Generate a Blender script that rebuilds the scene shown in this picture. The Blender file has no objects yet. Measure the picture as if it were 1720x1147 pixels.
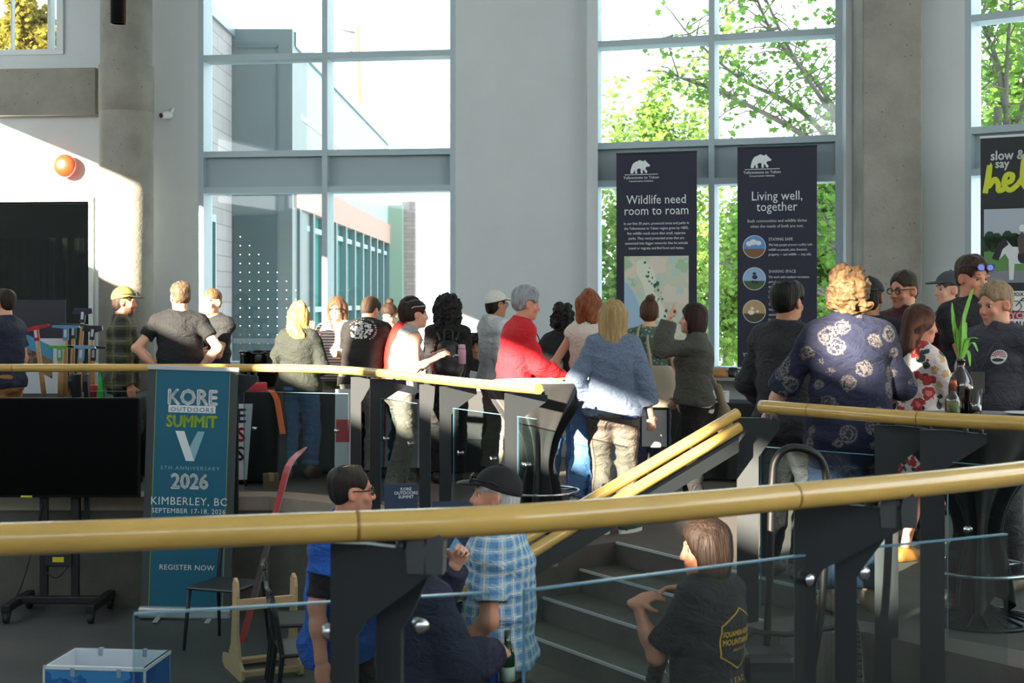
import bpy, bmesh, math, random
import numpy as np
from mathutils import Vector, Matrix
from mathutils.geometry import tessellate_polygon
random.seed(5); np.random.seed(5)
R = math.radians
sc = bpy.context.scene
col = sc.collection

# ------------------------------------------------------------------ camera
F = 2389.0            # focal length in pixels of the 1720 px wide frame
EYE = 1.62            # the eye stands on the gallery, level with the platform opposite
HZ = 505.0
cam = bpy.data.cameras.new('camera'); cam.sensor_width = 36; cam.lens = F/1720*36
cam.shift_y = -(573.5-HZ)/1720; cam.clip_start = .05; cam.clip_end = 400
co = bpy.data.objects.new('camera', cam); col.objects.link(co)
co.location = (0, 0, EYE); co.rotation_euler = (R(90), 0, 0)
sc.camera = co
cam.dof.use_dof = True; cam.dof.focus_distance = 10.5; cam.dof.aperture_fstop = 7

# ------------------------------------------------------------------ world, sun, exposure
w = bpy.data.worlds.new('sky'); sc.world = w; w.use_nodes = True
nt = w.node_tree; bg = nt.nodes['Background']
tc = nt.nodes.new('ShaderNodeTexCoord'); sx = nt.nodes.new('ShaderNodeSeparateXYZ'); cr = nt.nodes.new('ShaderNodeValToRGB')
nt.links.new(tc.outputs['Generated'], sx.inputs[0]); nt.links.new(sx.outputs[2], cr.inputs[0]); nt.links.new(cr.outputs[0], bg.inputs[0])
cr.color_ramp.elements[0].color = (.95, .98, 1, 1); cr.color_ramp.elements[1].color = (.62, .82, 1, 1)
bg.inputs[1].default_value = 2.6
SUN = Vector((.72, 1, -.30)).normalized()
sl = bpy.data.lights.new('sun', 'SUN'); sl.energy = 22.0; sl.angle = R(.6); sl.color = (1, .87, .68)
so = bpy.data.objects.new('sun', sl); col.objects.link(so); so.rotation_euler = SUN.to_track_quat('-Z', 'Y').to_euler()
so.location = (-14, -10, 12)
vs = sc.view_settings; vs.view_transform = 'Standard'; vs.look = 'None'; vs.gamma = 1; vs.use_curve_mapping = False
vs.exposure = 1.02
sc.cycles.max_bounces = 7; sc.cycles.diffuse_bounces = 4; sc.cycles.glossy_bounces = 3
sc.cycles.transmission_bounces = 6; sc.cycles.transparent_max_bounces = 16
sc.cycles.caustics_reflective = False; sc.cycles.caustics_refractive = False
sc.cycles.sample_clamp_indirect = 6; sc.cycles.use_denoising = True

def W(px, py, d):
    return Vector(((px-860)/F*d, d, EYE+(HZ-py)/F*d))
def X_(px, d): return (px-860)/F*d
def Z_(py, d): return EYE+(HZ-py)/F*d

# ------------------------------------------------------------------ materials
def lin(h):
    if not isinstance(h, str): return tuple(h)[:3]
    h = h.lstrip('#'); r = []
    for i in (0, 2, 4):
        c = int(h[i:i+2], 16)/255; r.append(c/12.92 if c <= .04045 else ((c+.055)/1.055)**2.4)
    return tuple(r)
_M = {}
def mat(name, c='#808080', rough=.6, metal=0, bump=0, bs=60, var=0, vs_=6, spec=None, sheen=0, ani=None, trans=0, emit=0, pattern=None, attr=None, coat=0, wr=0):
    if name in _M: return _M[name]
    m = bpy.data.materials.new(name); m.use_nodes = True; _M[name] = m
    n = m.node_tree.nodes; L = m.node_tree.links; b = n['Principled BSDF']
    c = lin(c); b.inputs['Base Color'].default_value = (*c, 1); b.inputs['Roughness'].default_value = rough; b.inputs['Metallic'].default_value = metal
    if spec is not None: b.inputs['Specular IOR Level'].default_value = spec
    if sheen: b.inputs['Sheen Weight'].default_value = sheen; b.inputs['Sheen Roughness'].default_value = .5
    if coat: b.inputs['Coat Weight'].default_value = coat
    if emit: b.inputs['Emission Color'].default_value = (*c, 1); b.inputs['Emission Strength'].default_value = emit
    t = n.new('ShaderNodeTexCoord'); src = t.outputs['Object']
    if ani:
        mp = n.new('ShaderNodeMapping'); mp.inputs['Scale'].default_value = ani; L.new(src, mp.inputs[0]); src = mp.outputs[0]
    colour = None
    if attr:
        a = n.new('ShaderNodeAttribute'); a.attribute_name = attr; colour = a.outputs['Color']
    if pattern: colour = pattern(n, L, t.outputs['Object'], c)
    if var:
        nz_ = n.new('ShaderNodeTexNoise'); nz_.inputs['Scale'].default_value = vs_; nz_.inputs['Detail'].default_value = 5; nz_.inputs['Roughness'].default_value = .6; L.new(src, nz_.inputs['Vector'])
        mr = n.new('ShaderNodeMapRange'); mr.inputs['From Min'].default_value = .3; mr.inputs['From Max'].default_value = .7
        mr.inputs['To Min'].default_value = 1-var; mr.inputs['To Max'].default_value = 1+var; L.new(nz_.outputs['Fac'], mr.inputs['Value'])
        mx = n.new('ShaderNodeVectorMath'); mx.operation = 'SCALE'
        if colour is None: mx.inputs[0].default_value = c
        else: L.new(colour, mx.inputs[0])
        L.new(mr.outputs[0], mx.inputs['Scale']); colour = mx.outputs[0]
    if colour is not None: L.new(colour, b.inputs['Base Color'])
    if bump:
        nb = n.new('ShaderNodeTexNoise'); nb.inputs['Scale'].default_value = bs; nb.inputs['Detail'].default_value = 4; L.new(src, nb.inputs['Vector'])
        bp = n.new('ShaderNodeBump'); bp.inputs['Strength'].default_value = bump; bp.inputs['Distance'].default_value = .01
        L.new(nb.outputs['Fac'], bp.inputs['Height']); L.new(bp.outputs[0], b.inputs['Normal'])
        if wr:   # broad cloth creases
            mp2 = n.new('ShaderNodeMapping'); mp2.inputs['Scale'].default_value = (1, 1, 1.5); mp2.inputs['Rotation'].default_value = (.5, .4, .2); L.new(t.outputs['Object'], mp2.inputs[0])
            n2 = n.new('ShaderNodeTexNoise'); n2.inputs['Scale'].default_value = 9; n2.inputs['Detail'].default_value = 3; n2.inputs['Roughness'].default_value = .55; n2.inputs['Distortion'].default_value = 1.6; L.new(mp2.outputs[0], n2.inputs['Vector'])
            b2 = n.new('ShaderNodeBump'); b2.inputs['Strength'].default_value = wr; b2.inputs['Distance'].default_value = .05; L.new(n2.outputs['Fac'], b2.inputs['Height']); L.new(b2.outputs[0], bp.inputs['Normal'])
    return m
def glass(name, tint='#e6f2f0', refl=.06):
    if name in _M: return _M[name]
    m = bpy.data.materials.new(name); m.use_nodes = True; _M[name] = m
    n = m.node_tree.nodes; L = m.node_tree.links; n.remove(n['Principled BSDF'])
    tr = n.new('ShaderNodeBsdfTransparent'); tr.inputs[0].default_value = (*lin(tint), 1)
    gl = n.new('ShaderNodeBsdfGlossy'); gl.inputs['Roughness'].default_value = .02
    lw = n.new('ShaderNodeLayerWeight'); lw.inputs[0].default_value = .16
    mr = n.new('ShaderNodeMapRange'); mr.inputs['To Min'].default_value = refl; mr.inputs['To Max'].default_value = .6
    mx = n.new('ShaderNodeMixShader'); L.new(lw.outputs['Facing'], mr.inputs[0]); L.new(mr.outputs[0], mx.inputs[0])
    L.new(tr.outputs[0], mx.inputs[1]); L.new(gl.outputs[0], mx.inputs[2]); L.new(mx.outputs[0], n['Material Output'].inputs[0])
    return m
def mathn(n, L, op, a, b=None, c=None):
    q = n.new('ShaderNodeMath'); q.operation = op
    for i, x in enumerate((a, b, c)):
        if x is None: continue
        if isinstance(x, (int, float)): q.inputs[i].default_value = x
        else: L.new(x, q.inputs[i])
    return q.outputs[0]
def mixc(n, L, f, a, b):
    q = n.new('ShaderNodeMix'); q.data_type = 'RGBA'
    ins = [i for i in q.inputs if i.enabled]
    if isinstance(f, (int, float)): q.inputs[0].default_value = f
    else: L.new(f, q.inputs[0])
    for k, x in ((6, a), (7, b)):
        if isinstance(x, tuple): q.inputs[k].default_value = (*x[:3], 1)
        else: L.new(x, q.inputs[k])
    return q.outputs[2]
def sep(n, L, v):
    s = n.new('ShaderNodeSeparateXYZ'); L.new(v, s.inputs[0]); return s.outputs
def bands(n, L, v, per, width, off=0.0):
    """1 inside bands of the given width repeated every per metres"""
    f = mathn(n, L, 'FRACT', mathn(n, L, 'MULTIPLY_ADD', v, 1/per, off))
    return mathn(n, L, 'LESS_THAN', f, width/per)
def plaid(c1, c2, c3, per=.09):
    def f(n, L, v, c):
        x, y, z = sep(n, L, v)
        h = mathn(n, L, 'MULTIPLY', mathn(n, L, 'ARCTAN2', x, y), .17)
        a = bands(n, L, h, per, per*.5); b = bands(n, L, z, per, per*.5)
        s = mathn(n, L, 'MULTIPLY', mathn(n, L, 'ADD', a, b), .5)
        c_ = mixc(n, L, s, lin(c1), lin(c2))
        t = mathn(n, L, 'MAXIMUM', bands(n, L, h, per, per*.09, .3), bands(n, L, z, per, per*.09, .3))
        return mixc(n, L, mathn(n, L, 'MULTIPLY', t, .8), c_, lin(c3))
    return f
def stripes(c1, c2, per=.035, wd=.4):
    def f(n, L, v, c):
        x, y, z = sep(n, L, v)
        return mixc(n, L, bands(n, L, z, per, per*wd), lin(c1), lin(c2))
    return f
def blotch(c1, items):
    """flower-like patches: items = (colour, voronoi scale, radius, seed offset, petal wobble)"""
    def f(n, L, v, c):
        out = lin(c1)
        for (cc, s, r, off, wob) in items:
            mp = n.new('ShaderNodeMapping'); mp.inputs['Location'].default_value = (off, off*1.7, off*.6); L.new(v, mp.inputs[0])
            nzz = n.new('ShaderNodeTexNoise'); nzz.inputs['Scale'].default_value = s*3.2; nzz.inputs['Detail'].default_value = 3; L.new(mp.outputs[0], nzz.inputs['Vector'])
            vo = n.new('ShaderNodeTexVoronoi'); vo.inputs['Scale'].default_value = s; L.new(mp.outputs[0], vo.inputs['Vector'])
            d = mathn(n, L, 'ADD', vo.outputs['Distance'], mathn(n, L, 'MULTIPLY', mathn(n, L, 'SUBTRACT', nzz.outputs['Fac'], .5), wob))
            out = mixc(n, L, mathn(n, L, 'LESS_THAN', d, r), out, lin(cc))
        return out
    return f
def lacy(base, flower, light, sc_=7.5):
    def f(n, L, v, c):
        vo = n.new('ShaderNodeTexVoronoi'); vo.inputs['Scale'].default_value = sc_; L.new(v, vo.inputs['Vector'])
        nz_ = n.new('ShaderNodeTexNoise'); nz_.inputs['Scale'].default_value = 75; nz_.inputs['Detail'].default_value = 2; L.new(v, nz_.inputs['Vector'])
        d = mathn(n, L, 'ADD', vo.outputs['Distance'], mathn(n, L, 'MULTIPLY', mathn(n, L, 'SUBTRACT', nz_.outputs['Fac'], .5), .45))
        ring = mathn(n, L, 'LESS_THAN', mathn(n, L, 'FRACT', mathn(n, L, 'MULTIPLY', d, 6.5)), .42)
        m = mathn(n, L, 'MULTIPLY', mathn(n, L, 'LESS_THAN', d, .45), mathn(n, L, 'MAXIMUM', ring, mathn(n, L, 'GREATER_THAN', nz_.outputs['Fac'], .56)))
        out = mixc(n, L, mathn(n, L, 'MULTIPLY', m, .62), lin(base), lin(flower))
        return mixc(n, L, mathn(n, L, 'LESS_THAN', d, .09), out, lin(light))
    return f
def bricks(c1, c2, cm, bw=.4, bh=.2):
    def f(n, L, v, c):
        b = n.new('ShaderNodeTexBrick'); x, y, z = sep(n, L, v)
        cb = n.new('ShaderNodeCombineXYZ'); L.new(mathn(n, L, 'ADD', x, y), cb.inputs[0]); L.new(z, cb.inputs[1]); L.new(cb.outputs[0], b.inputs['Vector'])
        b.inputs['Scale'].default_value = 1; b.inputs['Brick Width'].default_value = bw; b.inputs['Row Height'].default_value = bh; b.inputs['Mortar Size'].default_value = .008
        for k, x_ in (('Color1', c1), ('Color2', c2), ('Mortar', cm)): b.inputs[k].default_value = (*lin(x_), 1)
        return b.outputs['Color']
    return f

# ------------------------------------------------------------------ object helpers
def tag(o, label=None, cat=None, group=None, kind=None):
    if label: o['label'] = label
    if cat: o['category'] = cat
    if group: o['group'] = group
    if kind: o['kind'] = kind
    return o
def empty(name, loc=(0, 0, 0), rz=0, label=None, cat=None, group=None):
    o = bpy.data.objects.new(name, None); col.objects.link(o); o.location = loc; o.rotation_euler = (0, 0, rz); o.empty_display_size = .1
    return tag(o, label, cat, group)
def link_mesh(name, me, m, parent=None):
    o = bpy.data.objects.new(name, me); col.objects.link(o)
    if m is not None:
        for q in (m if isinstance(m, (list, tuple)) else [m]): me.materials.append(q)
    if parent is not None: o.parent = parent
    return o
class MB:
    """collects shapes into one mesh"""
    def __init__(s): s.b = bmesh.new()
    def box(s, lo, hi, bev=0, M=None):
        r = bmesh.ops.create_cube(s.b, size=1)['verts']
        lo = Vector(lo); hi = Vector(hi); c = (lo+hi)/2; d = hi-lo
        for v in r: v.co = Vector((v.co.x*d.x, v.co.y*d.y, v.co.z*d.z))+c
        if bev: 
            es = list({e for v in r for e in v.link_edges})
            r = bmesh.ops.bevel(s.b, geom=es, offset=bev, segments=2, affect='EDGES', profile=.5, clamp_overlap=True)['verts'] + [v for v in r if v.is_valid]
            r = list({v for v in r if v.is_valid})
        if M is not None: bmesh.ops.transform(s.b, matrix=M, verts=list({v for v in r if v.is_valid}))
        return s
    def tube(s, pts, r, n=10, close=False, cap=True):
        pts = [Vector(p) for p in pts]; N = len(pts); rs = r if isinstance(r, (list, tuple)) else [r]*N
        rings = []; up = None
        for i, p in enumerate(pts):
            if close: t = pts[(i+1) % N]-pts[i-1]
            else: t = pts[min(i+1, N-1)]-pts[max(i-1, 0)]
            t.normalize()
            if up is None:
                up = Vector((0, 0, 1)) if abs(t.z) < .9 else Vector((1, 0, 0))
            a = t.cross(up)
            if a.length < 1e-4: a = t.cross(Vector((1, .3, 0)))
            a.normalize(); b = a.cross(t); up = b
            rings.append([s.b.verts.new(p+(a*math.cos(k*2*math.pi/n)+b*math.sin(k*2*math.pi/n))*rs[i]) for k in range(n)])
        for i in range(N if close else N-1):
            q, w_ = rings[i], rings[(i+1) % N]
            for k in range(n):
                f = s.b.faces.new((q[k], q[(k+1) % n], w_[(k+1) % n], w_[k])); f.smooth = True
        if cap and not close:
            s.b.faces.new(rings[0][::-1]); s.b.faces.new(rings[-1])
        return s
    def lathe(s, prof, c=(0, 0, 0), n=28, M=None):
        rings = []; c = Vector(c)
        for (r, z) in prof:
            rings.append([s.b.verts.new(c+Vector((r*math.cos(k*2*math.pi/n), r*math.sin(k*2*math.pi/n), z))) for k in range(n)] if r > 1e-6 else [s.b.verts.new(c+Vector((0, 0, z)))])
        for q, w_ in zip(rings, rings[1:]):
            for k in range(n):
                a = [q[k % len(q)], q[(k+1) % len(q)], w_[(k+1) % len(w_)], w_[k % len(w_)]]
                u = []
                for x in a:
                    if x not in u: u.append(x)
                if len(u) > 2:
                    f = s.b.faces.new(u); f.smooth = True
        if len(rings[0]) > 1: s.b.faces.new(rings[0][::-1])
        if len(rings[-1]) > 1: s.b.faces.new(rings[-1])
        if M is not None: bmesh.ops.transform(s.b, matrix=M, verts=[v for q in rings for v in q])
        return s
    def prism(s, pts, a, b, axis='z', M=None):
        """polygon pts (2d) extruded from a to b along axis; axis y: pts are (x,z), axis x: pts are (y,z)"""
        def P(p, h): return {'z': (p[0], p[1], h), 'y': (p[0], h, p[1]), 'x': (h, p[0], p[1])}[axis]
        A = [s.b.verts.new(P(p, a)) for p in pts]; B = [s.b.verts.new(P(p, b)) for p in pts]; N = len(pts)
        for tri in tessellate_polygon([[Vector((p[0], p[1], 0)) for p in pts]]):
            for V in (A, B):
                try: s.b.faces.new([V[i] for i in tri])
                except ValueError: pass
        for i in range(N):
            s.b.faces.new((A[i], A[(i+1) % N], B[(i+1) % N], B[i]))
        if M is not None: bmesh.ops.transform(s.b, matrix=M, verts=A+B)
        return s
    def quad(s, *p):
        s.b.faces.new([s.b.verts.new(q) for q in p]); return s
    def build(s, name, m, parent=None, loc=None):
        bmesh.ops.recalc_face_normals(s.b, faces=s.b.faces)
        me = bpy.data.meshes.new(name); s.b.to_mesh(me); s.b.free()
        o = link_mesh(name, me, m, parent)
        if loc is not None: o.location = loc
        return o
def copy_tree(o, parent=None):
    c = o.copy(); col.objects.link(c); c.parent = parent
    for ch in list(o.children): copy_tree(ch, c)
    return c
def text(body, size, x, z, m, parent, y=-.004, align='CENTER', bold=0, sx=1, lead=1, name='lettering', shear=0, track=1):
    """flat lettering in the parent's XZ plane facing -Y"""
    c = bpy.data.curves.new(name, 'FONT'); c.body = body; c.size = size; c.align_x = align; c.space_line = lead; c.shear = shear; c.extrude = .0006; c.space_character = track
    c.resolution_u = 2
    t = bpy.data.objects.new('t', c); col.objects.link(t)
    dg = bpy.context.evaluated_depsgraph_get(); dg.update()
    me = bpy.data.meshes.new_from_object(t.evaluated_get(dg)); bpy.data.objects.remove(t)
    if bold:   # heavier strokes: the same outline laid down four times a hair apart
        bb_ = bmesh.new()
        for dx_, dy_ in ((-bold, 0), (bold, 0), (0, -bold), (0, bold)):
            n0 = len(bb_.verts); bb_.from_mesh(me); bb_.verts.ensure_lookup_table()
            for v in bb_.verts[n0:]: v.co.x += dx_; v.co.y += dy_
        bb_.to_mesh(me); bb_.free()
    me.transform(Matrix.Translation((x, y, z)) @ Matrix.Rotation(R(90), 4, 'X') @ Matrix.Diagonal((sx, 1, 1, 1)))
    me.materials.clear()
    return link_mesh(name, me, m, parent)
def circ(cx, cz, rx, rz=None, n=32):
    rz = rz or rx
    return [(cx+rx*math.cos(k*2*math.pi/n), cz+rz*math.sin(k*2*math.pi/n)) for k in range(n)]
def smooth_path(pts, k=8):
    pts = [Vector(p) for p in pts]; out = []
    for i in range(len(pts)-1):
        p0 = pts[max(i-1, 0)]; p1 = pts[i]; p2 = pts[i+1]; p3 = pts[min(i+2, len(pts)-1)]
        for j in range(k):
            t = j/k
            out.append(.5*((2*p1)+(p2-p0)*t+(2*p0-5*p1+4*p2-p3)*t*t+(3*p1-p0-3*p2+p3)*t**3))
    return out+[pts[-1]]
# ================================================================== the room
white = mat('white_wall_paint', '#cbd2d3', .7, bump=.03, bs=40, var=.03, vs_=2)
conc = mat('grey_concrete', '#8d8a80', .8, bump=.35, bs=35, var=.16, vs_=3.5, pattern=blotch('#8d8a80', [('#5f5c55', 11, .075, 2, .1), ('#706d65', 26, .10, 5, .1)]))
conc_d = mat('dark_concrete', '#57564f', .75, bump=.3, bs=30, var=.2, vs_=4)
alum = mat('window_aluminium', '#a9bcc2', .45, metal=.0, spec=.6)
alum_d = mat('spandrel_panel', '#9fb0b5', .5)
carpet = mat('platform_carpet', '#5f5853', .9, bump=.25, bs=300, var=.08, vs_=8)
pitfloor = mat('pit_concrete_floor', '#4c4d4c', .55, bump=.12, bs=25, var=.14, vs_=2.5)
pane = glass('window_glass', '#f2f8f8', .03)
dark_steel = mat('charcoal_steel', '#2c3033', .45, metal=.3, bump=.03, bs=200)
bamboo = mat('bamboo_rail', '#cba557', .22, bump=.04, bs=40, var=.16, vs_=3, ani=(1, 1, 6), coat=.6)
black = mat('matt_black', '#141517', .5)
chrome = mat('chrome', '#c9cdd0', .18, metal=1)

def struct(o, label=None): o['kind'] = 'structure'; return o
# platform outline (clockwise round the sunken floor)
P_edge = [(-9, 11.75), (-2.0, 11.75), (-1.2, 11.2), (-.65, 10.2), (.05, 9.12), (.70, 9.55), (1.92, 7.62), (1.15, 7.12), (1.30, 6.90), (1.73, 6.96), (2.25, 6.26), (2.5, 5.4), (2.2, 4.6), (1.45, 3.75), (.65, 3.25), (0, 2.95), (-1.1, 2.7), (-2.5, 2.75), (-9, 2.75)]
outer = [(-9, -8.5), (9, -8.5), (9, 9.2), (6.6, 11.85), (4.3, 13.6), (3.3, 14.15), (.85, 14.95), (-.6, 15.4), (-3.42, 15.8), (-9, 16.3)]
b = MB(); b.prism(P_edge+outer, -.12, 0); struct(b.build('floor', carpet))
b = MB(); b.prism(P_edge+outer, -.9, -.12); struct(b.build('wall_platform', conc_d))
b = MB(); b.box((-9, -8.5, -1.0), (9, 12.6, -.9)); struct(b.build('floor_pit', pitfloor))
b = MB(); b.box((-9, -8.5, 7.2), (9, 17, 7.5)); struct(b.build('ceiling', white))
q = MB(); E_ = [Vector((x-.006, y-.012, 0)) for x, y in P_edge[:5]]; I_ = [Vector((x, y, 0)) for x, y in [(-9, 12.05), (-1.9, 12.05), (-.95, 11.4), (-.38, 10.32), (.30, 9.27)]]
q.prism([(v.x, v.y) for v in E_]+[(v.x, v.y) for v in I_[::-1]], -.11, .004); struct(q.build('trim_9', mat('edge_strip_painted_light', '#9a8f80', .7, var=.1, vs_=6)))  # paler colour paints in the sunlit band of floor along the far edge
# stairs between platform and pit
nose = mat('stair_nosing', '#b9bdbb', .4)
ts = Vector((.53, -.848, 0)).normalized(); ns = Vector((-.848, -.53, 0)).normalized()
S0 = Vector((.70, 9.55, 0))
st = empty('staircase', S0, 0); tag(st, 'broad grey concrete stairs rising to the platform', 'stairs', kind='structure')
Wd = 2.32
for k in range(1, 6):
    a = ns*(.30*(k-1)-.02); c_ = ns*(.30*k)
    b = MB(); b.prism([tuple(v[:2]) for v in (a, c_, c_+ts*Wd, a+ts*Wd)], -.9, -.15*k); b.build('step', conc_d, st)
for k in range(0, 6):
    a = ns*(.30*k-.012); c_ = ns*(.30*k+.006)
    b = MB(); b.prism([tuple(v[:2]) for v in (a, c_, c_+ts*Wd, a+ts*Wd)], -.15*k-.012, -.15*k+.003); b.build('nosing', nose, st)

# facade: nodes in plan
N = [(-9, 16.0), (-3.42, 15.5), (-.60, 15.12), (.80, 14.68), (3.22, 13.9), (4.25, 13.35), (6.6, 11.6), (9, 9.0)]
def seg_frame(a, b_):
    a = Vector((*a, 0)); b_ = Vector((*b_, 0)); u = (b_-a); L = u.length; u.normalize(); rz = math.atan2(u.y, u.x); return a, L, rz
def wall(name, a, b_, z0, z1, m=white, th=.35, y0=0):
    o, L, rz = seg_frame(a, b_); q = MB(); q.box((0, y0, z0), (L, y0+th, z1)); w_ = q.build(name, m); w_.location = o; w_.rotation_euler = (0, 0, rz); return struct(w_)
TR = [.95, 2.79, 3.18, 4.23, 5.28, 6.33, 6.9]
def window(n, a, b_, muls, mw=.06, depth=.28, spandrel=True):
    o, L, rz = seg_frame(a, b_)
    e = empty('window_%d' % n, o, rz); e['kind'] = 'structure'
    q = MB()
    for x in [0]+list(muls)+[L-mw]: q.box((x, 0, TR[0]-.06), (x+mw, depth, TR[-1]))
    q.build('mullion_frame', alum, e)
    q = MB()
    for z in [TR[0]-.06]+TR[1:]: q.box((.01, .008, z), (L-.01, depth-.01, z+.065))
    q.build('transom_frame', alum, e)
    xs = [0]+list(muls)+[L-mw]
    for x0, x1 in zip(xs, xs[1:]):
        for z0, z1 in zip(TR, TR[1:]):
            q = MB()
            if (z0, z1) == (2.79, 3.18):
                q.box((x0+mw, .10, z0+.06), (x1, .14, z1)); q.build('spandrel_panel', alum_d, e)
            else:
                q.box((x0+mw, .23, z0), (x1, .236, z1)); q.build('pane', pane, e)
    return e
# left wall beside the big window, with the dark booth window below a concrete beam
wa, wb = N[0], N[1]
o, L, rz = seg_frame(wa, wb)
Xw = lambda px: X_(px, 15.7)+9.0     # along-wall coordinate of a picture column
booth_r = Xw(157); booth_top = Z_(340, 15.75)
q = MB(); q.box((0, 0, booth_top), (L, .35, Z_(90, 15.7))); q.box((booth_r, 0, 0), (L, .35, booth_top)); q.box((0, 0, 0), (booth_r, .35, .5)); q.box((Xw(105), 0, Z_(90, 15.7)), (L, .35, 7.2)); q.box((0, 0, 6.5), (L, .35, 7.2))
wl = struct(q.build('wall_back_left', white)); wl.location = o; wl.rotation_euler = (0, 0, rz)
e = empty('window_4', o, rz); e['kind'] = 'structure'
q = MB(); zt = Z_(90, 15.7)
q.box((0, -.02, zt-.02), (Xw(113), .15, zt+.04)); q.box((Xw(105)-.02, -.03, zt+.02), (Xw(113), .15, 6.5)); q.box((Xw(83), .02, zt), (Xw(88), .15, 6.5)); q.box((Xw(20), .05, zt), (Xw(17), .12, 6.5))
q.build('window_frame', mat('white_trim', '#d4dad9', .5), e)
q = MB(); q.box((0, .1, zt), (Xw(105), .106, 6.5)); q.build('pane', pane, e)
# booth window: recess, curtain, glass, frame
e = empty('window_5', o, rz); e['kind'] = 'structure'
q = MB(); q.box((booth_r, -.03, .5), (booth_r+.05, .3, booth_top+.05)); q.box((0, -.03, booth_top), (booth_r+.05, .3, booth_top+.05)); q.build('window_frame', mat('white_trim'), e)
q = MB(); q.box((0, .08, .5), (booth_r, .086, booth_top)); q.build('pane', glass('booth_glass', '#b8c2c0', .025), e)
q = MB(); q.box((-.0, 1.5, -.0), (booth_r+.4, 1.6, 3.2)); q.box((0, .35, 3.0), (booth_r+.4, 1.6, 3.1)); q.box((booth_r+.4, .35, 0), (booth_r+.5, 1.6, 3.1)); wq = struct(q.build('wall_booth', black)); wq.location = o; wq.rotation_euler = (0, 0, rz)
q = MB(); pts = []
nseg = 260
for i in range(nseg+1):
    x = booth_r*i/nseg; pts.append((x, .9+.05*math.sin(x*38)+.02*math.sin(x*91+1)))
for (xa, ya), (xb, yb) in zip(pts, pts[1:]):
    f = q.b.faces.new([q.b.verts.new(v) for v in ((xa, ya, .1), (xb, yb, .1), (xb, yb, 2.35), (xa, ya, 2.35))]); f.smooth = True
bmesh.ops.remove_doubles(q.b, verts=q.b.verts, dist=.0005)
cu = q.build('curtain', mat('black_curtain', '#23241f', .9, bump=.1, bs=80)); cu.location = o; cu.rotation_euler = (0, 0, rz); tag(cu, 'black pleated curtain hung behind the booth glass', 'curtain')
bm_ = MB(); bm_.box((0, -.16, Z_(193, 15.5)), (Xw(176), -.005, Z_(115, 15.5))); ob = struct(bm_.build('trim_1', conc)); ob.location = o; ob.rotation_euler = (0, 0, rz)
# facade proper
window(1, N[1], N[2], [1.385])
wall('wall_back', N[2], N[3], 0, 7.2)
window(2, N[3], N[4], [1.235])
wall('wall_back_right', N[4], N[5], 0, 7.2)
window(3, N[5], N[6], [1.3])
wall('wall_right', N[6], N[7], 0, 7.2)
for i, (a, b_) in enumerate(((N[1], N[2]), (N[3], N[4]), (N[5], N[6]))):
    wall('wall_sill_%s' % 'abc'[i], a, b_, 0, .88, white, .35)
    o2, L2, rz2 = seg_frame(a, b_); q = MB(); q.box((0, -.42, .84), (L2, .0, .90)); t_ = struct(q.build('trim_%d' % (i+2), mat('sill_grey', '#8d9694', .5))); t_.location = o2; t_.rotation_euler = (0, 0, rz2)
    wall('wall_header_%s' % 'abc'[i], a, b_, 6.9, 7.2, white, .35)
# white jamb boxes that stand proud of the pier on each side of window 2 and 3
for i, (x0, x1, d) in enumerate(((1416, 1449, 13.85), (985, 1003, 14.66))):
    q = MB(); q.box((X_(x0, d), d-.12, 0), (X_(x1, d), d+.2, 7.2)); struct(q.build('trim_%d' % (i+6), white))
# columns
q = MB(); cx, cy = X_(210, 15.0), 15.05
q.lathe([(.285, 0), (.281, 3.602), (.278, 3.61), (.285, 3.612), (.285, 4.095), (.268, 4.10), (.268, 7.2)], (cx, cy, 0), 48)
cpl = q.build('column_round', conc); struct(cpl)
q = MB(); q.box((X_(1449, 13.3), 13.3, 0), (X_(1549, 13.3), 13.9, 7.2), .015); struct(q.build('column_square', conc))
# unseen side and back walls; their openings are made up to gate the sun
def wall_with_holes(name, axis, at, lo, hi, holes, z1=7.2, th=.2, m=white):
    """tile a wall into rows round its made-up openings (lo, hi, z0, z1)"""
    us = sorted({lo, hi, *[h[0] for h in holes], *[h[1] for h in holes]}); zs = sorted({-.9, z1, *[h[2] for h in holes], *[h[3] for h in holes]})
    q = MB()
    for u0, u1 in zip(us, us[1:]):
        for z0, z1_ in zip(zs, zs[1:]):
            um, zm = (u0+u1)/2, (z0+z1_)/2
            if any(h[0] < um < h[1] and h[2] < zm < h[3] for h in holes): continue
            if axis == 'x': q.box((at-th, u0, z0), (at, u1, z1_))
            else: q.box((u0, at-th, z0), (u1, at, z1_))
    return struct(q.build(name, m))
side = [(3.5, 14.2, 3.42, 4.62), (1.2, 3.3, 3.5, 4.35), (-4.6, 1.0, 3.90, 4.66), (-8.0, -5.0, 4.25, 4.78), (-6.7, -5.95, 5.32, 5.92)]  # openings laid out as a gobo for the sun patches
wall_with_holes('wall_left_gobo', 'x', -8.0, -8.5, 16.2, side)
wall_with_holes('wall_front', 'y', -8.2, -9, 9, [(-7, -2.5, 5.2, 6.9), (-2.2, 2.2, 5.2, 6.9), (2.5, 7, 5.2, 6.9)])  # high openings behind the camera, added for fill light
wall_with_holes('wall_far_right', 'x', 9.2, -8.5, 9.2, [(-6, -1, 3.3, 6.8), (0, 6.5, 3.3, 6.8)])  # out-of-view openings added to fill the hall with sky light
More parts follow.
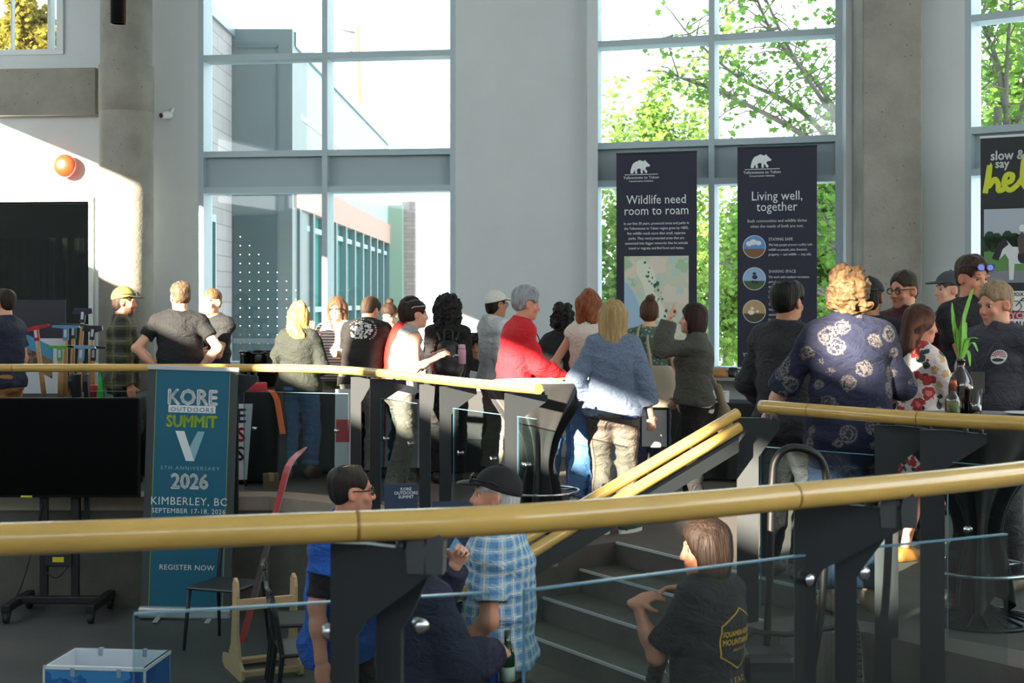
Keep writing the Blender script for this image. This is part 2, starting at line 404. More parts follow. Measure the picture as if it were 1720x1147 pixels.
# ================================================================== distance-field modelling: blended limbs and cloth, meshed as one surface
f32 = np.float32
class Field:
    def __init__(s, lo, hi, h):
        s.h = h; s.lo = np.array(lo, f32); n = np.ceil((np.array(hi)-np.array(lo))/h).astype(int)+2
        s.v = np.full(n, 1.0, f32); s.ax = [(s.lo[i]+h*np.arange(n[i])).astype(f32) for i in range(3)]
    def win(s, lo, hi):
        sl = []
        for i in range(3):
            a = max(int((lo[i]-s.lo[i])/s.h)-1, 0); b = min(int((hi[i]-s.lo[i])/s.h)+3, s.v.shape[i])
            if b <= a: return None
            sl.append(slice(a, b))
        X = s.ax[0][sl[0]][:, None, None]; Y = s.ax[1][sl[1]][None, :, None]; Z = s.ax[2][sl[2]][None, None, :]
        return tuple(sl), X, Y, Z
    def comb(s, sl, d, k, op):
        a = s.v[sl]
        if op == 'u':
            if k > 0:
                h = np.maximum(k-np.abs(a-d), 0)/k; s.v[sl] = np.minimum(a, d)-h*h*k*.25
            else: s.v[sl] = np.minimum(a, d)
        else:
            d = -d
            if k > 0:
                h = np.maximum(k-np.abs(a-d), 0)/k; s.v[sl] = np.maximum(a, d)+h*h*k*.25
            else: s.v[sl] = np.maximum(a, d)
    def cone(s, a, b, ra, rb, k=.03, op='u', flat=None, clip=(), shell=0):
        """tapered capsule; flat = (unit axis, q): thickness along that axis times q"""
        a = np.array(a, float); b = np.array(b, float); pad = max(ra, rb)+k+.02; mn = np.minimum(a, b)-pad; mx = np.maximum(a, b)+pad
        w_ = s.win(mn, mx)
        if w_ is None: return
        sl, X, Y, Z = w_
        px, py, pz = X-f32(a[0]), Y-f32(a[1]), Z-f32(a[2]); ba = b-a
        if flat is not None:
            ax, q = flat; ax = np.array(ax, float); ax /= np.linalg.norm(ax); g = 1/q-1
            t = (px*f32(ax[0])+py*f32(ax[1])+pz*f32(ax[2]))*f32(g)
            px = px+t*f32(ax[0]); py = py+t*f32(ax[1]); pz = pz+t*f32(ax[2]); ba = ba+ax*np.dot(ba, ax)*g
        L2 = max(float(np.dot(ba, ba)), 1e-9)
        t = np.clip((px*f32(ba[0])+py*f32(ba[1])+pz*f32(ba[2]))/f32(L2), 0, 1)
        d = np.sqrt((px-t*f32(ba[0]))**2+(py-t*f32(ba[1]))**2+(pz-t*f32(ba[2]))**2)-(f32(ra)+f32(rb-ra)*t)
        if flat is not None: d = d*f32(max(q, .45))
        if shell: d = np.abs(d)-f32(shell)
        for (p, nrm) in clip: d = np.maximum(d, (X-f32(p[0]))*f32(nrm[0])+(Y-f32(p[1]))*f32(nrm[1])+(Z-f32(p[2]))*f32(nrm[2]))
        s.comb(sl, d.astype(f32), k, op)
    def ell(s, c, r, k=.03, op='u', Rm=None):
        c = np.array(c, float); r = np.array(r, float); m = max(r) if Rm is not None else r; pad = m+k+.02
        w_ = s.win(c-pad, c+pad)
        if w_ is None: return
        sl, X, Y, Z = w_; x, y, z = X-f32(c[0]), Y-f32(c[1]), Z-f32(c[2])
        if Rm is not None:
            A = np.array(Rm, float).T
            x, y, z = (x*f32(A[i][0])+y*f32(A[i][1])+z*f32(A[i][2]) for i in range(3))
        k0 = np.sqrt((x/f32(r[0]))**2+(y/f32(r[1]))**2+(z/f32(r[2]))**2)
        k1 = np.sqrt((x/f32(r[0]**2))**2+(y/f32(r[1]**2))**2+(z/f32(r[2]**2))**2)
        d = k0*(k0-1)/np.maximum(k1, f32(1e-6))
        s.comb(sl, d.astype(f32), k, op)
    def cut(s, p, nrm, k=0):
        """remove everything on the side the normal points to"""
        X, Y, Z = s.ax[0][:, None, None], s.ax[1][None, :, None], s.ax[2][None, None, :]
        d = (X-f32(p[0]))*f32(nrm[0])+(Y-f32(p[1]))*f32(nrm[1])+(Z-f32(p[2]))*f32(nrm[2])
        s.v = np.maximum(s.v, d.astype(f32))
    def noise(s, amp, kx, ky, kz, seed=0, n=5):
        X, Y, Z = s.ax[0][:, None, None], s.ax[1][None, :, None], s.ax[2][None, None, :]
        rg = np.random.RandomState(seed); acc = np.zeros(s.v.shape, f32)
        for _ in range(n):
            d = rg.randn(3); d /= np.linalg.norm(d); f = .6+rg.rand()*.9; ph = rg.rand()*6.28
            acc += np.sin(X*f32(d[0]*kx*f)+Y*f32(d[1]*ky*f)+Z*f32(d[2]*kz*f)+f32(ph))
        s.v += acc*f32(amp/n*1.6)
    def mesh(s):
        v = s.v; sg = v < 0
        c = np.zeros(tuple(x-1 for x in v.shape), np.uint8)
        for i in (0, 1):
            for j in (0, 1):
                for k in (0, 1):
                    c += sg[i:v.shape[0]-1+i, j:v.shape[1]-1+j, k:v.shape[2]-1+k]
        act = np.argwhere((c > 0) & (c < 8))
        if len(act) == 0: return np.zeros((0, 3)), np.zeros((0, 4), int)
        idx = np.full(c.shape, -1, np.int32); idx[act[:, 0], act[:, 1], act[:, 2]] = np.arange(len(act))
        corner = [(i, j, k) for i in (0, 1) for j in (0, 1) for k in (0, 1)]
        val = np.stack([v[act[:, 0]+i, act[:, 1]+j, act[:, 2]+k] for i, j, k in corner], 1)
        P = np.zeros((len(act), 3)); cnt = np.zeros(len(act))
        for a in range(8):
            for b in range(a+1, 8):
                ca, cb = np.array(corner[a]), np.array(corner[b])
                if np.abs(ca-cb).sum() != 1: continue
                m = (val[:, a] < 0) != (val[:, b] < 0)
                t = np.where(m, val[:, a]/np.where(m, val[:, a]-val[:, b], 1), 0)
                P += np.where(m[:, None], ca+(cb-ca)*t[:, None], 0); cnt += m
        P = (P/cnt[:, None]+act)*s.h+s.lo
        Q = []
        for ax in range(3):
            o1, o2 = [(1, 2), (2, 0), (0, 1)][ax]
            sa = [slice(None)]*3; sb = [slice(None)]*3; sa[ax] = slice(0, -1); sb[ax] = slice(1, None)
            A = sg[tuple(sa)]; B = sg[tuple(sb)]
            for flip, mk in ((False, A & ~B), (True, ~A & B)):
                e = np.argwhere(mk)
                if len(e) == 0: continue
                ok = (e[:, o1] > 0) & (e[:, o2] > 0) & (e[:, o1] < v.shape[o1]-1) & (e[:, o2] < v.shape[o2]-1); e = e[ok]
                f = []
                for d1, d2 in ((-1, -1), (0, -1), (0, 0), (-1, 0)):
                    q = e.copy(); q[:, o1] += d1; q[:, o2] += d2; f.append(idx[q[:, 0], q[:, 1], q[:, 2]])
                f = np.stack(f, 1)
                Q.append(f[:, ::-1] if flip else f)
        return P, np.concatenate(Q)
def np_mesh(name, P, Q, cols=None):
    me = bpy.data.meshes.new(name); n, m = len(P), len(Q)
    me.vertices.add(n); me.vertices.foreach_set('co', np.ascontiguousarray(P, f32).ravel())
    k = Q.shape[1]
    me.loops.add(m*k); me.loops.foreach_set('vertex_index', np.ascontiguousarray(Q, np.int32).ravel())
    me.polygons.add(m); me.polygons.foreach_set('loop_start', (np.arange(m)*k).astype(np.int32))
    me.polygons.foreach_set('use_smooth', np.ones(m, bool))
    if cols is not None:
        a = me.attributes.new('tint', 'FLOAT_COLOR', 'POINT'); a.data.foreach_set('color', np.concatenate([cols, np.ones((n, 1))], 1).astype(f32).ravel())
    me.update(calc_edges=True); me.validate()
    return me
# ================================================================== people
V3 = lambda *a: np.array(a, float)
def rot(ax, deg): return np.array(Matrix.Rotation(R(deg), 3, ax))
def unit(v): v = np.array(v, float); return v/max(np.linalg.norm(v), 1e-9)
def ik(a, t, l1, l2, pole):
    d = t-a; L = np.linalg.norm(d); L2 = min(L, (l1+l2)*.995); u = d/max(L, 1e-6); t = a+u*L2
    x = (l1*l1-l2*l2+L2*L2)/(2*L2); h = math.sqrt(max(l1*l1-x*x, 0)); p = np.array(pole, float); p = p-u*np.dot(p, u); p = unit(p)
    return a+u*x+p*h, t
ARMS = {  # wrist from the shoulder (outward, forward, up), elbow pole, hand pose, palm normal
    'down': ((.09, .04, -.53), (.3, -1, 0), 'relaxed', (-1, .2, 0)),
    'akimbo': ((.0, -.03, -.40), (1, -.35, 0), 'fist', (-1, 0, -.3)),
    'fold': ((-.24, .25, -.27), (.7, -.2, -1), 'relaxed', (0, -1, 0)),
    'fwd': ((-.04, .33, -.24), (.3, -.6, -1), 'grip', (-1, 0, 0)),
    'table': ((-.04, .34, -.34), (.35, -.7, -.6), 'relaxed', (-.3, 0, -1)),
    'raise': ((.03, .26, .06), (.4, .1, -1), 'point', (0, 1, 0)),
    'face': ((-.08, .24, .02), (.3, .1, -1), 'grip', (-.3, -1, 0)),
}
CURL = {'relaxed': (18, 26, 18, .5), 'grip': (50, 62, 38, .9), 'fist': (75, 85, 55, 1), 'flat': (5, 6, 4, .2), 'point': (60, 80, 50, .9)}
def add_hand(fd, w, d, n, thumb, s, pose, k=.006):
    d = unit(d); n = unit(np.array(n)-d*np.dot(n, d)); c = unit(np.cross(d, n))*thumb
    a1, a2, a3, tc = CURL[pose]
    Rm = np.stack([c, d, n], 1)
    fd.cone(w-d*.02*s, w+d*.03*s, .026*s, .03*s, .02, flat=(n, .68))
    fd.ell(w+d*.058*s, V3(.041, .05, .017)*s, .015, Rm=Rm)
    for i, L in enumerate((.070, .078, .072, .056)):
        p = w+d*(.092-.004*abs(i-1.2))*s+c*(.030-.0205*i)*s; r = (.0098-.0006*i)*s
        dr = unit(d+c*(.10-.07*i)); nn = n; cu = (0, 6, 5) if (pose == 'point' and i == 0) else (a1+3*i, a2, a3)
        for f, ang in zip((.44, .31, .25), cu):
            t = R(ang); dr, nn = dr*math.cos(t)+nn*math.sin(t), nn*math.cos(t)-dr*math.sin(t)
            q = p+dr*L*f*s; fd.cone(p, q, r, r*.9, k); p = q; r *= .9
    p = w+d*.022*s+c*.03*s; dr = unit(d*.62+c*.72+n*(.25+.5*tc))
    q = p+dr*.045*s; fd.cone(p, q, .0145*s, .0115*s, .012); dr = unit(dr*(1-.35*tc)+d*.35-c*.3*tc+n*.2*tc); fd.cone(q, q+dr*.034*s, .0115*s, .0088*s, k)

HAIRM = {}
def hair_mat(c, curly=False):
    key = (c, curly)
    if key not in HAIRM:
        HAIRM[key] = mat('hair_%s_%d' % (c.lstrip('#'), curly), c, .55, bump=.9, bs=55 if curly else 90, var=.6 if curly else .4, vs_=45 if curly else 60, ani=(1, 1, .35) if curly else (1, 1, .09), spec=.22)
    return HAIRM[key]
def hair_field(st, L=.25, th=None, wave=0):
    h = .0055
    big = st in ('long', 'longcurl')
    fd = Field((-.22 if big else -.15, -.24 if big else -.2, -L-.12 if big else -.2), (.22 if big else .15, .15, .21), h)
    T = {'short': .008, 'buzz': .005, 'balding': .010, 'crop': .024, 'bob': .016, 'long': .015, 'longcurl': .03, 'bun': .007, 'updo': .009, 'capside': .006}[st] if th is None else th
    if st in ('short', 'balding', 'buzz'): fd.ell((0, -.014, .050), (.0745+T, .0945+T, .078+T), 0)
    else: fd.ell((0, -.012, .035), (.076+T, .097+T, .092+T), 0)
    low = st not in ('bun', 'updo')
    if st in ('short', 'balding', 'buzz'): fd.ell((0, -.040, -.012), (.066+T*.5, .056+T*.8, .062), .03)
    elif low: fd.ell((0, -.045, -.03), (.066+T*.8, .055+T, .07), .03)
    else: fd.ell((0, -.04, -.02), (.066+T*.8, .055+T, .06), .03)
    if st == 'bob':
        for x in (-1, 1): fd.ell((x*.074, -.012, -.05), (.034, .062, L*.5), .03)
        fd.ell((0, -.058, -.05), (.088, .052, L*.52), .03)
    if big:
        r = 1.25 if st == 'longcurl' else 1
        fd.cone((0, -.045, .03), (0, -.105, -L), .096*r, .088*r*(1.35 if st == 'longcurl' else 1), .04, flat=((0, 1, 0), .6))
        for x in (-1, 1): fd.cone((x*.07, -.015, .02), (x*.088*r, -.055, -L*.92), .036*r, .026*r, .035)
    if st == 'bun': fd.ell((0, -.075, .125), (.042, .04, .038), .012)
    if st == 'updo':
        fd.ell((0, -.115, .045), (.05, .06, .07), .02); fd.ell((0, -.12, -.02), (.035, .035, .06), .02)
    if st == 'crop':
        fd.ell((0, -.05, -.04), (.10, .07, .08), .03)
    # face, ears, nape, crown openings
    fz = {'crop': .108, 'short': .134, 'buzz': .132, 'balding': .13}.get(st, .116)
    fd.ell((0, .125, -.05), (.112 if not big and st != 'bob' else .064, .087, fz), .012, 's')
    if st in ('short', 'buzz', 'balding', 'bun', 'updo', 'capside'):
        for x in (-1, 1): fd.ell((x*.085, .026, -.026), (.044, .052, .056), .01, 's')
        fd.cut((0, -.05, -.088), (0, .25, -1))
    if st == 'balding': fd.ell((0, -.02, .142), (.052, .075, .058), .01, 's'); fd.ell((0, .09, .11), (.06, .06, .05), .01, 's')
    if st == 'crop': fd.noise(.020, 80, 80, 75, 3, 9); fd.noise(.013, 180, 180, 160, 4, 9)
    elif st == 'longcurl': fd.noise(.011, 90, 90, 60, 3, 8); fd.noise(.012, 170, 170, 110, 4, 8)
    elif wave: fd.noise(.012*wave, 60, 60, 34, 5); fd.noise(.004, 160, 160, 40, 6)
    elif st in ('buzz', 'capside'): fd.noise(.0015, 200, 200, 120, 2)
    else: fd.noise(.0035, 150, 150, 18, 2); fd.noise(.003, 60, 60, 12, 7)
    return fd
_hc = {}
def skin_mat():
    if 'skin' in _M: return _M['skin']
    m = mat('skin', '#ffffff', .5, attr='tint', bump=.04, bs=180)
    b = m.node_tree.nodes['Principled BSDF']; b.inputs['Subsurface Weight'].default_value = .0
    return m
SKIN = {'fair': '#d9a588', 'mid': '#c08a68', 'ruddy': '#cf8e70', 'tan': '#a9714f'}

class Person: pass
def cloth(name, c, **k): return mat(name, c, k.pop('rough', .85), bump=k.pop('bump', .25), bs=k.pop('bs', 350), wr=k.pop('wr', .55), sheen=0*k.pop('sheen', 0), **k)

def person(label, px, d, top=None, face=0, H=None, zf=0., sex='f', w=1., belly=0., lean=0., side=0., twist=0., head=(0, 0, 0),
           ra='down', la='down', feet=None, drop=0., skin='fair', hair=None, brow='#4a3526', beard=None, wear=None, bot=None, shoe='#2a2a2c', shoe_sole=None,
           cap=None, glasses=None, lanyard=None, group=None, res=None, legs=True, open_mouth=0, fat=1., x=None, bare=None, dx=0):
    if H is None: H = (Z_(top, d)-zf-.015)*1.0
    s = H/1.75; h = res or (.0085 if d > 10 else .0068)
    male = sex == 'm'
    X = x if x is not None else X_(px, d)
    root = empty('person', (X, d, zf), R(face), label, 'person', group)
    p = Person(); p.root = root; p.s = s
    # ---- skeleton (local: +x the person's right, +y forward)
    pel = V3(0, 0, .96*s-drop); ru = lambda f: rot('Z', twist*f) @ rot('X', -lean*f) @ rot('Y', side*f)
    R0, R1, R2 = ru(.3), ru(.65), ru(1.)
    wai = pel+R0 @ V3(0, 0, .15*s); che = wai+R1 @ V3(0, 0, .19*s); nek = che+R2 @ V3(0, -.018*s, .165*s)
    sw = (.170 if male else .150)*(.55+.45*w)*s
    sh = {1: che+R2 @ V3(sw, -.012*s, .112*s), -1: che+R2 @ V3(-sw, -.012*s, .112*s)}
    hy, hp, hr = head
    Rn = ru(.55); hc = nek+Rn @ V3(0, .028*s, .168*s)
    Rh = rot('Z', hy) @ rot('X', -hp) @ rot('Y', hr)
    hd = lambda x, y, z: hc+Rh @ (V3(x, y, z)*s)
    arms = {}; hds = {}
    for sg, sp in ((1, ra), (-1, la)):
        if isinstance(sp, str): sp = ARMS[sp]
        elif isinstance(sp[0], str): sp = tuple(sp[1+i] if i+1 < len(sp) and sp[1+i] is not None else ARMS[sp[0]][i] for i in range(4))+tuple(sp[5:])
        wr, po, hp_, pn = sp[:4]; hdv = sp[4] if len(sp) > 4 else None
        m = V3(sg, 1, 1); t = sh[sg]+V3(*wr)*m*s
        e, t = ik(sh[sg], t, .292*s, .252*s, V3(*po)*m)
        arms[sg] = (sh[sg], e, t, hp_, V3(*pn)*m); hds[sg] = unit(V3(*hdv)*m) if hdv else unit(t-e)
    hipw = (.088 if male else .092)*w**.5*s
    feet = feet or ((.10, .02, -8), (-.10, -.02, 8))
    lg = {}
    for sg, ft in ((1, feet[0]), (-1, feet[1])):
        hip = pel+V3(sg*hipw, 0, -.04*s); an = V3(ft[0]*s, ft[1]*s-.03*s, .08*s)
        k, an = ik(hip, an, .435*s, .425*s, V3(ft[0]*.6, 1, 0)); lg[sg] = (hip, k, an, ft[2])
    p.arms, p.legs, p.hc, p.Rh, p.che, p.nek, p.pel, p.R2, p.sh = arms, lg, hc, Rh, che, nek, pel, R2, sh
    wm = s*w; ws = s*(.6+.4*w)
    # ---- shared body shapes; off grows them into clothing
    def torso(fd, off, k=.05, parts='pwcsb'):
        if 'p' in parts:
            fd.ell(pel+R0 @ V3(0, 0, -.01*s), V3(.160 if male else .170, .115 if male else .122, .125)*wm*V3(1, 1, 1/w)+off, k, Rm=R0)
            for x in (-1, 1): fd.ell(pel+R0 @ (V3(x*.075*w, -.055*w, -.045)*s), V3(.082, .078, .085)*ws+off, k, Rm=R0)
        if 'w' in parts: fd.ell(wai+R1 @ V3(0, belly*.5*s, -.01*s), V3(.148 if male else .132, (.108 if male else .1)+belly*.5/w, .15)*wm*V3(1, 1, 1/w)+off, k, Rm=R1)
        if 'c' in parts:
            fd.ell(che, V3(.162 if male else .142, .115 if male else .104, .175)*wm*V3(1, 1, 1/w)+off, k, Rm=R2)
            fd.ell(che+R2 @ (V3(0, -.035, .06)*s), V3(.145 if male else .125, .075, .1)*ws+off, k, Rm=R2)
        if 's' in parts:
            a, b = sh[1], sh[-1]; m = (a+b)/2
            fd.cone(m+(a-m)*.86, m+(b-m)*.86, .058*ws+off, .058*ws+off, k)
            for q in (a, b): fd.cone(nek+(R2 @ V3(0, .0, .025*s)), m+(q-m)*.82, .045*ws+off*.6, .05*ws+off, k)
        if 'b' in parts and not male:
            for x in (-1, 1): fd.ell(che+R2 @ (V3(x*.068, .082, -.015)*ws), V3(.058, .052, .06)*ws+off*.8, .04, Rm=R2)
    aw = s*(.72+.28*w)*(1.0 if male else .88)
    def arm(fd, sg, off, upto=2., k=.025, loose=0):
        a, e, t, _, _ = arms[sg]; cl = []
        u = unit(e-a); v = unit(t-e)
        fd.ell(a+u*.03*s, V3(.049, .050, .060)*aw+off, k)
        if upto <= 1: cl = [(a+u*.292*s*upto, u)]
        fd.cone(a, e, .046*aw+off, .0385*aw+off+loose*(upto if upto <= 1 else 1), k, clip=cl)
        if upto > 1:
            cl = [(e+v*.252*s*(upto-1), v)]
            fd.cone(e, e+v*.11*s, .0395*aw+off+loose, .0385*aw+off+loose, k, clip=cl); fd.cone(e+v*.09*s, t, .0385*aw+off+loose, .0255*aw+off+loose*.5, k, clip=cl)
    def leg(fd, sg, off, upto=2., k=.04, loose=0, flare=0):
        a, kn, an, _ = lg[sg]; u = unit(kn-a); v = unit(an-kn); cl = []
        tw = s*(.7+.3*w)*(1 if male else 1.02)
        if upto <= 1: cl = [(a+u*.435*s*upto, u)]
        fd.cone(a, kn, .083*tw+off, .055*tw+off+loose*.6, k, clip=cl)
        if upto > 1:
            cl = [(kn+v*.425*s*(upto-1), v)]
            fd.cone(kn, an, .054*tw+off+loose, .035*tw+off+loose+flare, k, clip=cl)
            if loose < .02: fd.ell(kn+v*.14*s+V3(0, -.018*s, 0), V3(.046, .05, .11)*tw+off, k)
    allp = [pel, wai, che, nek, hc+V3(0, 0, .15*s), hc, *[q for a in arms.values() for q in a[:3]], *[q for a in lg.values() for q in a[:3]]]
    lo = np.min(allp, 0)-.24; hi = np.max(allp, 0)+.24; lo[2] = max(lo[2], -.02)
    for sg in (1, -1):   # room for the hands
        a, e, t, _, _ = arms[sg]; q = t+unit(t-e)*.2*s; lo = np.minimum(lo, q-.08); hi = np.maximum(hi, q+.08)
    hi[2] = max(min(hi[2], max(a[2][2] for a in arms.values())+.28, 9), hc[2]+.16*s)
    # ---- body
    fd = Field(lo, hi, h)
    torso(fd, -.006)
    for sg in (1, -1):
        arm(fd, sg, 0); leg(fd, sg, -.004)
        _, kn, an, yw = lg[sg]; fw = rot('Z', yw) @ V3(0, 1, 0); fd.cone(an-V3(0, 0, .035*s)-fw*.02*s, an-V3(0, 0, .05*s)+fw*.12*s, .034*s, .026*s, .03)
    fd.cone(nek-R2 @ V3(0, 0, .02*s), hd(0, -.018, -.05), (.057 if male else .048)*s, (.053 if male else .045)*s, .03)
    E = lambda c, r, k=.02, op='u', q=None: fd.ell(hd(*c), V3(*r)*s, k*s, op, Rm=Rh if q is None else Rh @ q)
    E((0, -.012, .030), (.073, .094, .090)); E((0, .016, -.04), (.0585, .076, .082), .03)
    E((0, .03, -.082), (.049 if male else .043, .052, .036), .03); E((0, .073, -.102), (.02 if male else .016, .016, .016), .02)
    for x in (-1, 1):
        E((x*.037, .066, -.033), (.022, .018, .02), .02)                       # cheek bone
        E((x*.031, .101, -.001), (.019, .024, .014), .010, 's')                # eye socket
        E((x*.030, .073, .0145), (.018, .011, .005), .006)                   # upper lid
        E((x*.030, .071, -.0155), (.016, .010, .004), .006)                   # lower lid
        E((x*.030, .080, .024), (.022, .012, .007 if male else .005), .012)    # brow ridge
        E((x*.078, -.006, -.008), (.012, .023, .036), .008, q=rot('Z', x*22))  # ear
        E((x*.087, .002, -.006), (.006, .012, .02), .006, 's', q=rot('Z', x*22))
        E((x*.011, .094, -.038), (.0085, .010, .008), .008)                    # nostril wing
    fd.cone(hd(0, .083, .012), hd(0, .104, -.033), .0085*s, .0115*s, .014*s)
    E((0, .088, -.062), (.022, .010, .0065), .006); E((0, .087, -.0745), (.019, .010, .0075), .006)
    E((0, .104, -.068), (.022, .012, .0025+open_mouth*.008), .004, 's')
    for sg in (1, -1):
        a, e, t, ps, pn = arms[sg]; add_hand(fd, t, hds[sg], pn, sg, s*(1 if male else .92), ps)
    P_, Q = fd.mesh()
    base = np.array(lin(SKIN.get(skin, skin))); C = np.tile(base, (len(P_), 1))
    q = ((P_-hc) @ Rh)/s
    def blob(c, r, ccol, amt):
        k = ((q-np.array(c))/np.array(r)); m = np.clip(1.6-1.2*np.sqrt((k*k).sum(1)), 0, 1)*amt
        C[:] = C*(1-m[:, None])+np.array(ccol)*m[:, None]
    red = base*np.array((1.0, .62, .58))
    blob((0, .105, -.035), (.02, .02, .02), red, .45)
    for x in (-1, 1):
        blob((x*.043, .07, -.035), (.028, .03, .025), red, .35); blob((x*.08, 0, -.01), (.012, .03, .04), red, .4)
        blob((x*.030, .09, .0275), (.021, .022, .0042), lin(brow), .85)
        blob((x*.030, .085, .004), (.02, .02, .010), base*.55, .55)
    blob((0, .095, -.068), (.024, .022, .0125), base*np.array((.85, .42, .42)), .75)
    if open_mouth: blob((0, .094, -.068), (.016, .02, .004), (.05, .015, .015), .9)
    if beard:
        bc, am = beard; z = np.clip((-.035-q[:, 2]-np.where(q[:, 1] < .03, .0, 0))/.02, 0, 1)*np.clip((q[:, 1]-.0)/.02, 0, 1)*np.clip((q[:, 2]+.16)/.02, 0, 1)*(np.linalg.norm(q, axis=1) < .17)
        lipm = (np.abs(q[:, 0]) < .02) & (np.abs(q[:, 2]+.069) < .009) & (q[:, 1] > .08)
        z = np.where(lipm, 0, z)*am
        C = C*(1-z[:, None])+np.array(lin(bc))*z[:, None]
    # eyeballs, part of the same body mesh
    ev, ef, ec = [], [], []
    nu, nv = 12, 8
    for x in (-1, 1):
        o = len(P_)+len(ev)
        for i in range(nv+1):
            th = math.pi*i/nv
            for j in range(nu):
                v = V3(math.sin(th)*math.cos(2*math.pi*j/nu), math.cos(th), math.sin(th)*math.sin(2*math.pi*j/nu))
                ev.append(hd(*(V3(x*.030, .0688, -.0005)+v*.0125))); ec.append((.02, .016, .012) if i <= 1 else ((.09, .06, .04) if i == 2 else (.72, .68, .66)))
        for i in range(nv):
            for j in range(nu): ef.append((o+i*nu+j, o+i*nu+(j+1) % nu, o+(i+1)*nu+(j+1) % nu, o+(i+1)*nu+j))
    P_ = np.concatenate([P_, np.array(ev)]); Q = np.concatenate([Q, np.array(ef)]); C = np.concatenate([C, np.array(ec)])
    link_mesh('body', np_mesh('body', P_, Q, C), skin_mat(), root)
    # ---- clothing
    def garment(name, m, build, lo_, hi_, fold=.004, seed=0, parent=root, hh=None):
        g = Field(lo_, hi_, hh or h*1.15); build(g)
        if fold: g.noise(fold, 12, 12, 26, seed); g.noise(fold*.6, 26, 26, 75, seed+1)
        A, B = g.mesh()
        return link_mesh(name, np_mesh(name, A, B), m, parent) if len(A) else None
    if bot:
        def bb(g):
            off = bot.get('off', .014)
            torso(g, off-.002, parts='p')
            for sg in (1, -1): leg(g, sg, off, bot.get('len', 1.97), loose=bot.get('loose', .012), flare=bot.get('flare', 0))
            g.cut(pel+R0 @ V3(0, 0, (bot.get('rise', .075))*s), R0 @ V3(0, 0, 1))
        ob = garment(bot.get('n', 'trousers'), bot['m'], bb, lo, np.maximum(hi*V3(1, 1, 0), 0)+V3(0, 0, pel[2]+.15*s), bot.get('fold', .008), 11)
        if bot.get('cuff'):
            def bc_(g):
                for sg in (1, -1):
                    a, kn, an, _ = lg[sg]; v = unit(an-kn); L_ = bot['len']-1; tw = s*(.7+.3*w); c0 = kn+v*.425*s*(L_-.1); c1 = kn+v*.425*s*L_
                    rr = .037*tw+bot.get('off', .014)+bot.get('loose', .012)+.008; g.cone(c0-v*.02, c1+v*.02, rr+.004, rr, .0, clip=[(c1, v), (c0, -v)])
            garment('rolled_cuff', bot['cuff'], bc_, lo, np.maximum(hi*V3(1, 1, 0), 0)+V3(0, 0, .4*s), 0)
        if bot.get('belt'):
            def bt(g):
                torso(g, bot.get('off', .014)+.006, parts='p'); g.cut(pel+R0 @ V3(0, 0, .075*s), R0 @ V3(0, 0, 1)); g.cut(pel+R0 @ V3(0, 0, .042*s), R0 @ V3(0, 0, -1))
            garment('belt', bot['belt'], bt, lo+V3(0, 0, pel[2]-.1), np.maximum(hi*V3(1, 1, 0), 0)+V3(0, 0, pel[2]+.15), 0, hh=.006)
    for gi, t_ in enumerate(wear or []):
        def tb(g):
            off = t_.get('off', .021); lo_ = t_.get('loose', .012)
            torso(g, off, parts=t_.get('parts', 'pwcsb'))
            hem = t_.get('hem', .88)*s   # height in metres at s = 1
            if t_.get('drape', 1):
                c0 = che-R2 @ V3(0, 0, .02*s); c1 = V3(pel[0], pel[1], max(hem, pel[2]-.1*s))
                g.cone(c0, c1, (.140 if male else .122)*wm+off, (.152 if male else .155)*wm+off+lo_*.5, .05, flat=((0, 1, 0), .74+belly*.4))
            if t_.get('skirt'):
                g.cone(wai, V3(pel[0], pel[1], hem-.03), .13*wm+off, t_['skirt']*s, .08, flat=((0, 1, 0), .8))
            for sg in (1, -1):
                if t_.get('sl', .6) > 0: arm(g, sg, off*.85, t_['sl'], loose=lo_)
            g.cut((0, 0, hem), (R0 if not t_.get('skirt') else np.eye(3)) @ V3(0, 0, -1))
            nr = (.062 if male else .052)*s
            g.cone(nek+R2 @ V3(0, t_.get('vy', .012)*s, t_.get('nz', .0)*s), hd(0, 0, -.03), nr+.010, nr+.03, .012, 's')
            if t_.get('sl', .6) == 0:   # sleeveless: open the armholes
                for sg in (1, -1) if not t_.get('parts') else ():
                    a, e, *_ = arms[sg]; g.cone(a+(a-nek)*.12, e, .058*aw, .05*aw, .012, 's')
            if t_.get('parts'): g.cut(che-R2 @ V3(0, 0, .06*s), R2 @ V3(0, 0, 1))
            if t_.get('collar'):
                n0 = nek-R2 @ V3(0, 0, .01*s); n1 = hd(0, -.018, -.05); u = unit(n1-n0); hh_ = .045 if t_['collar'] == 'shirt' else .03
                tilt = unit(u+R2 @ V3(0, -.45, 0))
                g.cone(n0-u*.03, n0+u*.1, nr+.024, nr+.016, .008, shell=.011, clip=[(n0+tilt*hh_*s, tilt), (n0-u*.02, -u)])
            if t_.get('collar') == 'hood':
                g.ell(nek+R2 @ V3(0, -.075*s, -.02*s), V3(.115, .05, .085)*s, .02, Rm=R2)
                g.ell(nek+R2 @ V3(0, -.03*s, .045*s), V3(.085, .075, .04)*s, .02, Rm=R2); g.cone(nek, hd(0, 0, -.03), nr+.012, nr+.03, .01, 's')
        zb = min(t_.get('hem', .88)*s, pel[2])-.1
        L0 = np.array([lo[0], lo[1], max(zb, lo[2])]); H1 = hi.copy()
        top_o = garment(t_.get('n', 'shirt'), t_['m'], tb, L0, H1, t_.get('fold', .0095), 21+gi*7)
        if gi == 0: p.top = top_o
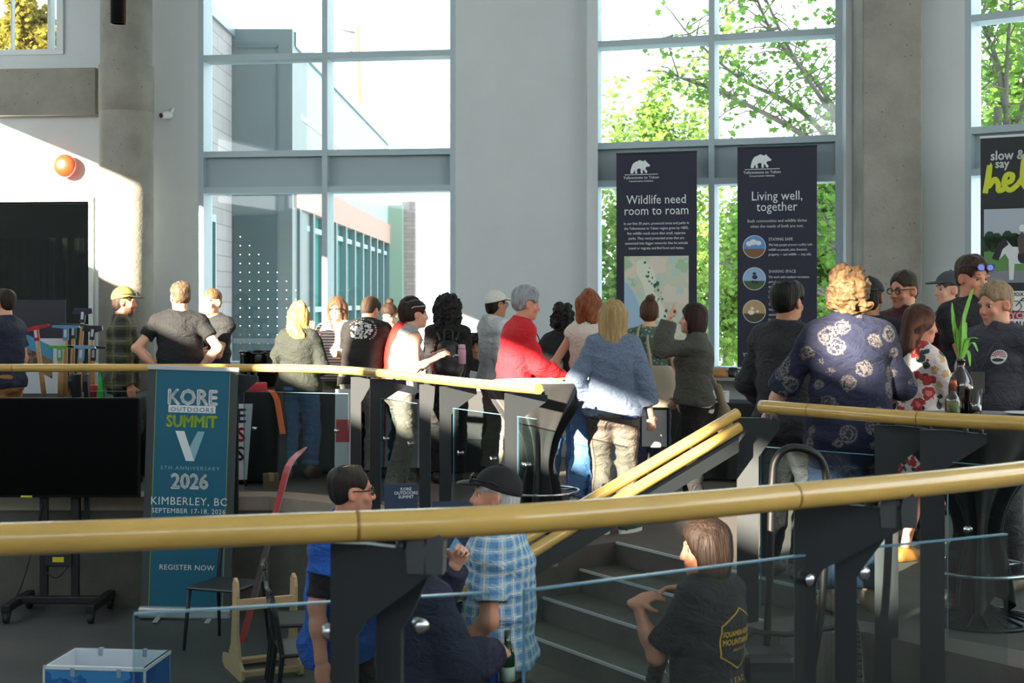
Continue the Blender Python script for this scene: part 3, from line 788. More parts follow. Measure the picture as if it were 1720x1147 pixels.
    # ---- shoes
    if shoe and legs:
        sm = shoe if not isinstance(shoe, str) else mat('shoe_'+shoe.lstrip('#'), shoe, .55, bump=.1, bs=120)
        for sg in (1, -1):
            _, kn, an, yw = lg[sg]; fw = rot('Z', yw) @ V3(0, 1, 0); g0 = V3(an[0], an[1], 0)
            g = Field(g0-V3(.22, .22, .0)*s+V3(0, 0, -.01), g0+V3(.22, .28, .16)*s, .006)
            g.cone(g0+V3(0, 0, .045*s)-fw*.035*s, g0+V3(0, 0, .035*s)+fw*.14*s, .043*s, .04*s, .02); g.cone(g0+V3(0, 0, .09*s), g0+V3(0, 0, .06*s)+fw*.06*s, .043*s, .043*s, .03)
            g.cut((0, 0, .002), (0, 0, -1)); g.cut(g0+V3(0, 0, .105*s), (0, 0, 1))
            A, B = g.mesh(); so_ = link_mesh('shoe', np_mesh('shoe', A, B), sm, root)
            if shoe_sole:
                q = MB(); c = []
                for k in range(20):
                    t = k*2*math.pi/20; c.append(((.05*math.sin(t))*s, (.055+.145*math.cos(t))*s))
                Mx = Matrix.Translation(tuple(g0)) @ Matrix.Rotation(R(yw), 4, 'Z')
                q.prism(c, .0, .028*s, 'z', M=Mx); q.build('sole', shoe_sole, so_)
    # ---- hair, cap, glasses (modelled round the head)
    Mh = Matrix.Translation(tuple(hc)) @ Matrix([list(r) for r in Rh]).to_4x4() @ Matrix.Scale(s, 4)
    def on_head(o): o.matrix_local = Mh; return o
    if hair:
        key = tuple(sorted((k, v) for k, v in hair.items() if k != 'c'))
        if key not in _hc: _hc[key] = hair_field(**{k: v for k, v in hair.items() if k not in ('c',)}).mesh()
        A, B = _hc[key]
        on_head(link_mesh('hair', np_mesh('hair', A, B), hair_mat(hair['c'], hair['st'] in ('crop', 'longcurl') or bool(hair.get('wave'))), root))
    if cap:
        yaw = cap.get('yaw', 0); g = Field((-.14, -.16, -.02), (.14, .14, .2), .0055)
        g.ell((0, -.012, .035), (.088, .108, .105), 0); g.ell((0, .0, .04), (.088, .1, .085), .02); g.cut((0, .02, .040), (0, .22 if not yaw else -.1, -1)); A, B = g.mesh()
        c_ = on_head(link_mesh('cap', np_mesh('cap', A, B), cap['m'], root))
        g = Field((-.12, .03, -.03), (.12, .24, .1), .005); bl = cap.get('brim', .085)
        g.ell((0, .085, .052), (.082, bl+.02, .011), 0, Rm=rot('X', -6)); g.ell((0, -.005, .06), (.084, .098, .12), .0, 's'); A, B = g.mesh()
        o_ = link_mesh('brim', np_mesh('brim', A, B), cap.get('mb', cap['m']), c_)
        if yaw: o_.rotation_euler = (0, 0, R(yaw))
        q = MB(); q.lathe([(.009, 0), (.007, .006), (0, .008)], (0, -.01, .139), 12); q.build('cap_button', cap['m'], c_)
    if glasses is not None:
        up = glasses.get('up', 0); dark = glasses.get('dark', 0); q = MB(); Z0 = .003
        for x in (-1, 1):
            q.tube([(x*.033+.025*math.cos(t), .096-abs(.025*math.cos(t))*.12+(-x*.025*math.cos(t)*-.1), Z0+.019*math.sin(t)-.003) for t in [k*2*math.pi/18 for k in range(18)]], .0032, 6, close=True)
            q.tube([(x*.058, .09, Z0+.004), (x*.076, .06, Z0+.005), (x*.084, .0, Z0+.004), (x*.083, -.02, Z0-.006)], .003, 6)
        q.tube([(-.009, .099, Z0), (0, .103, Z0+.002), (.009, .099, Z0)], .002, 6)
        o_ = on_head(q.build('sunglasses' if dark else 'glasses', mat('glasses_frame_'+glasses.get('c', '#1b1714').lstrip('#'), glasses.get('c', '#1b1714'), .3), root))
        q = MB()
        for x in (-1, 1): q.prism(circ(x*.033, Z0-.003, .024, .018, 18), .0925, .0945, 'y')
        q.build('lens', mat('dark_lens_'+glasses.get('lc', '#10131a').lstrip('#'), glasses.get('lc', '#10131a'), .08, metal=.3) if dark else glass('clear_lens', '#f4f8f8', .05), o_)
        if up: o_.matrix_local = Mh @ Matrix.Translation((0, -.012+glasses.get('fy', 0), .06)) @ Matrix.Rotation(R(up), 4, 'X') @ Matrix.Diagonal((1.08, 1.12, 1.1, 1))
    if lanyard:
        q = MB(); r = .075*s; zc = che[2]
        fr = che+R2 @ V3(0, (.135 if male else .15)*wm+belly*.4*s+.01, -.06*s)
        a = nek+R2 @ V3(.07*s, .0, .02*s); b_ = nek+R2 @ V3(-.07*s, .0, .02*s); bk = nek+R2 @ V3(0, -.075*s, .025*s); f1 = che+R2 @ V3(.06*s, (.10)*wm+.035, .08*s); f2 = che+R2 @ V3(-.06*s, (.10)*wm+.035, .08*s)
        q.tube(smooth_path([fr, f1, a+R2 @ V3(0, .02, .012), bk, b_+R2 @ V3(0, .02, .012), f2, fr], 5), .004, 6)
        ln = q.build('lanyard', mat('lanyard_'+lanyard[0].lstrip('#'), lanyard[0], .7), root)
        if len(lanyard) > 1:
            q = MB(); q.box((-.045, -.003, -.115), (.045, .003, 0), .002); bd = q.build('badge', mat('badge_'+lanyard[1].lstrip('#'), lanyard[1], .3), ln); bd.location = tuple(fr+V3(0, .012, .01))
    p.hd = hd; p.M = Matrix.Translation((X, d, zf)) @ Matrix.Rotation(R(face), 4, 'Z')
    p.W = lambda v: p.M @ Vector(tuple(v))
    return p
# ================================================================== guard rails
glass_p = glass('rail_glass', '#e6efef', .010)
glass_e = mat('glass_edge', '#5d8ba0', .25, spec=.6)
cap_m = mat('bracket_steel', '#4a4d4f', .45, metal=.2)
def guardrail(label, path, posts, panels, ztop, zr, rad, gz, base=-.25, pw=.012, pd=.09, br=.20, plate=.035, btop=.10, ends=True, lug=False, clampy=.3, cs=.6):
    """posts: (x, y, bracket direction angle in degrees, bracket length)"""
    root = empty('guardrail', (0, 0, 0), 0, label, 'railing')
    q = MB(); q.tube(smooth_path(path, 10), rad, 24); q.build('handrail', bamboo, root)
    P_ = smooth_path(path, 10)
    for k in range(7, len(P_)-2, 17):
        q = MB(); u = (P_[k+1]-P_[k]).normalized(); q.tube([P_[k]-u*.006, P_[k]-u*.002, P_[k]+u*.002, P_[k]+u*.006], [rad*.98, rad*1.02, rad*1.02, rad*.98], 24); q.build('bamboo_joint', mat('bamboo_node', '#8f6a2c', .4), root)
    for i, (x, y, an, bl) in enumerate(posts):
        Mx = Matrix.Translation((x, y, 0)) @ Matrix.Rotation(R(an), 4, 'Z')
        q = MB(); zt = ztop
        q.prism([(-pd/2, base), (pd/2, base), (pd/2, zt-.20), (pd/2+.02, zt-.17), (bl, zt-.055), (bl, zt-.015), (bl*.75, zt-.01), (pd/2+.02, zt), (-pd/2, zt)], -plate/2, plate/2, 'y', M=Mx)
        po = q.build('post', dark_steel, root)
        q = MB()
        for k in (.62, .9):
            q.tube([Mx @ Vector((bl*k, 0, zt-.02)), Mx @ Vector((bl*k, 0, zr-rad*.9))], .012, 8)
        if lug:
            for k in (.80, 1.0): q.prism([(bl*k-.018, zt-.06), (bl*k+.018, zt-.06), (bl*k+.02, zt+.01), (bl*k+.008, zt+.03), (bl*k-.012, zt+.028), (bl*k-.022, zt-.01)], -plate*.7, plate*.7, 'y', M=Mx)
        q.build('saddle', cap_m, po)
    for (x0, y0, x1, y1, *fr_) in panels:
        a, L, rz = seg_frame((x0, y0), (x1, y1)); Mx = Matrix.Translation(a) @ Matrix.Rotation(rz, 4, 'Z')
        q = MB(); q.box((0, -.006, gz[0]), (L, .006, gz[1]), 0, M=Mx); g = q.build('glass_panel', glass_p, root)
        q = MB(); q.box((0, -.0065, gz[1]), (L, .0065, gz[1]+.004), 0, M=Mx); q.box((-.0015, -.005, gz[0]), (0, .005, gz[1]), 0, M=Mx); q.build('glass_edge', glass_e, g)
        for xx in ([f_*L for f_ in fr_] or (.10, L-.10)):
            for zz in (gz[1]-clampy,):
                q = MB(); q.lathe([(.0, -.035), (.02, -.034), (.022, -.02), (.012, -.016), (.012, .03), (.03, .032), (.03, .042), (.0, .043)], (0, 0, 0), 16, M=Mx @ Matrix.Translation((xx, 0, zz)) @ Matrix.Rotation(R(90), 4, 'X') @ Matrix.Scale(cs, 4))
                q.build('clamp', chrome, root)
    return root
zr = 1.072
pf = lambda px, d, z=zr: (X_(px, d), d, z)
guardrail('bamboo topped guardrail with glass panels along the far platform edge behind the tall teal banner',
          [pf(-120, 11.6), pf(100, 11.6), pf(395, 11.6), pf(540, 11.4), pf(640, 10.75), pf(720, 10.0), pf(800, 9.4), pf(905, 8.82)],
          [(X_(129, 11.62), 11.62, -100, .12), (X_(146, 11.62), 11.62, -80, .12), (X_(-80, 11.62), 11.62, -90, .12), (X_(392, 11.6), 11.6, 0, .20), (X_(598, 11.2), 11.2, 0, .12), (X_(630, 10.95), 10.95, 10, .24), (X_(714, 10.2), 10.2, 0, .07), (X_(748, 9.95), 9.95, 10, .22), (X_(858, 9.25), 9.25, 10, .24)],
          [(X_(150, 11.75), 11.75, X_(380, 11.75), 11.75), (X_(410, 11.72), 11.72, X_(585, 11.45), 11.45), (X_(640, 10.9), 10.9, X_(700, 10.35), 10.35), (X_(762, 9.9), 9.9, X_(842, 9.35), 9.35), (X_(870, 9.2), 9.2, X_(900, 9.0), 9.0)],
          1.02, zr, .033, (.06, .87), pd=.08)
guardrail('bamboo topped guardrail on dark posts in front of the navy floral shirt',
          [pf(1279, 7.38), pf(1400, 7.0), pf(1500, 6.72), pf(1610, 6.5), pf(1720, 6.33), pf(1850, 6.05), pf(2000, 5.6)],
          [(X_(1256, 7.3), 7.3, -10, .16), (X_(1489, 6.86), 6.86, -15, .22), (X_(1566, 6.62), 6.62, -15, .24), (X_(1790, 6.2), 6.2, -20, .22)],
          [(X_(1278, 7.3), 7.3, X_(1468, 6.9), 6.9), (X_(1592, 6.6), 6.6, X_(1770, 6.25), 6.25)],
          1.02, zr, .034, (.06, .87), pd=.11, base=-.5, plate=.04)
nz_ = 1.145
guardrail('thick bamboo guardrail with clear glass crossing in front of the sunken hall',
          [(-1.6, 2.72, nz_), (-1.01, 2.83, nz_), (-.53, 2.945, nz_), (0, 3.09, nz_), (.61, 3.41, nz_), (1.40, 3.92, nz_), (1.95, 4.5, nz_), (2.25, 5.1, nz_)],
          [(X_(579, 3.06), 3.06, -8, .20), (X_(655, 3.12), 3.12, -8, .10), (X_(1352, 3.68), 3.68, -8, .26), (X_(1420, 3.72), 3.72, -8, .13)],
          [(X_(225, 2.98), 2.98, X_(822, 3.2), 3.2, .53, .79), (X_(880, 3.22), 3.22, X_(1395, 3.72), 3.72, .905), (X_(1425, 3.75), 3.75, X_(1690, 4.0), 4.0, .06)],
          1.10, nz_, .033, (.10, .962), pd=.055, base=-.1, plate=.03, lug=True, clampy=.06)
# stair rail: two bamboo rails over a steel flat, levelling out at the foot
sr = empty('stair_rail', (0, 0, 0), 0, 'pair of sloping bamboo handrails on a dark steel flat beside the stairs', 'railing')
def slope(z0, off=0, s1=1.6, tail=.5, fl=.41, s0=0.0):
    pts = []
    for s_ in np.linspace(s0, s1, 8): pts.append((1.14-.848*s_, 7.2-.53*s_-off, z0-fl*s_))
    e_ = pts[-1]; pts += [(e_[0]-.12, e_[1]-.03, e_[2]-.02), (e_[0]-tail, e_[1]-.06, e_[2]-.02)]
    return pts
q = MB(); q.tube(slope(1.05), .028, 18); q.build('handrail', bamboo, sr)
q = MB(); q.tube(slope(.985, .06), .028, 18); q.build('handrail', bamboo, sr)
q = MB(); A = [Vector(p) for p in slope(.945, .05)]
for p0, p1 in zip(A[:-2], A[1:-1]):
    for dy in (-.006, .006): q.quad(p0+Vector((0, dy, 0)), p1+Vector((0, dy, 0)), p1+Vector((0, dy, -.085)), p0+Vector((0, dy, -.085)))
    q.quad(p0+Vector((0, -.006, -.085)), p1+Vector((0, -.006, -.085)), p1+Vector((0, .006, -.085)), p0+Vector((0, .006, -.085)))
q.build('steel_flat', dark_steel, sr)
for s_ in (.35, .95, 1.5):
    q = MB(); x, y, z = 1.14-.848*s_, 7.2-.53*s_, 1.0-.41*s_; q.tube([(x, y-.03, z-.05), (x, y-.015, z-.03), (x, y, z+.03)], .009, 8); q.build('bracket', cap_m, sr)
for s_ in (1.6,):
    x, y, z = 1.14-.848*s_, 7.2-.53*s_, .96-.41*s_; q = MB(); q.box((x-.02, y-.07, -.9), (x+.02, y-.03, z-.03)); q.build('post', dark_steel, sr)

# ================================================================== banners and signs (local XZ plane, facing -Y)
def bez(*p): return p
teal = mat('banner_teal', '#0f6079', .55); grey_b = mat('banner_grey', '#3c4446', .6); w_ink = mat('white_ink', '#dfe6e8', .5); lime = mat('lime_ink', '#b5d32c', .5); pale_ink = mat('pale_ink', '#86b4c0', .5); gold_ink = mat('ochre_ink', '#7f9a52', .5)
navy = mat('banner_navy', '#171a33', .5); s_alum = mat('banner_aluminium', '#c8ccce', .35, metal=.4)
d = 11.3; base_z = -.9; xL, xR = X_(236, d), X_(386, d); wB = xR-xL; hB = Z_(617, d)+.9
kb = empty('roll_up_banner', ((xL+xR)/2, d, -.9), 0, 'tall teal roll-up banner advertising a summit in front of the far rail', 'banner'); kb.rotation_euler = (0, R(1.9), R(3))
q = MB(); q.box((-wB/2, -.002, .09), (wB/2, .002, hB)); q.build('fabric', grey_b, kb)
tw_ = wB/2-.065
q = MB(); q.box((-tw_, -.004, .09), (tw_, -.0022, hB-.01)); q.build('printed_panel', teal, kb)
q = MB()
for x in (-tw_, tw_): q.box((x-.003, -.005, .09), (x+.003, -.004, hB-.01))
q.build('border_line', gold_ink, kb)
q = MB(); q.box((-wB/2-.005, -.015, hB-.025), (wB/2+.005, .012, hB+.01), .004); q.build('top_rail', s_alum, kb)
q = MB(); q.box((-wB/2-.01, -.06, .0), (wB/2+.01, .06, .09), .02); q.build('base_cassette', s_alum, kb)
for x in (-.2, .2):
    q = MB(); q.box((x-.02, -.2, 0), (x+.02, -.05, .015), .005); q.build('foot', s_alum, kb)
q = MB(); q.tube([(0, .03, .05), (0, .03, hB)], .01, 8); q.build('support_pole', s_alum, kb)
zz = lambda py: Z_(py, d)+.9
text('KORE', .168, 0, zz(679), w_ink, kb, y=-.006, bold=.006, sx=.92)
q = MB(); q.box((-.185, -.0055, zz(693)), (.185, -.0045, zz(682)+.005)); q.build('lettering_bar', w_ink, kb)
text('OUTDOORS', .052, 0, zz(691)-.002, teal, kb, y=-.007, sx=1.05, track=1.18)
text('SUMMIT', .130, 0, zz(717), lime, kb, y=-.006, bold=.0035, sx=.86)
q = MB(); q.prism([(-.125, zz(724)), (-.055, zz(724)), (.03, zz(774)), (-.035, zz(774))], -.006, -.0045, 'y'); q.build('logo', w_ink, kb)
q = MB(); q.prism([(.03, zz(774)), (-.012, zz(752)), (.05, zz(724)), (.105, zz(724))], -.0055, -.0045, 'y'); q.build('logo', pale_ink, kb)
text('5™ ANNIVERSARY'.replace('™', 'TH'), .042, 0, zz(789), pale_ink, kb, y=-.006, track=1.35)
text('2026', .165, 0, zz(820), w_ink, kb, y=-.006, bold=.006, sx=.9)
text('KIMBERLEY, BC', .088, 0, zz(848), w_ink, kb, y=-.006, track=1.1, sx=.94)
text('SEPTEMBER 17-18, 2026', .055, 0, zz(862), w_ink, kb, y=-.006, track=1.1, sx=.95)
text('REGISTER NOW', .058, 0, zz(957), w_ink, kb, y=-.006, track=1.06)

BEAR = [(0, .02), (.01, .18), (.05, .36), (.10, .50), (.16, .60), (.24, .66), (.33, .69), (.40, .74), (.48, .77), (.55, .74), (.62, .70), (.69, .71), (.74, .76), (.78, .74), (.79, .68), (.86, .62), (.93, .53), (1.0, .47), (.99, .40), (.93, .38), (.86, .38), (.80, .36), (.76, .30), (.78, .22), (.85, .13), (.86, .05), (.80, .0), (.74, .05), (.70, .17), (.66, .22), (.62, .12), (.64, .03), (.60, 0), (.53, .0), (.52, .12), (.53, .24), (.46, .29), (.38, .27), (.33, .22), (.33, .1), (.36, .03), (.32, 0), (.24, 0), (.24, .08), (.22, .2), (.17, .13), (.15, .03), (.11, 0), (.03, 0)]
def y2y(label, px0, px1, pyt, d, rz, zb, build):
    x0, x1 = X_(px0, d), X_(px1, d); wd = x1-x0; zt = Z_(pyt, d)
    r = empty('roll_up_banner', ((x0+x1)/2, d, zb), R(rz), label, 'banner', 'navy wildlife banners before the tall window')
    H_ = zt-zb
    q = MB(); n_ = 14
    for i in range(n_):   # slightly bellied cloth
        a, b_ = -wd/2+wd*i/n_, -wd/2+wd*(i+1)/n_; f = lambda x: .006*math.cos(x*9)
        q.quad((a, f(a), .06), (b_, f(b_), .06), (b_, f(b_), H_), (a, f(a), H_))
    bmesh.ops.remove_doubles(q.b, verts=q.b.verts, dist=.0005)
    fb = q.build('fabric', navy, r); so_ = fb.modifiers.new('s', 'SOLIDIFY'); so_.thickness = .002
    q = MB(); q.box((-wd/2-.003, -.012, H_-.012), (wd/2+.003, .012, H_+.008), .004); q.build('top_rail', mat('rail_black', '#1d1f24', .4), r)
    q = MB(); q.box((-wd/2-.005, -.07, 0), (wd/2+.005, .07, .07), .02); q.build('base_cassette', s_alum, r)
    q = MB(); q.tube([(0, .03, .05), (0, .03, H_)], .01, 8); q.build('support_pole', s_alum, r)
    lx = -wd*.20; bz = H_-.205; bw = .20
    q = MB(); q.prism([(lx-bw/2+x*bw, bz+y*bw*.86) for x, y in BEAR], -.006, -.003, 'y'); q.build('bear_emblem', w_ink, r)
    q = MB(); q.box((lx-.16, -.006, bz-.015), (lx+.18, -.004, bz-.009)); q.build('lettering_line', w_ink, r)
    text('Yellowstone to Yukon', .040, lx+.01, bz-.055, w_ink, r, y=-.008)
    text('Conservation Initiative', .027, lx+.01, bz-.086, w_ink, r, y=-.008)
    build(r, wd, H_, lambda py: Z_(py, d)-zb)
    return r
def bA(r, wd, H_, z):
    text('Wildlife need\nroom to roam', .128, .0, z(342), w_ink, r, y=-.008, lead=.86, sx=.88)
    text('In our first 30 years, protected areas and parks in\nthe Yellowstone to Yukon region grew by >80%.\nBut wildlife needs more than small, separate\nparks. They need protected areas that are\nconnected into bigger networks that let animals\ntravel or migrate and find food and mates.', .0375, 0, z(377), w_ink, r, y=-.008, lead=1.32, sx=.88)
    mw, m0, m1 = wd*.40, z(578), z(430)
    land = mat('map_land', '#c9cfb9', .6, pattern=blotch('#cdd0ba', [('#a9c7a2', 5, .42, 2, .5), ('#dcd3c4', 4, .38, 7, .5), ('#b9d2c6', 7, .3, 11, .6)]))
    q = MB(); q.box((-mw, -.0075, m0), (mw, -.004, m1)); mp_ = q.build('map_panel', land, r)
    q = MB(); q.prism([(-mw, m0), (-mw, m0+.62), (-mw*.86, m0+.60), (-mw*.62, m0+.46), (-mw*.48, m0+.34), (-mw*.3, m0+.2), (-mw*.22, m0)], -.009, -.007, 'y'); q.build('map_sea', mat('map_sea', '#9dbfd6', .5), mp_)
    q = MB(); q.prism([(-.20, m1-.05), (-.12, m1-.03), (-.03, m1-.12), (.0, m1-.22), (-.03, m1-.34), (.04, m1-.46), (.13, m1-.60), (.19, m1-.74), (.12, m1-.80), (.05, m1-.70), (-.02, m1-.56), (-.1, m1-.42), (-.14, m1-.28), (-.2, m1-.16)], -.0088, -.007, 'y'); q.build('map_region', mat('map_region', '#dde2d0', .6), mp_)
    rg = random.Random(4); gm = mat('map_green', '#2f6a45', .6)
    q = MB()
    for i in range(36):
        t = rg.random(); cx_ = -.1+.26*t+rg.uniform(-.05, .05); cz_ = m1-.08-.70*t+rg.uniform(-.03, .03); rr = rg.uniform(.005, .022)
        q.prism([(cx_+rr*rg.uniform(.5, 1.2)*math.cos(a), cz_+rr*rg.uniform(.5, 1.3)*math.sin(a)) for a in [k*math.pi/4 for k in range(8)]], -.0098, -.008, 'y')
    q.build('map_parks', gm, mp_)
    text('f', .05, wd*.16, z(599), w_ink, r, y=-.008, bold=.002)
y2y('navy banner headed Wildlife need room to roam, with a pale map'.replace('Wildlife', 'wildlife'), 1034, 1171, 256, 14.22, -17, .90, bA)
def bB(r, wd, H_, z):
    text('Living well,\ntogether', .128, .0, z(336), w_ink, r, y=-.008, lead=.82, sx=.88)
    text('Both communities and wildlife thrive\nwhen the needs of both are met.', .042, 0, z(373), w_ink, r, y=-.008, lead=1.25, sx=.92, bold=.0006)
    cols = [('#5d93cf', '#e5edf3', '#7c5a33'), ('#8fb5d8', '#2b2d2f', '#3e5c30'), ('#b59a6a', '#e9e4d8', '#45402e')]
    rows = [(414, 'STAYING SAFE', 'We help people prevent conflict with\nwildlife so people, pets, livestock,\nproperty — and wildlife — stay safe.'), (468, 'SHARING SPACE', 'We work with outdoor recreation\nand adventure tourism\nto find solutions\nto enjoy the\nprotecting'), (523, 'COMMUNITY', 'We offer\ncommunities\nbusinesses\nto')]
    for i, (py, h_, body) in enumerate(rows):
        cx_, cz_ = -wd*.285, z(py); rr = .112
        q = MB(); q.prism(circ(cx_, cz_, rr, rr*1.0), -.006, -.003, 'y'); ph = q.build('round_photo', mat('photo_sky_%d' % i, cols[i][0], .5), r)
        q = MB(); q.prism([(cx_+rr*.96*math.cos(a), cz_+rr*.96*math.sin(a)) for a in np.linspace(math.pi*1.06, math.pi*1.94, 14)], -.008, -.005, 'y'); q.build('photo_ground', mat('photo_ground_%d' % i, cols[i][2], .6), ph)
        q = MB(); c0 = [(-.05, .03, .03), (-.01, .045, .035), (.04, .035, .028)] if i == 0 else ([(0, .05, .018), (.005, .015, .026), (-.015, -.03, .018), (.02, -.035, .02)] if i == 1 else [(-.03, -.01, .03), (-.02, .03, .017), (.03, .0, .014)])
        for (a, b_, r_) in c0: q.prism(circ(cx_+a, cz_+b_, r_, r_*.8, 14), -.0095, -.006, 'y')
        q.build('photo_figure', mat('photo_fig_%d' % i, cols[i][1], .6), ph)
        q = MB()
        for k in range(40):
            a, b_ = k*2*math.pi/40, (k+1)*2*math.pi/40
            q.quad(*[(cx_+R_*math.cos(t), -.0085, cz_+R_*math.sin(t)) for R_, t in ((rr, a), (rr, b_), (rr-.005, b_), (rr-.005, a))])
        q.build('photo_ring', w_ink, ph)
        tx = -wd*.105
        text(h_, .040, tx, z(py-10), w_ink, r, y=-.008, align='LEFT', bold=.0008, sx=.9)
        text(body, .033, tx, z(py-1), w_ink, r, y=-.008, align='LEFT', lead=1.42, sx=.84)
    text('Y2Y.NET', .05, -wd*.32, z(599), w_ink, r, y=-.008, bold=.001, sx=.9)
y2y('navy banner headed living well together, with three round photos', 1239, 1371, 246, 13.86, -17, .90, bB)

# third banner, cut by the frame edge
d3 = 12.55; x3 = X_(1647, d3)
hb = empty('roll_up_banner', (x3, d3, 0), R(-30), 'black banner with big yellow script and a horse photo, cut off by the frame', 'banner')
zt = Z_(231, d3)
q = MB(); q.box((0, -.002, .1), (.85, .002, zt)); q.build('fabric', mat('banner_black', '#1c2327', .5), hb)
q = MB(); q.box((-.003, -.012, zt-.01), (.855, .012, zt+.01)); q.build('top_rail', s_alum, hb)
q = MB(); q.box((-.01, -.08, .0), (.86, .08, .1), .02); q.build('base_cassette', s_alum, hb)
z3 = lambda py: Z_(py, d3)
text('slow &', .115, .085, z3(270), w_ink, hb, y=-.006, align='LEFT', bold=.003, sx=.9); text('say', .105, .125, z3(283), w_ink, hb, y=-.006, align='LEFT', bold=.003, sx=.9)
yel = mat('yellow_ink', '#c9d22b', .5)
def script(pts, w_=.024):
    q = MB(); q.tube(smooth_path([(x, -.006, z) for x, z in pts], 6), w_, 10); o_ = q.build('script_lettering', yel, hb); o_.scale = (1, .12, 1); o_.location.y = -.004; return o_
zb_ = z3(325); 
script([(.04, zb_), (.06, zb_+.12), (.08, zb_+.25), (.07, zb_+.12), (.07, zb_+.06), (.12, zb_+.12), (.15, zb_+.08), (.155, zb_+.02), (.2, zb_+.03)])
script([(.2, zb_+.08), (.26, zb_+.10), (.27, zb_+.15), (.22, zb_+.15), (.20, zb_+.07), (.25, zb_+.02), (.32, zb_+.07)])
script([(.32, zb_+.07), (.41, zb_+.22), (.41, zb_+.31), (.37, zb_+.29), (.355, zb_+.10), (.40, zb_+.03), (.46, zb_+.08)])
script([(.46, zb_+.08), (.55, zb_+.24), (.55, zb_+.33), (.51, zb_+.31), (.495, zb_+.11), (.54, zb_+.05), (.6, zb_+.10)])
script([(.68, zb_+.12), (.64, zb_+.17), (.60, zb_+.11), (.64, zb_+.05), (.69, zb_+.11), (.67, zb_+.16)])
q = MB(); q.box((.03, -.006, z3(475)), (.82, -.003, z3(352))); ph = q.build('horse_photo', mat('photo_pale_sky', '#aab4c0', .5), hb)
q = MB(); q.box((.03, -.0075, z3(475)), (.82, -.005, z3(415))); q.build('photo_grass', mat('photo_grass', '#5c8a4a', .6), ph)
q = MB(); rg = random.Random(8)
for k in range(26): q.prism(circ(.03+.03*k+.02, z3(407)+rg.uniform(-.03, .03), .05, .07, 10), -.0085, -.006, 'y')
q.build('photo_trees', mat('photo_trees', '#24402a', .7), ph)
q = MB(); q.box((.03, -.0082, z3(475)), (.82, -.006, z3(455))); q.build('photo_road', mat('photo_road', '#7d838c', .7), ph)
hz = z3(440)
q = MB(); q.prism([(.16, hz+.02), (.18, hz+.16), (.22, hz+.19), (.27, hz+.13), (.40, hz+.12), (.44, hz+.04), (.44, hz-.15), (.40, hz-.15), (.39, hz-.02), (.29, hz-.02), (.28, hz-.16), (.245, hz-.16), (.24, hz+.02), (.21, hz+.07)], -.0105, -.008, 'y'); q.build('photo_horse', mat('photo_horse_white', '#d3d5d8', .6), ph)
q = MB(); q.prism([(.10, hz+.03), (.16, hz+.18), (.21, hz+.21), (.24, hz+.15), (.19, hz+.11), (.155, hz+.01)], -.0115, -.009, 'y'); q.prism(circ(.36, hz+.04, .045, .06, 12), -.0115, -.009, 'y'); q.build('photo_horse_patch', mat('photo_horse_black', '#1f1f22', .6), ph)
q = MB(); q.prism([(.33, hz+.06), (.31, hz+.2), (.35, hz+.26), (.40, hz+.2), (.40, hz+.08)], -.012, -.009, 'y'); q.build('photo_rider', mat('photo_rider', '#4b3f42', .6), ph)
q = MB(); q.prism(circ(.355, hz+.29, .03, .032, 14), -.012, -.009, 'y'); q.build('photo_helmet', w_ink, ph)
q = MB(); q.box((.19, -.006, z3(548)), (.75, -.003, z3(489))); lg_ = q.build('logo_panel', mat('logo_white', '#e6e6e6', .5), hb)
q = MB(); q.box((.19, -.008, z3(535)), (.75, -.005, z3(522))); q.build('logo_band', mat('logo_red', '#a5232b', .5), lg_)
text('COMOX VALLEY', .045, .36, z3(497), mat('ink_dark', '#22252a', .5), lg_, y=-.0085, bold=.001)
text('CYCLING', .072, .36, z3(534), w_ink, lg_, y=-.0095, bold=.002)
text('COALITION', .06, .36, z3(547), mat('ink_dark'), lg_, y=-.0085, bold=.002)
q = MB()
for x in (.30, .42): q.tube([(x+.045*math.cos(t), -.008, z3(514)+.045*math.sin(t)) for t in np.linspace(0, 2*math.pi, 20)[:-1]], .004, 5, close=True)
q.tube([(.30, -.008, z3(514)), (.34, -.008, z3(505)), (.40, -.008, z3(506)), (.42, -.008, z3(514))], .004, 5); q.tube([(.34, -.008, z3(505)), (.36, -.008, z3(501)), (.40, -.008, z3(503))], .006, 5)
q.build('logo_cyclist', mat('ink_dark'), lg_)

# ================================================================== television on a wheeled stand
d = 11.25; xr = X_(235, d); xl = xr-1.45; zt = Z_(668, d); zb = Z_(835, d)
tv = empty('television', ((xl+xr)/2, d, zb), 0, 'large blank black television screen on a wheeled stand below the far rail', 'television')
wt = (xr-xl)/2; ht = zt-zb
q = MB(); q.box((-wt, -.02, 0), (wt, .035, ht), .006); q.build('housing', mat('tv_black', '#060606', .5, spec=.2), tv)
q = MB(); q.box((-wt+.012, -.0215, .02), (wt-.012, -.019, ht-.012)); q.build('screen', mat('tv_screen', '#030303', .3, spec=.12), tv)
q = MB(); q.box((-.21, -.023, .002), (-.12, -.0205, .016)); q.build('sticker', mat('sticker_yellow', '#c7c23a', .5), tv)
sx_ = X_(92, d)
ts_ = empty('television_stand', (sx_, d+.12, -.9), 0, 'black wheeled stand with twin uprights carrying the big television', 'stand')
for x in (-.125, .125):
    q = MB(); q.box((x-.03, -.02, .12), (x+.03, .03, 1.5), .005); q.build('upright', black, ts_)
q = MB(); q.box((-.34, -.03, .10), (.34, .03, .16), .01); q.build('cross_bar', black, ts_)
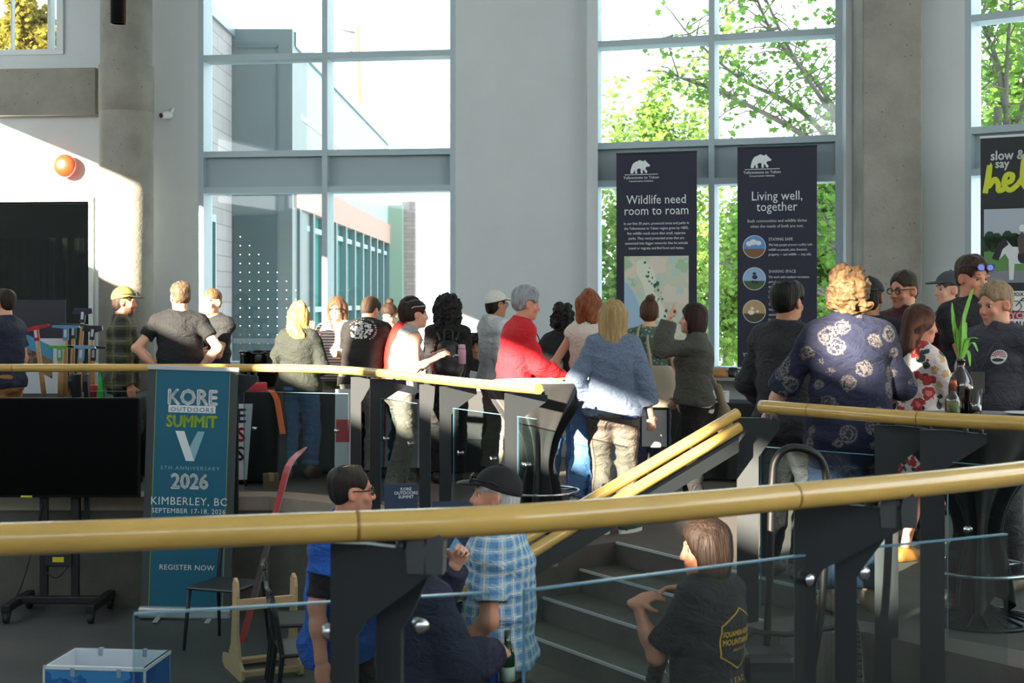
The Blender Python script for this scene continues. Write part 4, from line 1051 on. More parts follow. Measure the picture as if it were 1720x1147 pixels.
for x in (-.33, .33):
    q = MB(); q.box((x-.035, -.30, .09), (x+.035, .30, .15), .01); q.build('leg', black, ts_)
    for y in (-.27, .27):
        q = MB(); q.lathe([(.012, -.02), (.04, -.018), (.042, 0), (.04, .018), (.012, .02)], (0, 0, 0), 18, M=Matrix.Translation((x, y, .043)) @ Matrix.Rotation(R(90), 4, 'Y')); q.box((x-.03, y-.02, .06), (x+.03, y+.02, .095)); q.build('caster', mat('rubber_black', '#1b1b1c', .6), ts_)
q = MB(); q.box((-.11, -.05, .40), (.11, .02, .52), .01); pb = q.build('power_box', mat('box_black', '#1e1f20', .5), ts_)
q = MB(); q.box((-.04, -.054, .44), (.05, -.049, .48)); q.build('sticker', mat('sticker_yellow'), pb)
q = MB(); q.tube(smooth_path([(-.13, -.03, .9), (-.2, -.05, .55), (-.28, -.08, .25), (-.36, -.1, .1)], 6), .006, 6); q.tube(smooth_path([(.11, -.03, .44), (0, -.06, .32), (-.1, -.03, .36)], 6), .006, 6); q.build('cable', black, ts_)

# ================================================================== chairs, ski rack, ski
steel_b = mat('chair_black', '#1a1c1e', .4); seat_w = mat('chair_seat', '#26282a', .35, spec=.6)
def chair(loc, rz, label, c=steel_b):
    r = empty('chair', loc, R(rz), label, 'chair', 'black metal chairs in the sunken hall')
    q = MB(); q.box((-.21, -.21, .43), (.21, .21, .455), .012); q.build('seat', seat_w, r)
    for x in (-1, 1):
        q = MB(); q.tube([(x*.19, .19, .43), (x*.21, .23, 0)], [.016, .012], 8); q.build('leg', c, r)
        q = MB(); q.tube([(x*.21, -.25, 0), (x*.19, -.20, .44), (x*.19, -.235, .66), (x*.185, -.26, .80)], [.012, .016, .016, .013], 8); q.build('leg', c, r)
    q = MB(); q.tube([(-.185, -.26, .80), (0, -.275, .805), (.185, -.26, .80)], .014, 8); q.tube([(-.187, -.245, .70), (0, -.262, .705), (.187, -.245, .70)], .012, 8); q.build('backrest', c, r)
    return r
chair((X_(380, 10.4), 10.4, -.9), 160, 'black chair standing right beside the foot of the teal banner'.replace('right ', ''))
c1 = chair((X_(525, 8.55), 8.55, -.9), -75, 'black metal chair by the person in the blue t-shirt')
c2 = chair((X_(512, 9.3), 9.3, -.9), -80, 'black metal chair behind another chair, next to the plywood ski rack')
ply = mat('plywood', '#c2a57c', .55, bump=.05, bs=30, var=.1, vs_=6, ani=(1, 1, 5))
rk = empty('ski_rack', (X_(440, 9.7), 9.7, -.9), R(25), 'pale plywood rack holding a red ski on the hall floor', 'rack')
side_p = [(-.28, .02), (-.25, .0), (.20, .0), (.26, .03), (.25, .09), (.10, .10), (.02, .20), (-.02, .45), (-.03, .62), (-.07, .66), (-.12, .64), (-.14, .58), (-.13, .30), (-.20, .12), (-.28, .08)]
for y in (-.2, .2):
    q = MB(); q.prism(side_p, y-.011, y+.011, 'y', M=Matrix.Rotation(R(90), 4, 'Z')); q.build('side_panel', ply, rk)
for lo_, hi_ in (((-.2, .14, .02), (.2, .22, .05)), ((-.2, -.24, .03), (.2, -.18, .06)), ((-.2, -.14, .45), (.2, -.10, .52))):
    q = MB(); q.box(lo_, hi_); q.build('cross_slat', ply, rk)
# ski: tapered, with turned up tip
def ski(label, p0, p1, wd=.075):
    r = empty('ski', p0, 0, label, 'ski'); dv = Vector(p1)-Vector(p0); L = dv.length; r.rotation_euler = dv.to_track_quat('Z', 'Y').to_euler()
    r.location = p0
    n_ = 26; q = MB(); P = []
    for i in range(n_+1):
        t = i/n_; wv = wd*(.42+.1*math.cos((t-.5)*4) if False else (.46+.12*abs(2*t-1)))*(1 if t < .93 else max(.12, math.sqrt(max(1-((t-.93)/.07)**2, 0)))); cv = -.0*t if t < .85 else -.11*((t-.85)/.15)**2
        P.append((t*L, wv, cv))
    for (a, b_) in zip(P, P[1:]):
        for y in (0, .008):
            q.quad((-a[1], a[2]+y, a[0]), (a[1], a[2]+y, a[0]), (b_[1], b_[2]+y, b_[0]), (-b_[1], b_[2]+y, b_[0]))
        for sg in (-1, 1): q.quad((sg*a[1], a[2], a[0]), (sg*a[1], a[2]+.008, a[0]), (sg*b_[1], b_[2]+.008, b_[0]), (sg*b_[1], b_[2], b_[0]))
    bmesh.ops.remove_doubles(q.b, verts=q.b.verts, dist=.0004)
    def zones(n, Lk, v, c):
        x, y, z = sep(n, Lk, v); b1 = mathn(n, Lk, 'MULTIPLY', mathn(n, Lk, 'GREATER_THAN', z, .24), mathn(n, Lk, 'LESS_THAN', z, .78))
        return mixc(n, Lk, b1, lin('#a8252a'), lin('#3b2f2d'))
    q.build('ski_body', mat('ski_red', '#a8252a', .35, pattern=zones, bump=.1, bs=50, var=.2, vs_=25), r)
    q = MB()
    for sg in (-1, 1): q.tube([(sg*p[1], p[2]+.004, p[0]) for p in P], .003, 5)
    q.build('edge', mat('ski_edge', '#8d8f92', .3, metal=.8), r)
    return r
ski('red and dark ski with upturned tip leaning out of the plywood rack', tuple(W(408, 1078, 9.75)), tuple(W(494, 745, 10.0)))

# white-lipped blue printed box near the bottom edge
d = 7.9; zt = Z_(1104, d); bx = empty('display_box', (X_(182, d), d, -.9), R(-6), 'open blue printed box with white inside and notched rim', 'box')
hh = zt+.9; wl_ = .285; dl_ = .2
sky_p = mat('box_print', '#1f5f9f', .45, pattern=blotch('#2365a8', [('#3f8ac2', 3, .45, 1, .8), ('#174f93', 4, .4, 5, .8)])); wh = mat('box_white', '#d5dde2', .5)
for (lo_, hi_, n_) in (((-wl_, -dl_, 0), (wl_, -dl_+.012, hh-.02), 'front_panel'), ((-wl_, dl_-.012, 0), (wl_, dl_, hh+.0), 'rear_panel'), ((-wl_, -dl_, 0), (-wl_+.012, dl_, hh), 'end_panel'), ((wl_-.012, -dl_, 0), (wl_, dl_, hh), 'end_panel')):
    q = MB(); q.box(lo_, hi_); q.build(n_, sky_p if n_ != 'rear_panel' else wh, bx)
q = MB(); q.box((-wl_+.012, -dl_+.012, .01), (wl_-.012, dl_-.012, .03)); q.box((-wl_+.012, dl_-.016, .03), (wl_-.012, dl_-.0115, hh-.01)); q.box((-wl_+.012, -dl_+.012, .03), (-wl_+.016, dl_-.012, hh-.005)); q.box((wl_-.016, -dl_+.012, .03), (wl_-.012, dl_-.012, hh-.005)); q.build('lining', wh, bx)
q = MB()
for (a, b_) in (((-wl_-.004, -dl_-.004), (wl_+.004, -dl_+.014)), ((-wl_-.004, dl_-.014), (wl_+.004, dl_+.004)), ((-wl_-.004, -dl_), (-wl_+.014, dl_)), ((wl_-.014, -dl_), (wl_+.004, dl_))):
    q.box((a[0], a[1], hh-.022), (b_[0], b_[1], hh), .003)
for x in (-wl_-.003, wl_-.009): q.box((x, -dl_-.004, 0), (x+.012, -dl_+.008, hh))
q.build('rim', wh, bx)
for x in (-.12, .14):
    q = MB(); q.box((x-.012, -dl_-.006, hh-.055), (x+.012, -dl_+.016, hh-.01)); q.build('notch_clip', mat('clip_grey', '#8fa3b5', .5), bx)
    q = MB(); q.box((x-.012, dl_-.02, hh-.04), (x+.012, dl_+.006, hh+.004)); q.build('notch_clip', mat('clip_grey'), bx)

# ================================================================== bistro tables with gathered black cloths
cloth_b = mat('black_tablecloth', '#191a1b', .8, bump=.2, bs=200, sheen=.2)
def bistro(px, d, label, clabel, top=1.05, r=.36):
    X = X_(px, d); t = empty('bistro_table', (X, d, 0), 0, label, 'table', 'tall round bistro tables on the platform')
    q = MB(); q.lathe([(.0, 0), (.28, .0), (.285, .012), (.27, .022), (.12, .05), (.05, .09), (.045, .12)], (0, 0, 0), 36)
    for k in range(18):
        a = k*2*math.pi/18; q.tube([(.10*math.cos(a), .10*math.sin(a), .058), (.27*math.cos(a), .27*math.sin(a), .026)], .006, 5)
    q.build('base', mat('cast_iron', '#25282a', .4, metal=.4), t)
    q = MB(); q.tube([(0, 0, .1), (0, 0, top-.02)], .04, 18); q.build('pedestal', mat('cast_iron'), t)
    q = MB(); q.tube([(.285*math.cos(k*2*math.pi/40), .285*math.sin(k*2*math.pi/40), .27) for k in range(40)], .011, 8, close=True)
    for k in range(3): a = k*2.094+.4; q.tube([(.04*math.cos(a), .04*math.sin(a), .27), (.28*math.cos(a), .28*math.sin(a), .27)], .008, 6)
    q.build('foot_ring', chrome, t)
    q = MB(); q.lathe([(.0, top-.025), (r-.01, top-.025), (r, top-.018), (r, top-.006), (r-.01, top), (0, top)], (0, 0, 0), 40); q.build('tabletop', black, t)
    prof = [(0, top+.004), (r+.004, top+.004), (r+.014, top-.005), (r+.012, top-.05), (r*.9, top-.13), (r*.62, top-.27), (r*.36, top-.40), (.10, top-.52), (.085, top-.60), (.12, top-.72), (.145, top-.85), (.15, top-.93)]
    q = MB(); rings = []; n_ = 72; rg = random.Random(int(px))
    ph = [rg.uniform(0, 6) for _ in range(4)]
    for j, (rr, z) in enumerate(prof):
        am = 0 if j < 3 else min(.03, .008*(j-2))
        rings.append([q.b.verts.new(((rr+am*(math.sin(a*9+ph[0]+j*.1)+.6*math.sin(a*14+ph[1])))*math.cos(a), (rr+am*(math.sin(a*9+ph[0]+j*.1)+.6*math.sin(a*14+ph[1])))*math.sin(a), z+(0 if j < 9 else .06*math.sin(a*3+ph[2])))) for a in [k*2*math.pi/n_ for k in range(n_)]] if rr > 0 else [q.b.verts.new((0, 0, z))])
    for A_, B_ in zip(rings, rings[1:]):
        for k in range(n_):
            vs4 = []
            for v in (A_[k % len(A_)], A_[(k+1) % len(A_)], B_[(k+1) % n_], B_[k]):
                if v not in vs4: vs4.append(v)
            f = q.b.faces.new(vs4); f.smooth = True
    c_ = q.build('tablecloth', cloth_b); c_.location = (X, d, 0); sd = c_.modifiers.new('s', 'SUBSURF'); sd.levels = 1; sd.render_levels = 2
    tag(c_, clabel, 'tablecloth', 'black gathered tablecloths')
    return t
bistro(905, 10.12, 'round bistro table that the person in the red sweater leans on', 'black gathered cloth on the table before the red sweater')
bistro(1645, 7.2, 'round bistro table holding bottles and plates beside the dark grey shirt', 'black gathered cloth under the bottles and plates', top=1.035, r=.40)
# things on the second table
tz = 1.041; d = 7.0
gl_c = glass('clear_bottle', '#cfd8cf', .10); amber = mat('amber_glass', '#1c0c06', .08, spec=.8, coat=.5)
def lathe_obj(name, prof, m, parent=None, n=24):
    q = MB(); q.lathe(prof, (0, 0, 0), n); return q.build(name, m, parent)
b1 = empty('bottle', (X_(1601, 7.0), 7.0, tz), 0, 'small clear glass bottle with a copper capped neck', 'bottle')
lathe_obj('glass_body', [(0, 0), (.036, 0), (.039, .006), (.039, .088), (.035, .105), (.018, .125), (.0155, .14)], gl_c, b1)
lathe_obj('liquid', [(0, .003), (.034, .004), (.034, .085), (0, .086)], mat('pale_liquid', '#8d8f5e', .15), b1)
lathe_obj('neck_wrap', [(.016, .135), (.0165, .175), (.0165, .19), (.0, .191)], mat('copper_wrap', '#a15a3a', .35, metal=.5), b1)
b2 = empty('growler_bottle', (X_(1614, 7.1), 7.1, tz), 0, 'big dark amber growler bottle with a green plant in its neck', 'bottle')
lathe_obj('glass_body', [(0, 0), (.055, 0), (.06, .008), (.06, .15), (.052, .19), (.026, .235), (.019, .25), (.018, .275), (.021, .278), (.021, .29)], amber, b2)
pl = empty('spider_plant', (X_(1614, 7.1), 7.1, tz+.27), 0, 'bright green long-leaved plant standing in the amber growler', 'plant')
leafm = mat('leaf_green', '#6fae38', .5, var=.25, vs_=20)
def blade(parent, p, m, wd=.012):
    q = MB(); P = smooth_path(p, 6); n_ = len(P)
    for i in range(n_-1):
        def e_(j):
            t = j/(n_-1); w_ = wd*math.sin(math.pi*min(t*.8+.18, 1))**.8; return w_
        a, b_ = P[i], P[i+1]; u = Vector((.9, .4, 0)); 
        q.quad(a-u*e_(i), a+u*e_(i), b_+u*e_(i+1), b_-u*e_(i+1))
    o_ = q.build('leaf', m, parent); s_ = o_.modifiers.new('s', 'SOLIDIFY'); s_.thickness = .0015; return o_
for pts in ([(0, 0, 0), (-.005, 0, .12), (.02, 0, .24), (.05, 0, .34), (.062, 0, .37)], [(0, 0, 0), (-.02, .01, .12), (-.035, .01, .22), (-.042, .01, .30)], [(0, 0, 0), (.01, -.01, .1), (.012, -.01, .2), (.01, -.01, .25)], [(0, 0, 0), (.02, .01, .1), (.03, .01, .2)], [(0, 0, 0), (-.01, .0, .1), (-.02, .0, .17)], [(0, 0, .0), (.03, .0, .08), (.06, 0, .10), (.085, 0, .055)], [(0, 0, .0), (.025, .02, .06), (.05, .03, .04), (.055, .03, -.02)], [(0, 0, 0), (.03, -.01, .11), (.05, -.02, .125), (.08, -.02, .12)]): blade(pl, pts, leafm, .014)
b3 = empty('drinking_glass', (X_(1638, 7.0), 7.0, tz), 0, 'tall dark drinking glass with a pale logo beside the growler', 'glass')
lathe_obj('glass_body', [(0, 0), (.026, 0), (.028, .004), (.033, .145), (.031, .145), (.027, .008), (0, .006)], glass('smoke_glass', '#6b6f52', .12), b3)
lathe_obj('drink', [(0, .008), (.0265, .008), (.030, .125), (0, .125)], mat('dark_drink', '#17140d', .2), b3)
for i, (px, dd, lab) in enumerate(((1658, 6.93, 'white plate on the bistro table next to the drinking glass'), (1716, 7.2, 'white plate on the bistro table before the person with the belt'))):
    p_ = lathe_obj('plate', [(0, 0), (.05, 0), (.085, .012), (.09, .014), (.085, .016), (.05, .005), (0, .005)], mat('plate_white', '#dfe4e4', .3), None, 36); p_.location = (X_(px, dd), dd, tz); tag(p_, lab, 'plate', 'white plates on the bistro table')

# ================================================================== things on the left: tools, boards, table
tbl = mat('black_cloth_table', '#1b1c1d', .85, bump=.2, bs=100)
def draped_table(name_label, cx_, cy_, w_, dd, h_, rz=0):
    t = empty('folding_table', (cx_, cy_, 0), R(rz), name_label, 'table')
    q = MB(); q.box((-w_/2, -dd/2, h_-.03), (w_/2, dd/2, h_)); q.build('tabletop', black, t)
    for x in (-1, 1):
        for y in (-1, 1): q = MB(); q.tube([(x*(w_/2-.1), y*(dd/2-.08), 0), (x*(w_/2-.1), y*(dd/2-.08), h_-.03)], .015, 8); q.build('leg', dark_steel, t)
    q = MB(); P = []
    n_ = 160; per = 2*(w_+dd)
    for k in range(n_):
        s_ = per*k/n_
        if s_ < w_: x, y, nx, ny = -w_/2+s_, -dd/2, 0, -1
        elif s_ < w_+dd: x, y, nx, ny = w_/2, -dd/2+s_-w_, 1, 0
        elif s_ < 2*w_+dd: x, y, nx, ny = w_/2-(s_-w_-dd), dd/2, 0, 1
        else: x, y, nx, ny = -w_/2, dd/2-(s_-2*w_-dd), -1, 0
        P.append((x, y, nx, ny, s_))
    rings = []
    for j, z in enumerate((h_+.004, h_-.02, h_-.2, h_*.5, .03)):
        am = (.0, .004, .012, .022, .03)[j]; rings.append([q.b.verts.new((x+nx*(.006+am*(1+math.sin(s_*26))), y+ny*(.006+am*(1+math.sin(s_*26+1))), z)) for x, y, nx, ny, s_ in P])
    for A_, B_ in zip(rings, rings[1:]):
        for k in range(n_): f = q.b.faces.new((A_[k], A_[(k+1) % n_], B_[(k+1) % n_], B_[k])); f.smooth = True
    q.b.faces.new(rings[0])
    c_ = q.build('tablecloth', tbl); c_.location = (cx_, cy_, 0); c_.rotation_euler = (0, 0, R(rz))
    return t, c_
_, c_ = draped_table('folding table under the black cloth where the trail tools stand', X_(110, 13.2), 13.25, 1.5, .75, .74); tag(c_, 'black cloth on the table carrying the trail tools', 'tablecloth')
_, c_ = draped_table('folding table under a black cloth with a vertical letter sign', X_(416, 12.75), 12.85, .60, .6, .80, 0); tag(c_, 'black cloth on the small table with the letter sign', 'tablecloth')
_, c_ = draped_table('long exhibit table between the striped shirt and the window', X_(610, 13.5), 13.5, 1.5, .52, .76, -3); tag(c_, 'black cloth over the long exhibit table by the window', 'tablecloth')
_, c_ = draped_table('dark exhibit table below the two navy banners', X_(1235, 12.9), 12.95, 1.5, .5, .70, -17); tag(c_, 'black cloth on the exhibit table below the navy banners', 'tablecloth')
wood = mat('tool_handle_wood', '#c49a66', .5, var=.12, vs_=8, ani=(1, 1, 8), bump=.05, bs=40)
def tool(label, px, pyt, pyb, d, c, kind, tilt=0, rz=0):
    z0 = .745; zt = Z_(pyt, d); L = zt-z0
    r = empty('trail_tool', (X_(px, d), d, z0), 0, label, 'tool', 'trail building tools on the black table'); r.rotation_euler = (0, R(tilt), R(rz))
    q = MB(); q.tube([(0, 0, 0), (0, 0, L*.5), (0, 0, L-.02)], [.024, .02, .017], 10); q.build('handle', wood, r)
    m = mat('tool_'+c.lstrip('#'), c, .4, metal=.1)
    q = MB(); q.box((-.024, -.02, L-.13), (.024, .02, L), .006)
    if kind == 'mattock': q.prism([(-.14, L-.035), (-.13, L-.02), (0, L+.012), (.11, L+.012), (.14, L), (.11, L-.012), (.02, L-.025), (-.02, L-.03)], -.012, .012, 'y')
    elif kind == 'axe': q.prism([(-.1, L-.055), (-.08, L-.0), (0, L+.005), (.08, L+.01), (.09, L-.035), (.02, L-.06)], -.014, .014, 'y')
    else: q.prism([(-.13, L-.012), (-.12, L+.008), (.12, L+.008), (.13, L-.012), (.02, L-.02), (-.02, L-.02)], -.018, .018, 'y')
    h_ = q.build('head', m, r)
    q = MB(); q.box((-.012, -.022, L-.10), (.012, -.0205, L-.03)); q.build('sticker', mat('tool_sticker', '#c9d0d6', .5), h_)
    return r
tool('trail tool with a red mattock head, tallest red one by the poster', 74, 548, 650, 13.15, '#b3262b', 'mattock', -7)
tool('trail tool with a pale blue hoe head between wooden handles', 109, 548, 650, 13.1, '#5b8fc0', 'hoe', 1)
tool('trail tool with a green head at half height', 101, 582, 650, 13.0, '#58a84e', 'hoe', 0)
tool('trail tool with a dark head just behind the pale blue one', 120, 545, 650, 13.3, '#2c3a40', 'hoe', 2)
tool('trail tool with a dark purple collar, highest of the rack', 130, 518, 650, 13.3, '#2a2440', 'axe', 4)
tool('trail tool with a sky blue collar at half height', 133, 582, 650, 13.0, '#6d9cc6', 'hoe', 3)
tool('trail tool with a black head next to the pale window frame', 147, 547, 650, 13.25, '#20202c', 'axe', 5)
tool('trail tool with a black head at half height beside the flannel shirt', 154, 582, 650, 13.1, '#1e2226', 'hoe', 3)
def board(label, cat, px, py, d, w_, h_, rz, tilt, build, name='poster_board', m=None, z=None):
    p = W(px, py, d); r = empty(name, (p.x, p.y, p.z if z is None else z), 0, label, cat); r.rotation_euler = (R(tilt), 0, R(rz))
    q = MB(); q.box((-w_/2, 0, 0), (w_/2, .012, h_)); q.build('board', m or mat('board_white', '#ccd2d8', .6), r); build(r); return r
def b_photo(r):
    q = MB(); q.prism([(-.12, .30), (.16, .14), (.16, .44), (-.10, .56)], -.004, 0, 'y'); ph = q.build('printed_photo', mat('photo_blue', '#3d8fb8', .5), r)
    q = MB(); q.prism([(-.12, .30), (.16, .14), (.16, .31), (-.06, .42), (-.12, .40)], -.006, -.002, 'y'); q.build('photo_ground', mat('photo_earth', '#7a5a3c', .6, pattern=blotch('#86663f', [('#4d3a2a', 14, .4, 2, .6)])), ph)
board('white poster with a tilted landscape photo beside the red mattock', 'poster', 58, 652, 13.35, .52, .52, 0, -6, b_photo, z=.748)
def b_0s(r):
    text('0s', .19, -.16, .30, w_ink, r, y=-.004, bold=.006)
    q = MB(); 
    for a, b_, rr in ((.2, .42, .1), (.05, .5, .07), (.3, .3, .08)): q.prism(circ(a, b_, rr, rr*.7, 12), -.004, 0, 'y')
    q.build('printed_clouds', mat('print_grey', '#4a4a55', .6), r)
board('dark display board with white characters behind the trail tools', 'sign', 35, 652, 13.55, .85, .88, 0, 0, b_0s, 'display_board', mat('board_dark', '#2b2b35', .6), z=.748)
q = MB()
for k in range(5): q.box((-.03+.0, -.012, 0), (.03, .012, .01)); break
q.prism([(-.035, 0), (.035, 0), (.012, .2), (0, .24), (-.012, .2)], -.012, .012, 'y'); o_ = q.build('green_rake', mat('bright_green', '#1fa63c', .4)); o_.location = (X_(169, 12.6), 12.6, .745+0); o_.location.z = .745; tag(o_, 'bright green plastic wedge on the black table by the flannel shirt', 'tool')
q = MB(); q.box((-.045, -.05, 0), (.045, .05, .11), .012); q.box((-.02, -.06, .02), (.02, .06, .09), .006); o_ = q.build('red_box', mat('bright_red', '#b0241f', .45)); o_.location = (X_(158, 12.95), 12.95, .745); tag(o_, 'small red block on the black table next to the green wedge', 'box')
# letter sign, red lunch box, orange strap, cardboard box
d = 12.4; sg = empty('letter_sign', (X_(405, d), d, .06), R(12), 'white upright sign with the letters E S S, before the black table'.replace('E S S', 'in a column'), 'sign'); 
q = MB(); q.prism([(-.08, 0), (.05, 0), (.10, .66), (-.08, .66)], 0, .012, 'y'); q.build('board', mat('board_white'), sg)
text('E', .17, -.0, .50, mat('ink_navy', '#22283c', .5), sg, bold=.004); text('S', .17, .0, .335, mat('ink_red', '#b3262f', .5), sg, bold=.004); text('S', .17, -.01, .17, mat('ink_navy'), sg, bold=.004)
q = MB(); q.tube([(0, .02, 0), (0, .25, -.06)], .008, 6); q.tube([(-.06, .012, -.06), (-.06, .012, .0)], .008, 6); q.tube([(.04, .012, -.06), (.04, .012, .0)], .008, 6); q.build('easel_leg', black, sg)
rb = empty('tool_case', (X_(424, 12.7), 12.7, .805), R(10), 'red and black case lying on the small black table', 'case')
q = MB(); q.box((-.10, -.07, 0), (.13, .07, .085), .015); q.build('shell', mat('case_red', '#b02a30', .45), rb)
q = MB(); q.box((-.17, -.05, .0), (-.06, .05, .05), .01); q.build('pouch', mat('case_orange', '#d9642f', .6), rb)
q = MB(); q.tube([(-.05, 0, .085), (-.03, 0, .11), (.05, 0, .11), (.07, 0, .085)], .008, 6); q.build('handle', black, rb)
q = MB(); P = smooth_path([(.02, 0, .0), (.10, -.06, .01), (.16, -.12, -.06), (.19, -.14, -.2), (.22, -.15, -.36)], 8)
for a, b_ in zip(P, P[1:]): q.quad(a+Vector((-.025, 0, 0)), a+Vector((.025, .01, 0)), b_+Vector((.025, .01, 0)), b_+Vector((-.025, 0, 0)))
o_ = q.build('orange_strap', mat('strap_orange', '#ee6a1c', .6)); o_.location = (X_(440, 12.68), 12.62, .812); sd = o_.modifiers.new('s', 'SOLIDIFY'); sd.thickness = .003; tag(o_, 'orange webbing strap hanging off the small black table', 'strap')
def carton(label, px, d, w_, dd, h_, c, rz, z=0):
    r = empty('cardboard_box', (X_(px, d), d, z), R(rz), label, 'box'); q = MB(); q.box((-w_/2, -dd/2, 0), (w_/2, dd/2, h_), .003); q.build('carton', mat('cardboard_'+c.lstrip('#'), c, .8, bump=.05), r)
    q = MB(); q.box((-.02, -dd/2-.001, h_-.06), (.02, dd/2+.001, h_+.001)); q.build('tape', mat('tape_tan', '#b89a70', .4), r); return r
carton('small brown cardboard box on the floor by the rolled jeans', 455, 12.35, .13, .12, .12, '#8a6f52', 15)
# black bin bag style camera tub behind the rail
tb_ = empty('black_tub', (X_(436, 13.6), 13.6, .805), 0, 'glossy black tub lined with a black bag, by the window', 'tub')
lathe_obj('tub_wall', [(0, 0), (.16, 0), (.175, .02), (.19, .30), (.185, .32), (.17, .32), (.165, .03), (0, .03)], mat('gloss_black', '#101112', .15, spec=.7), tb_, 28)
q = MB(); rg = random.Random(3); q.tube([(.185*math.cos(a)+rg.uniform(-.006, .006), .185*math.sin(a)+rg.uniform(-.006, .006), .32+rg.uniform(-.012, .012)) for a in np.linspace(0, 2*math.pi, 30)[:-1]], .012, 6, close=True); q.build('bag_rim', mat('gloss_black'), tb_)
q = MB(); q.box((-.35, -.25, 0), (.35, .25, .80)); o_ = q.build('exhibit_plinth', mat('plinth_black', '#202122', .6)); o_.location = (X_(436, 13.6), 13.65, 0); tag(o_, 'black plinth carrying the glossy black tub', 'plinth')
# boards leaning behind the rail posts
def b_cpc(r):
    text('B', .11, -.02, .50, mat('ink_sky', '#6fb0d8', .5), r, bold=.003); text('CPC', .06, .0, .27, mat('ink_navy'), r, bold=.002)
    q = MB(); q.box((-.16, -.004, .0), (-.145, 0, .6)); q.build('printed_stripe', mat('ink_red'), r)
    q = MB(); q.prism([(.02, .06), (.07, .06), (.07, .12), (.045, .15), (.02, .12)], -.004, 0, 'y'); q.build('printed_shield', mat('ink_navy'), r)
board('white exhibit board with pale blue letter leaning under the long table', 'poster', 672, 785, 12.9, .36, .62, -8, -8, b_cpc)
def b_slim(r):
    q = MB(); q.box((-.06, -.004, .25), (.06, 0, .45)); q.build('printed_block', mat('ink_red'), r)
board('slim white and red exhibit panel behind the rail post', 'poster', 575, 790, 12.6, .14, .72, 0, -5, b_slim)
def b_kore(r):
    text('KORE\nOUTDOORS\nSUMMIT', .026, .03, .29, w_ink, r, lead=.9, bold=.001)
board('navy summit sign on a stand behind the blue t-shirt', 'sign', 674, 905, 8.6, .20, .33, 10, -4, b_kore, 'display_board', mat('board_navy', '#1d3550', .5))
for (px, py, d_, L_) in ((674, 905, 8.6, 1),):
    p = W(px, py, d_); q = MB(); q.tube([(p.x, p.y+.02, -.9), (p.x, p.y+.02, p.z+.02)], .012, 8); q.lathe([(.14, -.9), (.14, -.885), (.02, -.87)], (p.x, p.y+.02, 0), 20); o_ = q.build('sign_stand', black); tag(o_, 'thin black floor stand holding the navy summit sign', 'stand')
def b_k2(r):
    text('KORE OUT', .035, .03, .36, w_ink, r, bold=.001); 
    q = MB(); q.prism([(-.12, .05), (-.02, .22), (.03, .16), (.08, .25), (.13, .05)], -.004, 0, 'y'); q.build('printed_mountain', mat('ink_sky'), r)
board('navy poster with mountain drawing standing behind the plaid shirt', 'poster', 772, 968, 8.0, .30, .42, 8, -8, b_k2, 'display_board', mat('board_navy'))
p = W(772, 968, 8.0); q = MB(); q.box((p.x-.2, p.y-.06, -.9), (p.x+.2, p.y+.14, p.z-.002)); o_ = q.build('poster_plinth', mat('plinth_black')); tag(o_, 'dark plinth under the navy mountain poster', 'plinth')
# leaflets on the exhibit tables
rg = random.Random(2)
for i, (px, d_, c_, lab) in enumerate(((795, 13.55, '#c9cfd6', 'white leaflet standing by the seated person'), (812, 13.5, '#dfe3e6', 'white leaflet fanned out beside another leaflet'), (828, 13.48, '#cfd4da', 'white leaflet at the end of the fanned leaflets'))):
    q = MB(); q.box((-.07, -.001, 0), (.07, .001, .2)); o_ = q.build('leaflet', mat('leaflet_'+c_.lstrip('#'), c_, .5)); o_.location = (X_(px, d_), d_, .76); o_.rotation_euler = (R(-25), R(12+6*i), 0); tag(o_, lab, 'leaflet', 'leaflets standing on the white counter')
q = MB(); q.box((-.5, -.25, 0), (.5, .25, .76), .01); o_ = q.build('leaflet_counter', mat('counter_dark', '#2a2c2e', .6)); o_.location = (X_(815, 13.6), 13.68, 0); tag(o_, 'dark counter with leaflets behind the red sweater', 'counter')
# hat, mug and card by the banners
ht_ = empty('sun_hat', (X_(1210, 13.3), 13.3, .905), R(20), 'tan cap resting on the window ledge below the banners', 'hat')
lathe_obj('crown', [(.095, 0), (.092, .03), (.08, .06), (.05, .08), (0, .085)], mat('hat_tan', '#a8763e', .7), ht_)
q = MB(); q.prism([(-.08, .02), (-.17, -.02), (-.19, .0), (-.17, .03), (-.08, .07)], .0, .008, 'z'); q.build('brim', mat('hat_brim', '#39342c', .7), ht_)
mg = empty('mug', (X_(1231, 13.25), 13.25, .905), 0, 'black mug on the window ledge next to the tan cap', 'mug')
lathe_obj('cup', [(0, 0), (.04, 0), (.043, .01), (.043, .09), (.04, .09), (.038, .01), (0, .008)], mat('mug_black', '#1d1e20', .3), mg)
q = MB(); q.tube(smooth_path([(.04, 0, .075), (.07, 0, .07), (.07, 0, .025), (.04, 0, .02)], 5), .006, 8); q.build('handle', mat('mug_black'), mg)
cd = empty('card', (X_(1209, 12.8), 12.75, .71), R(-10), 'small white handwritten card standing on the dark table', 'card'); cd.rotation_euler = (R(-15), 0, R(-10))
q = MB(); q.box((-.075, 0, 0), (.075, .004, .105)); q.build('board', mat('card_white', '#d5dbe2', .6), cd)
q = MB(); 
for k in range(4): q.box((-.055, -.0015, .085-.014*k), (.05-.012*(k % 2), 0, .088-.014*k))
q.prism(circ(-.02, .022, .03, .014, 14), -.0015, 0, 'y'); q.build('handwriting', mat('ink_dark'), cd)

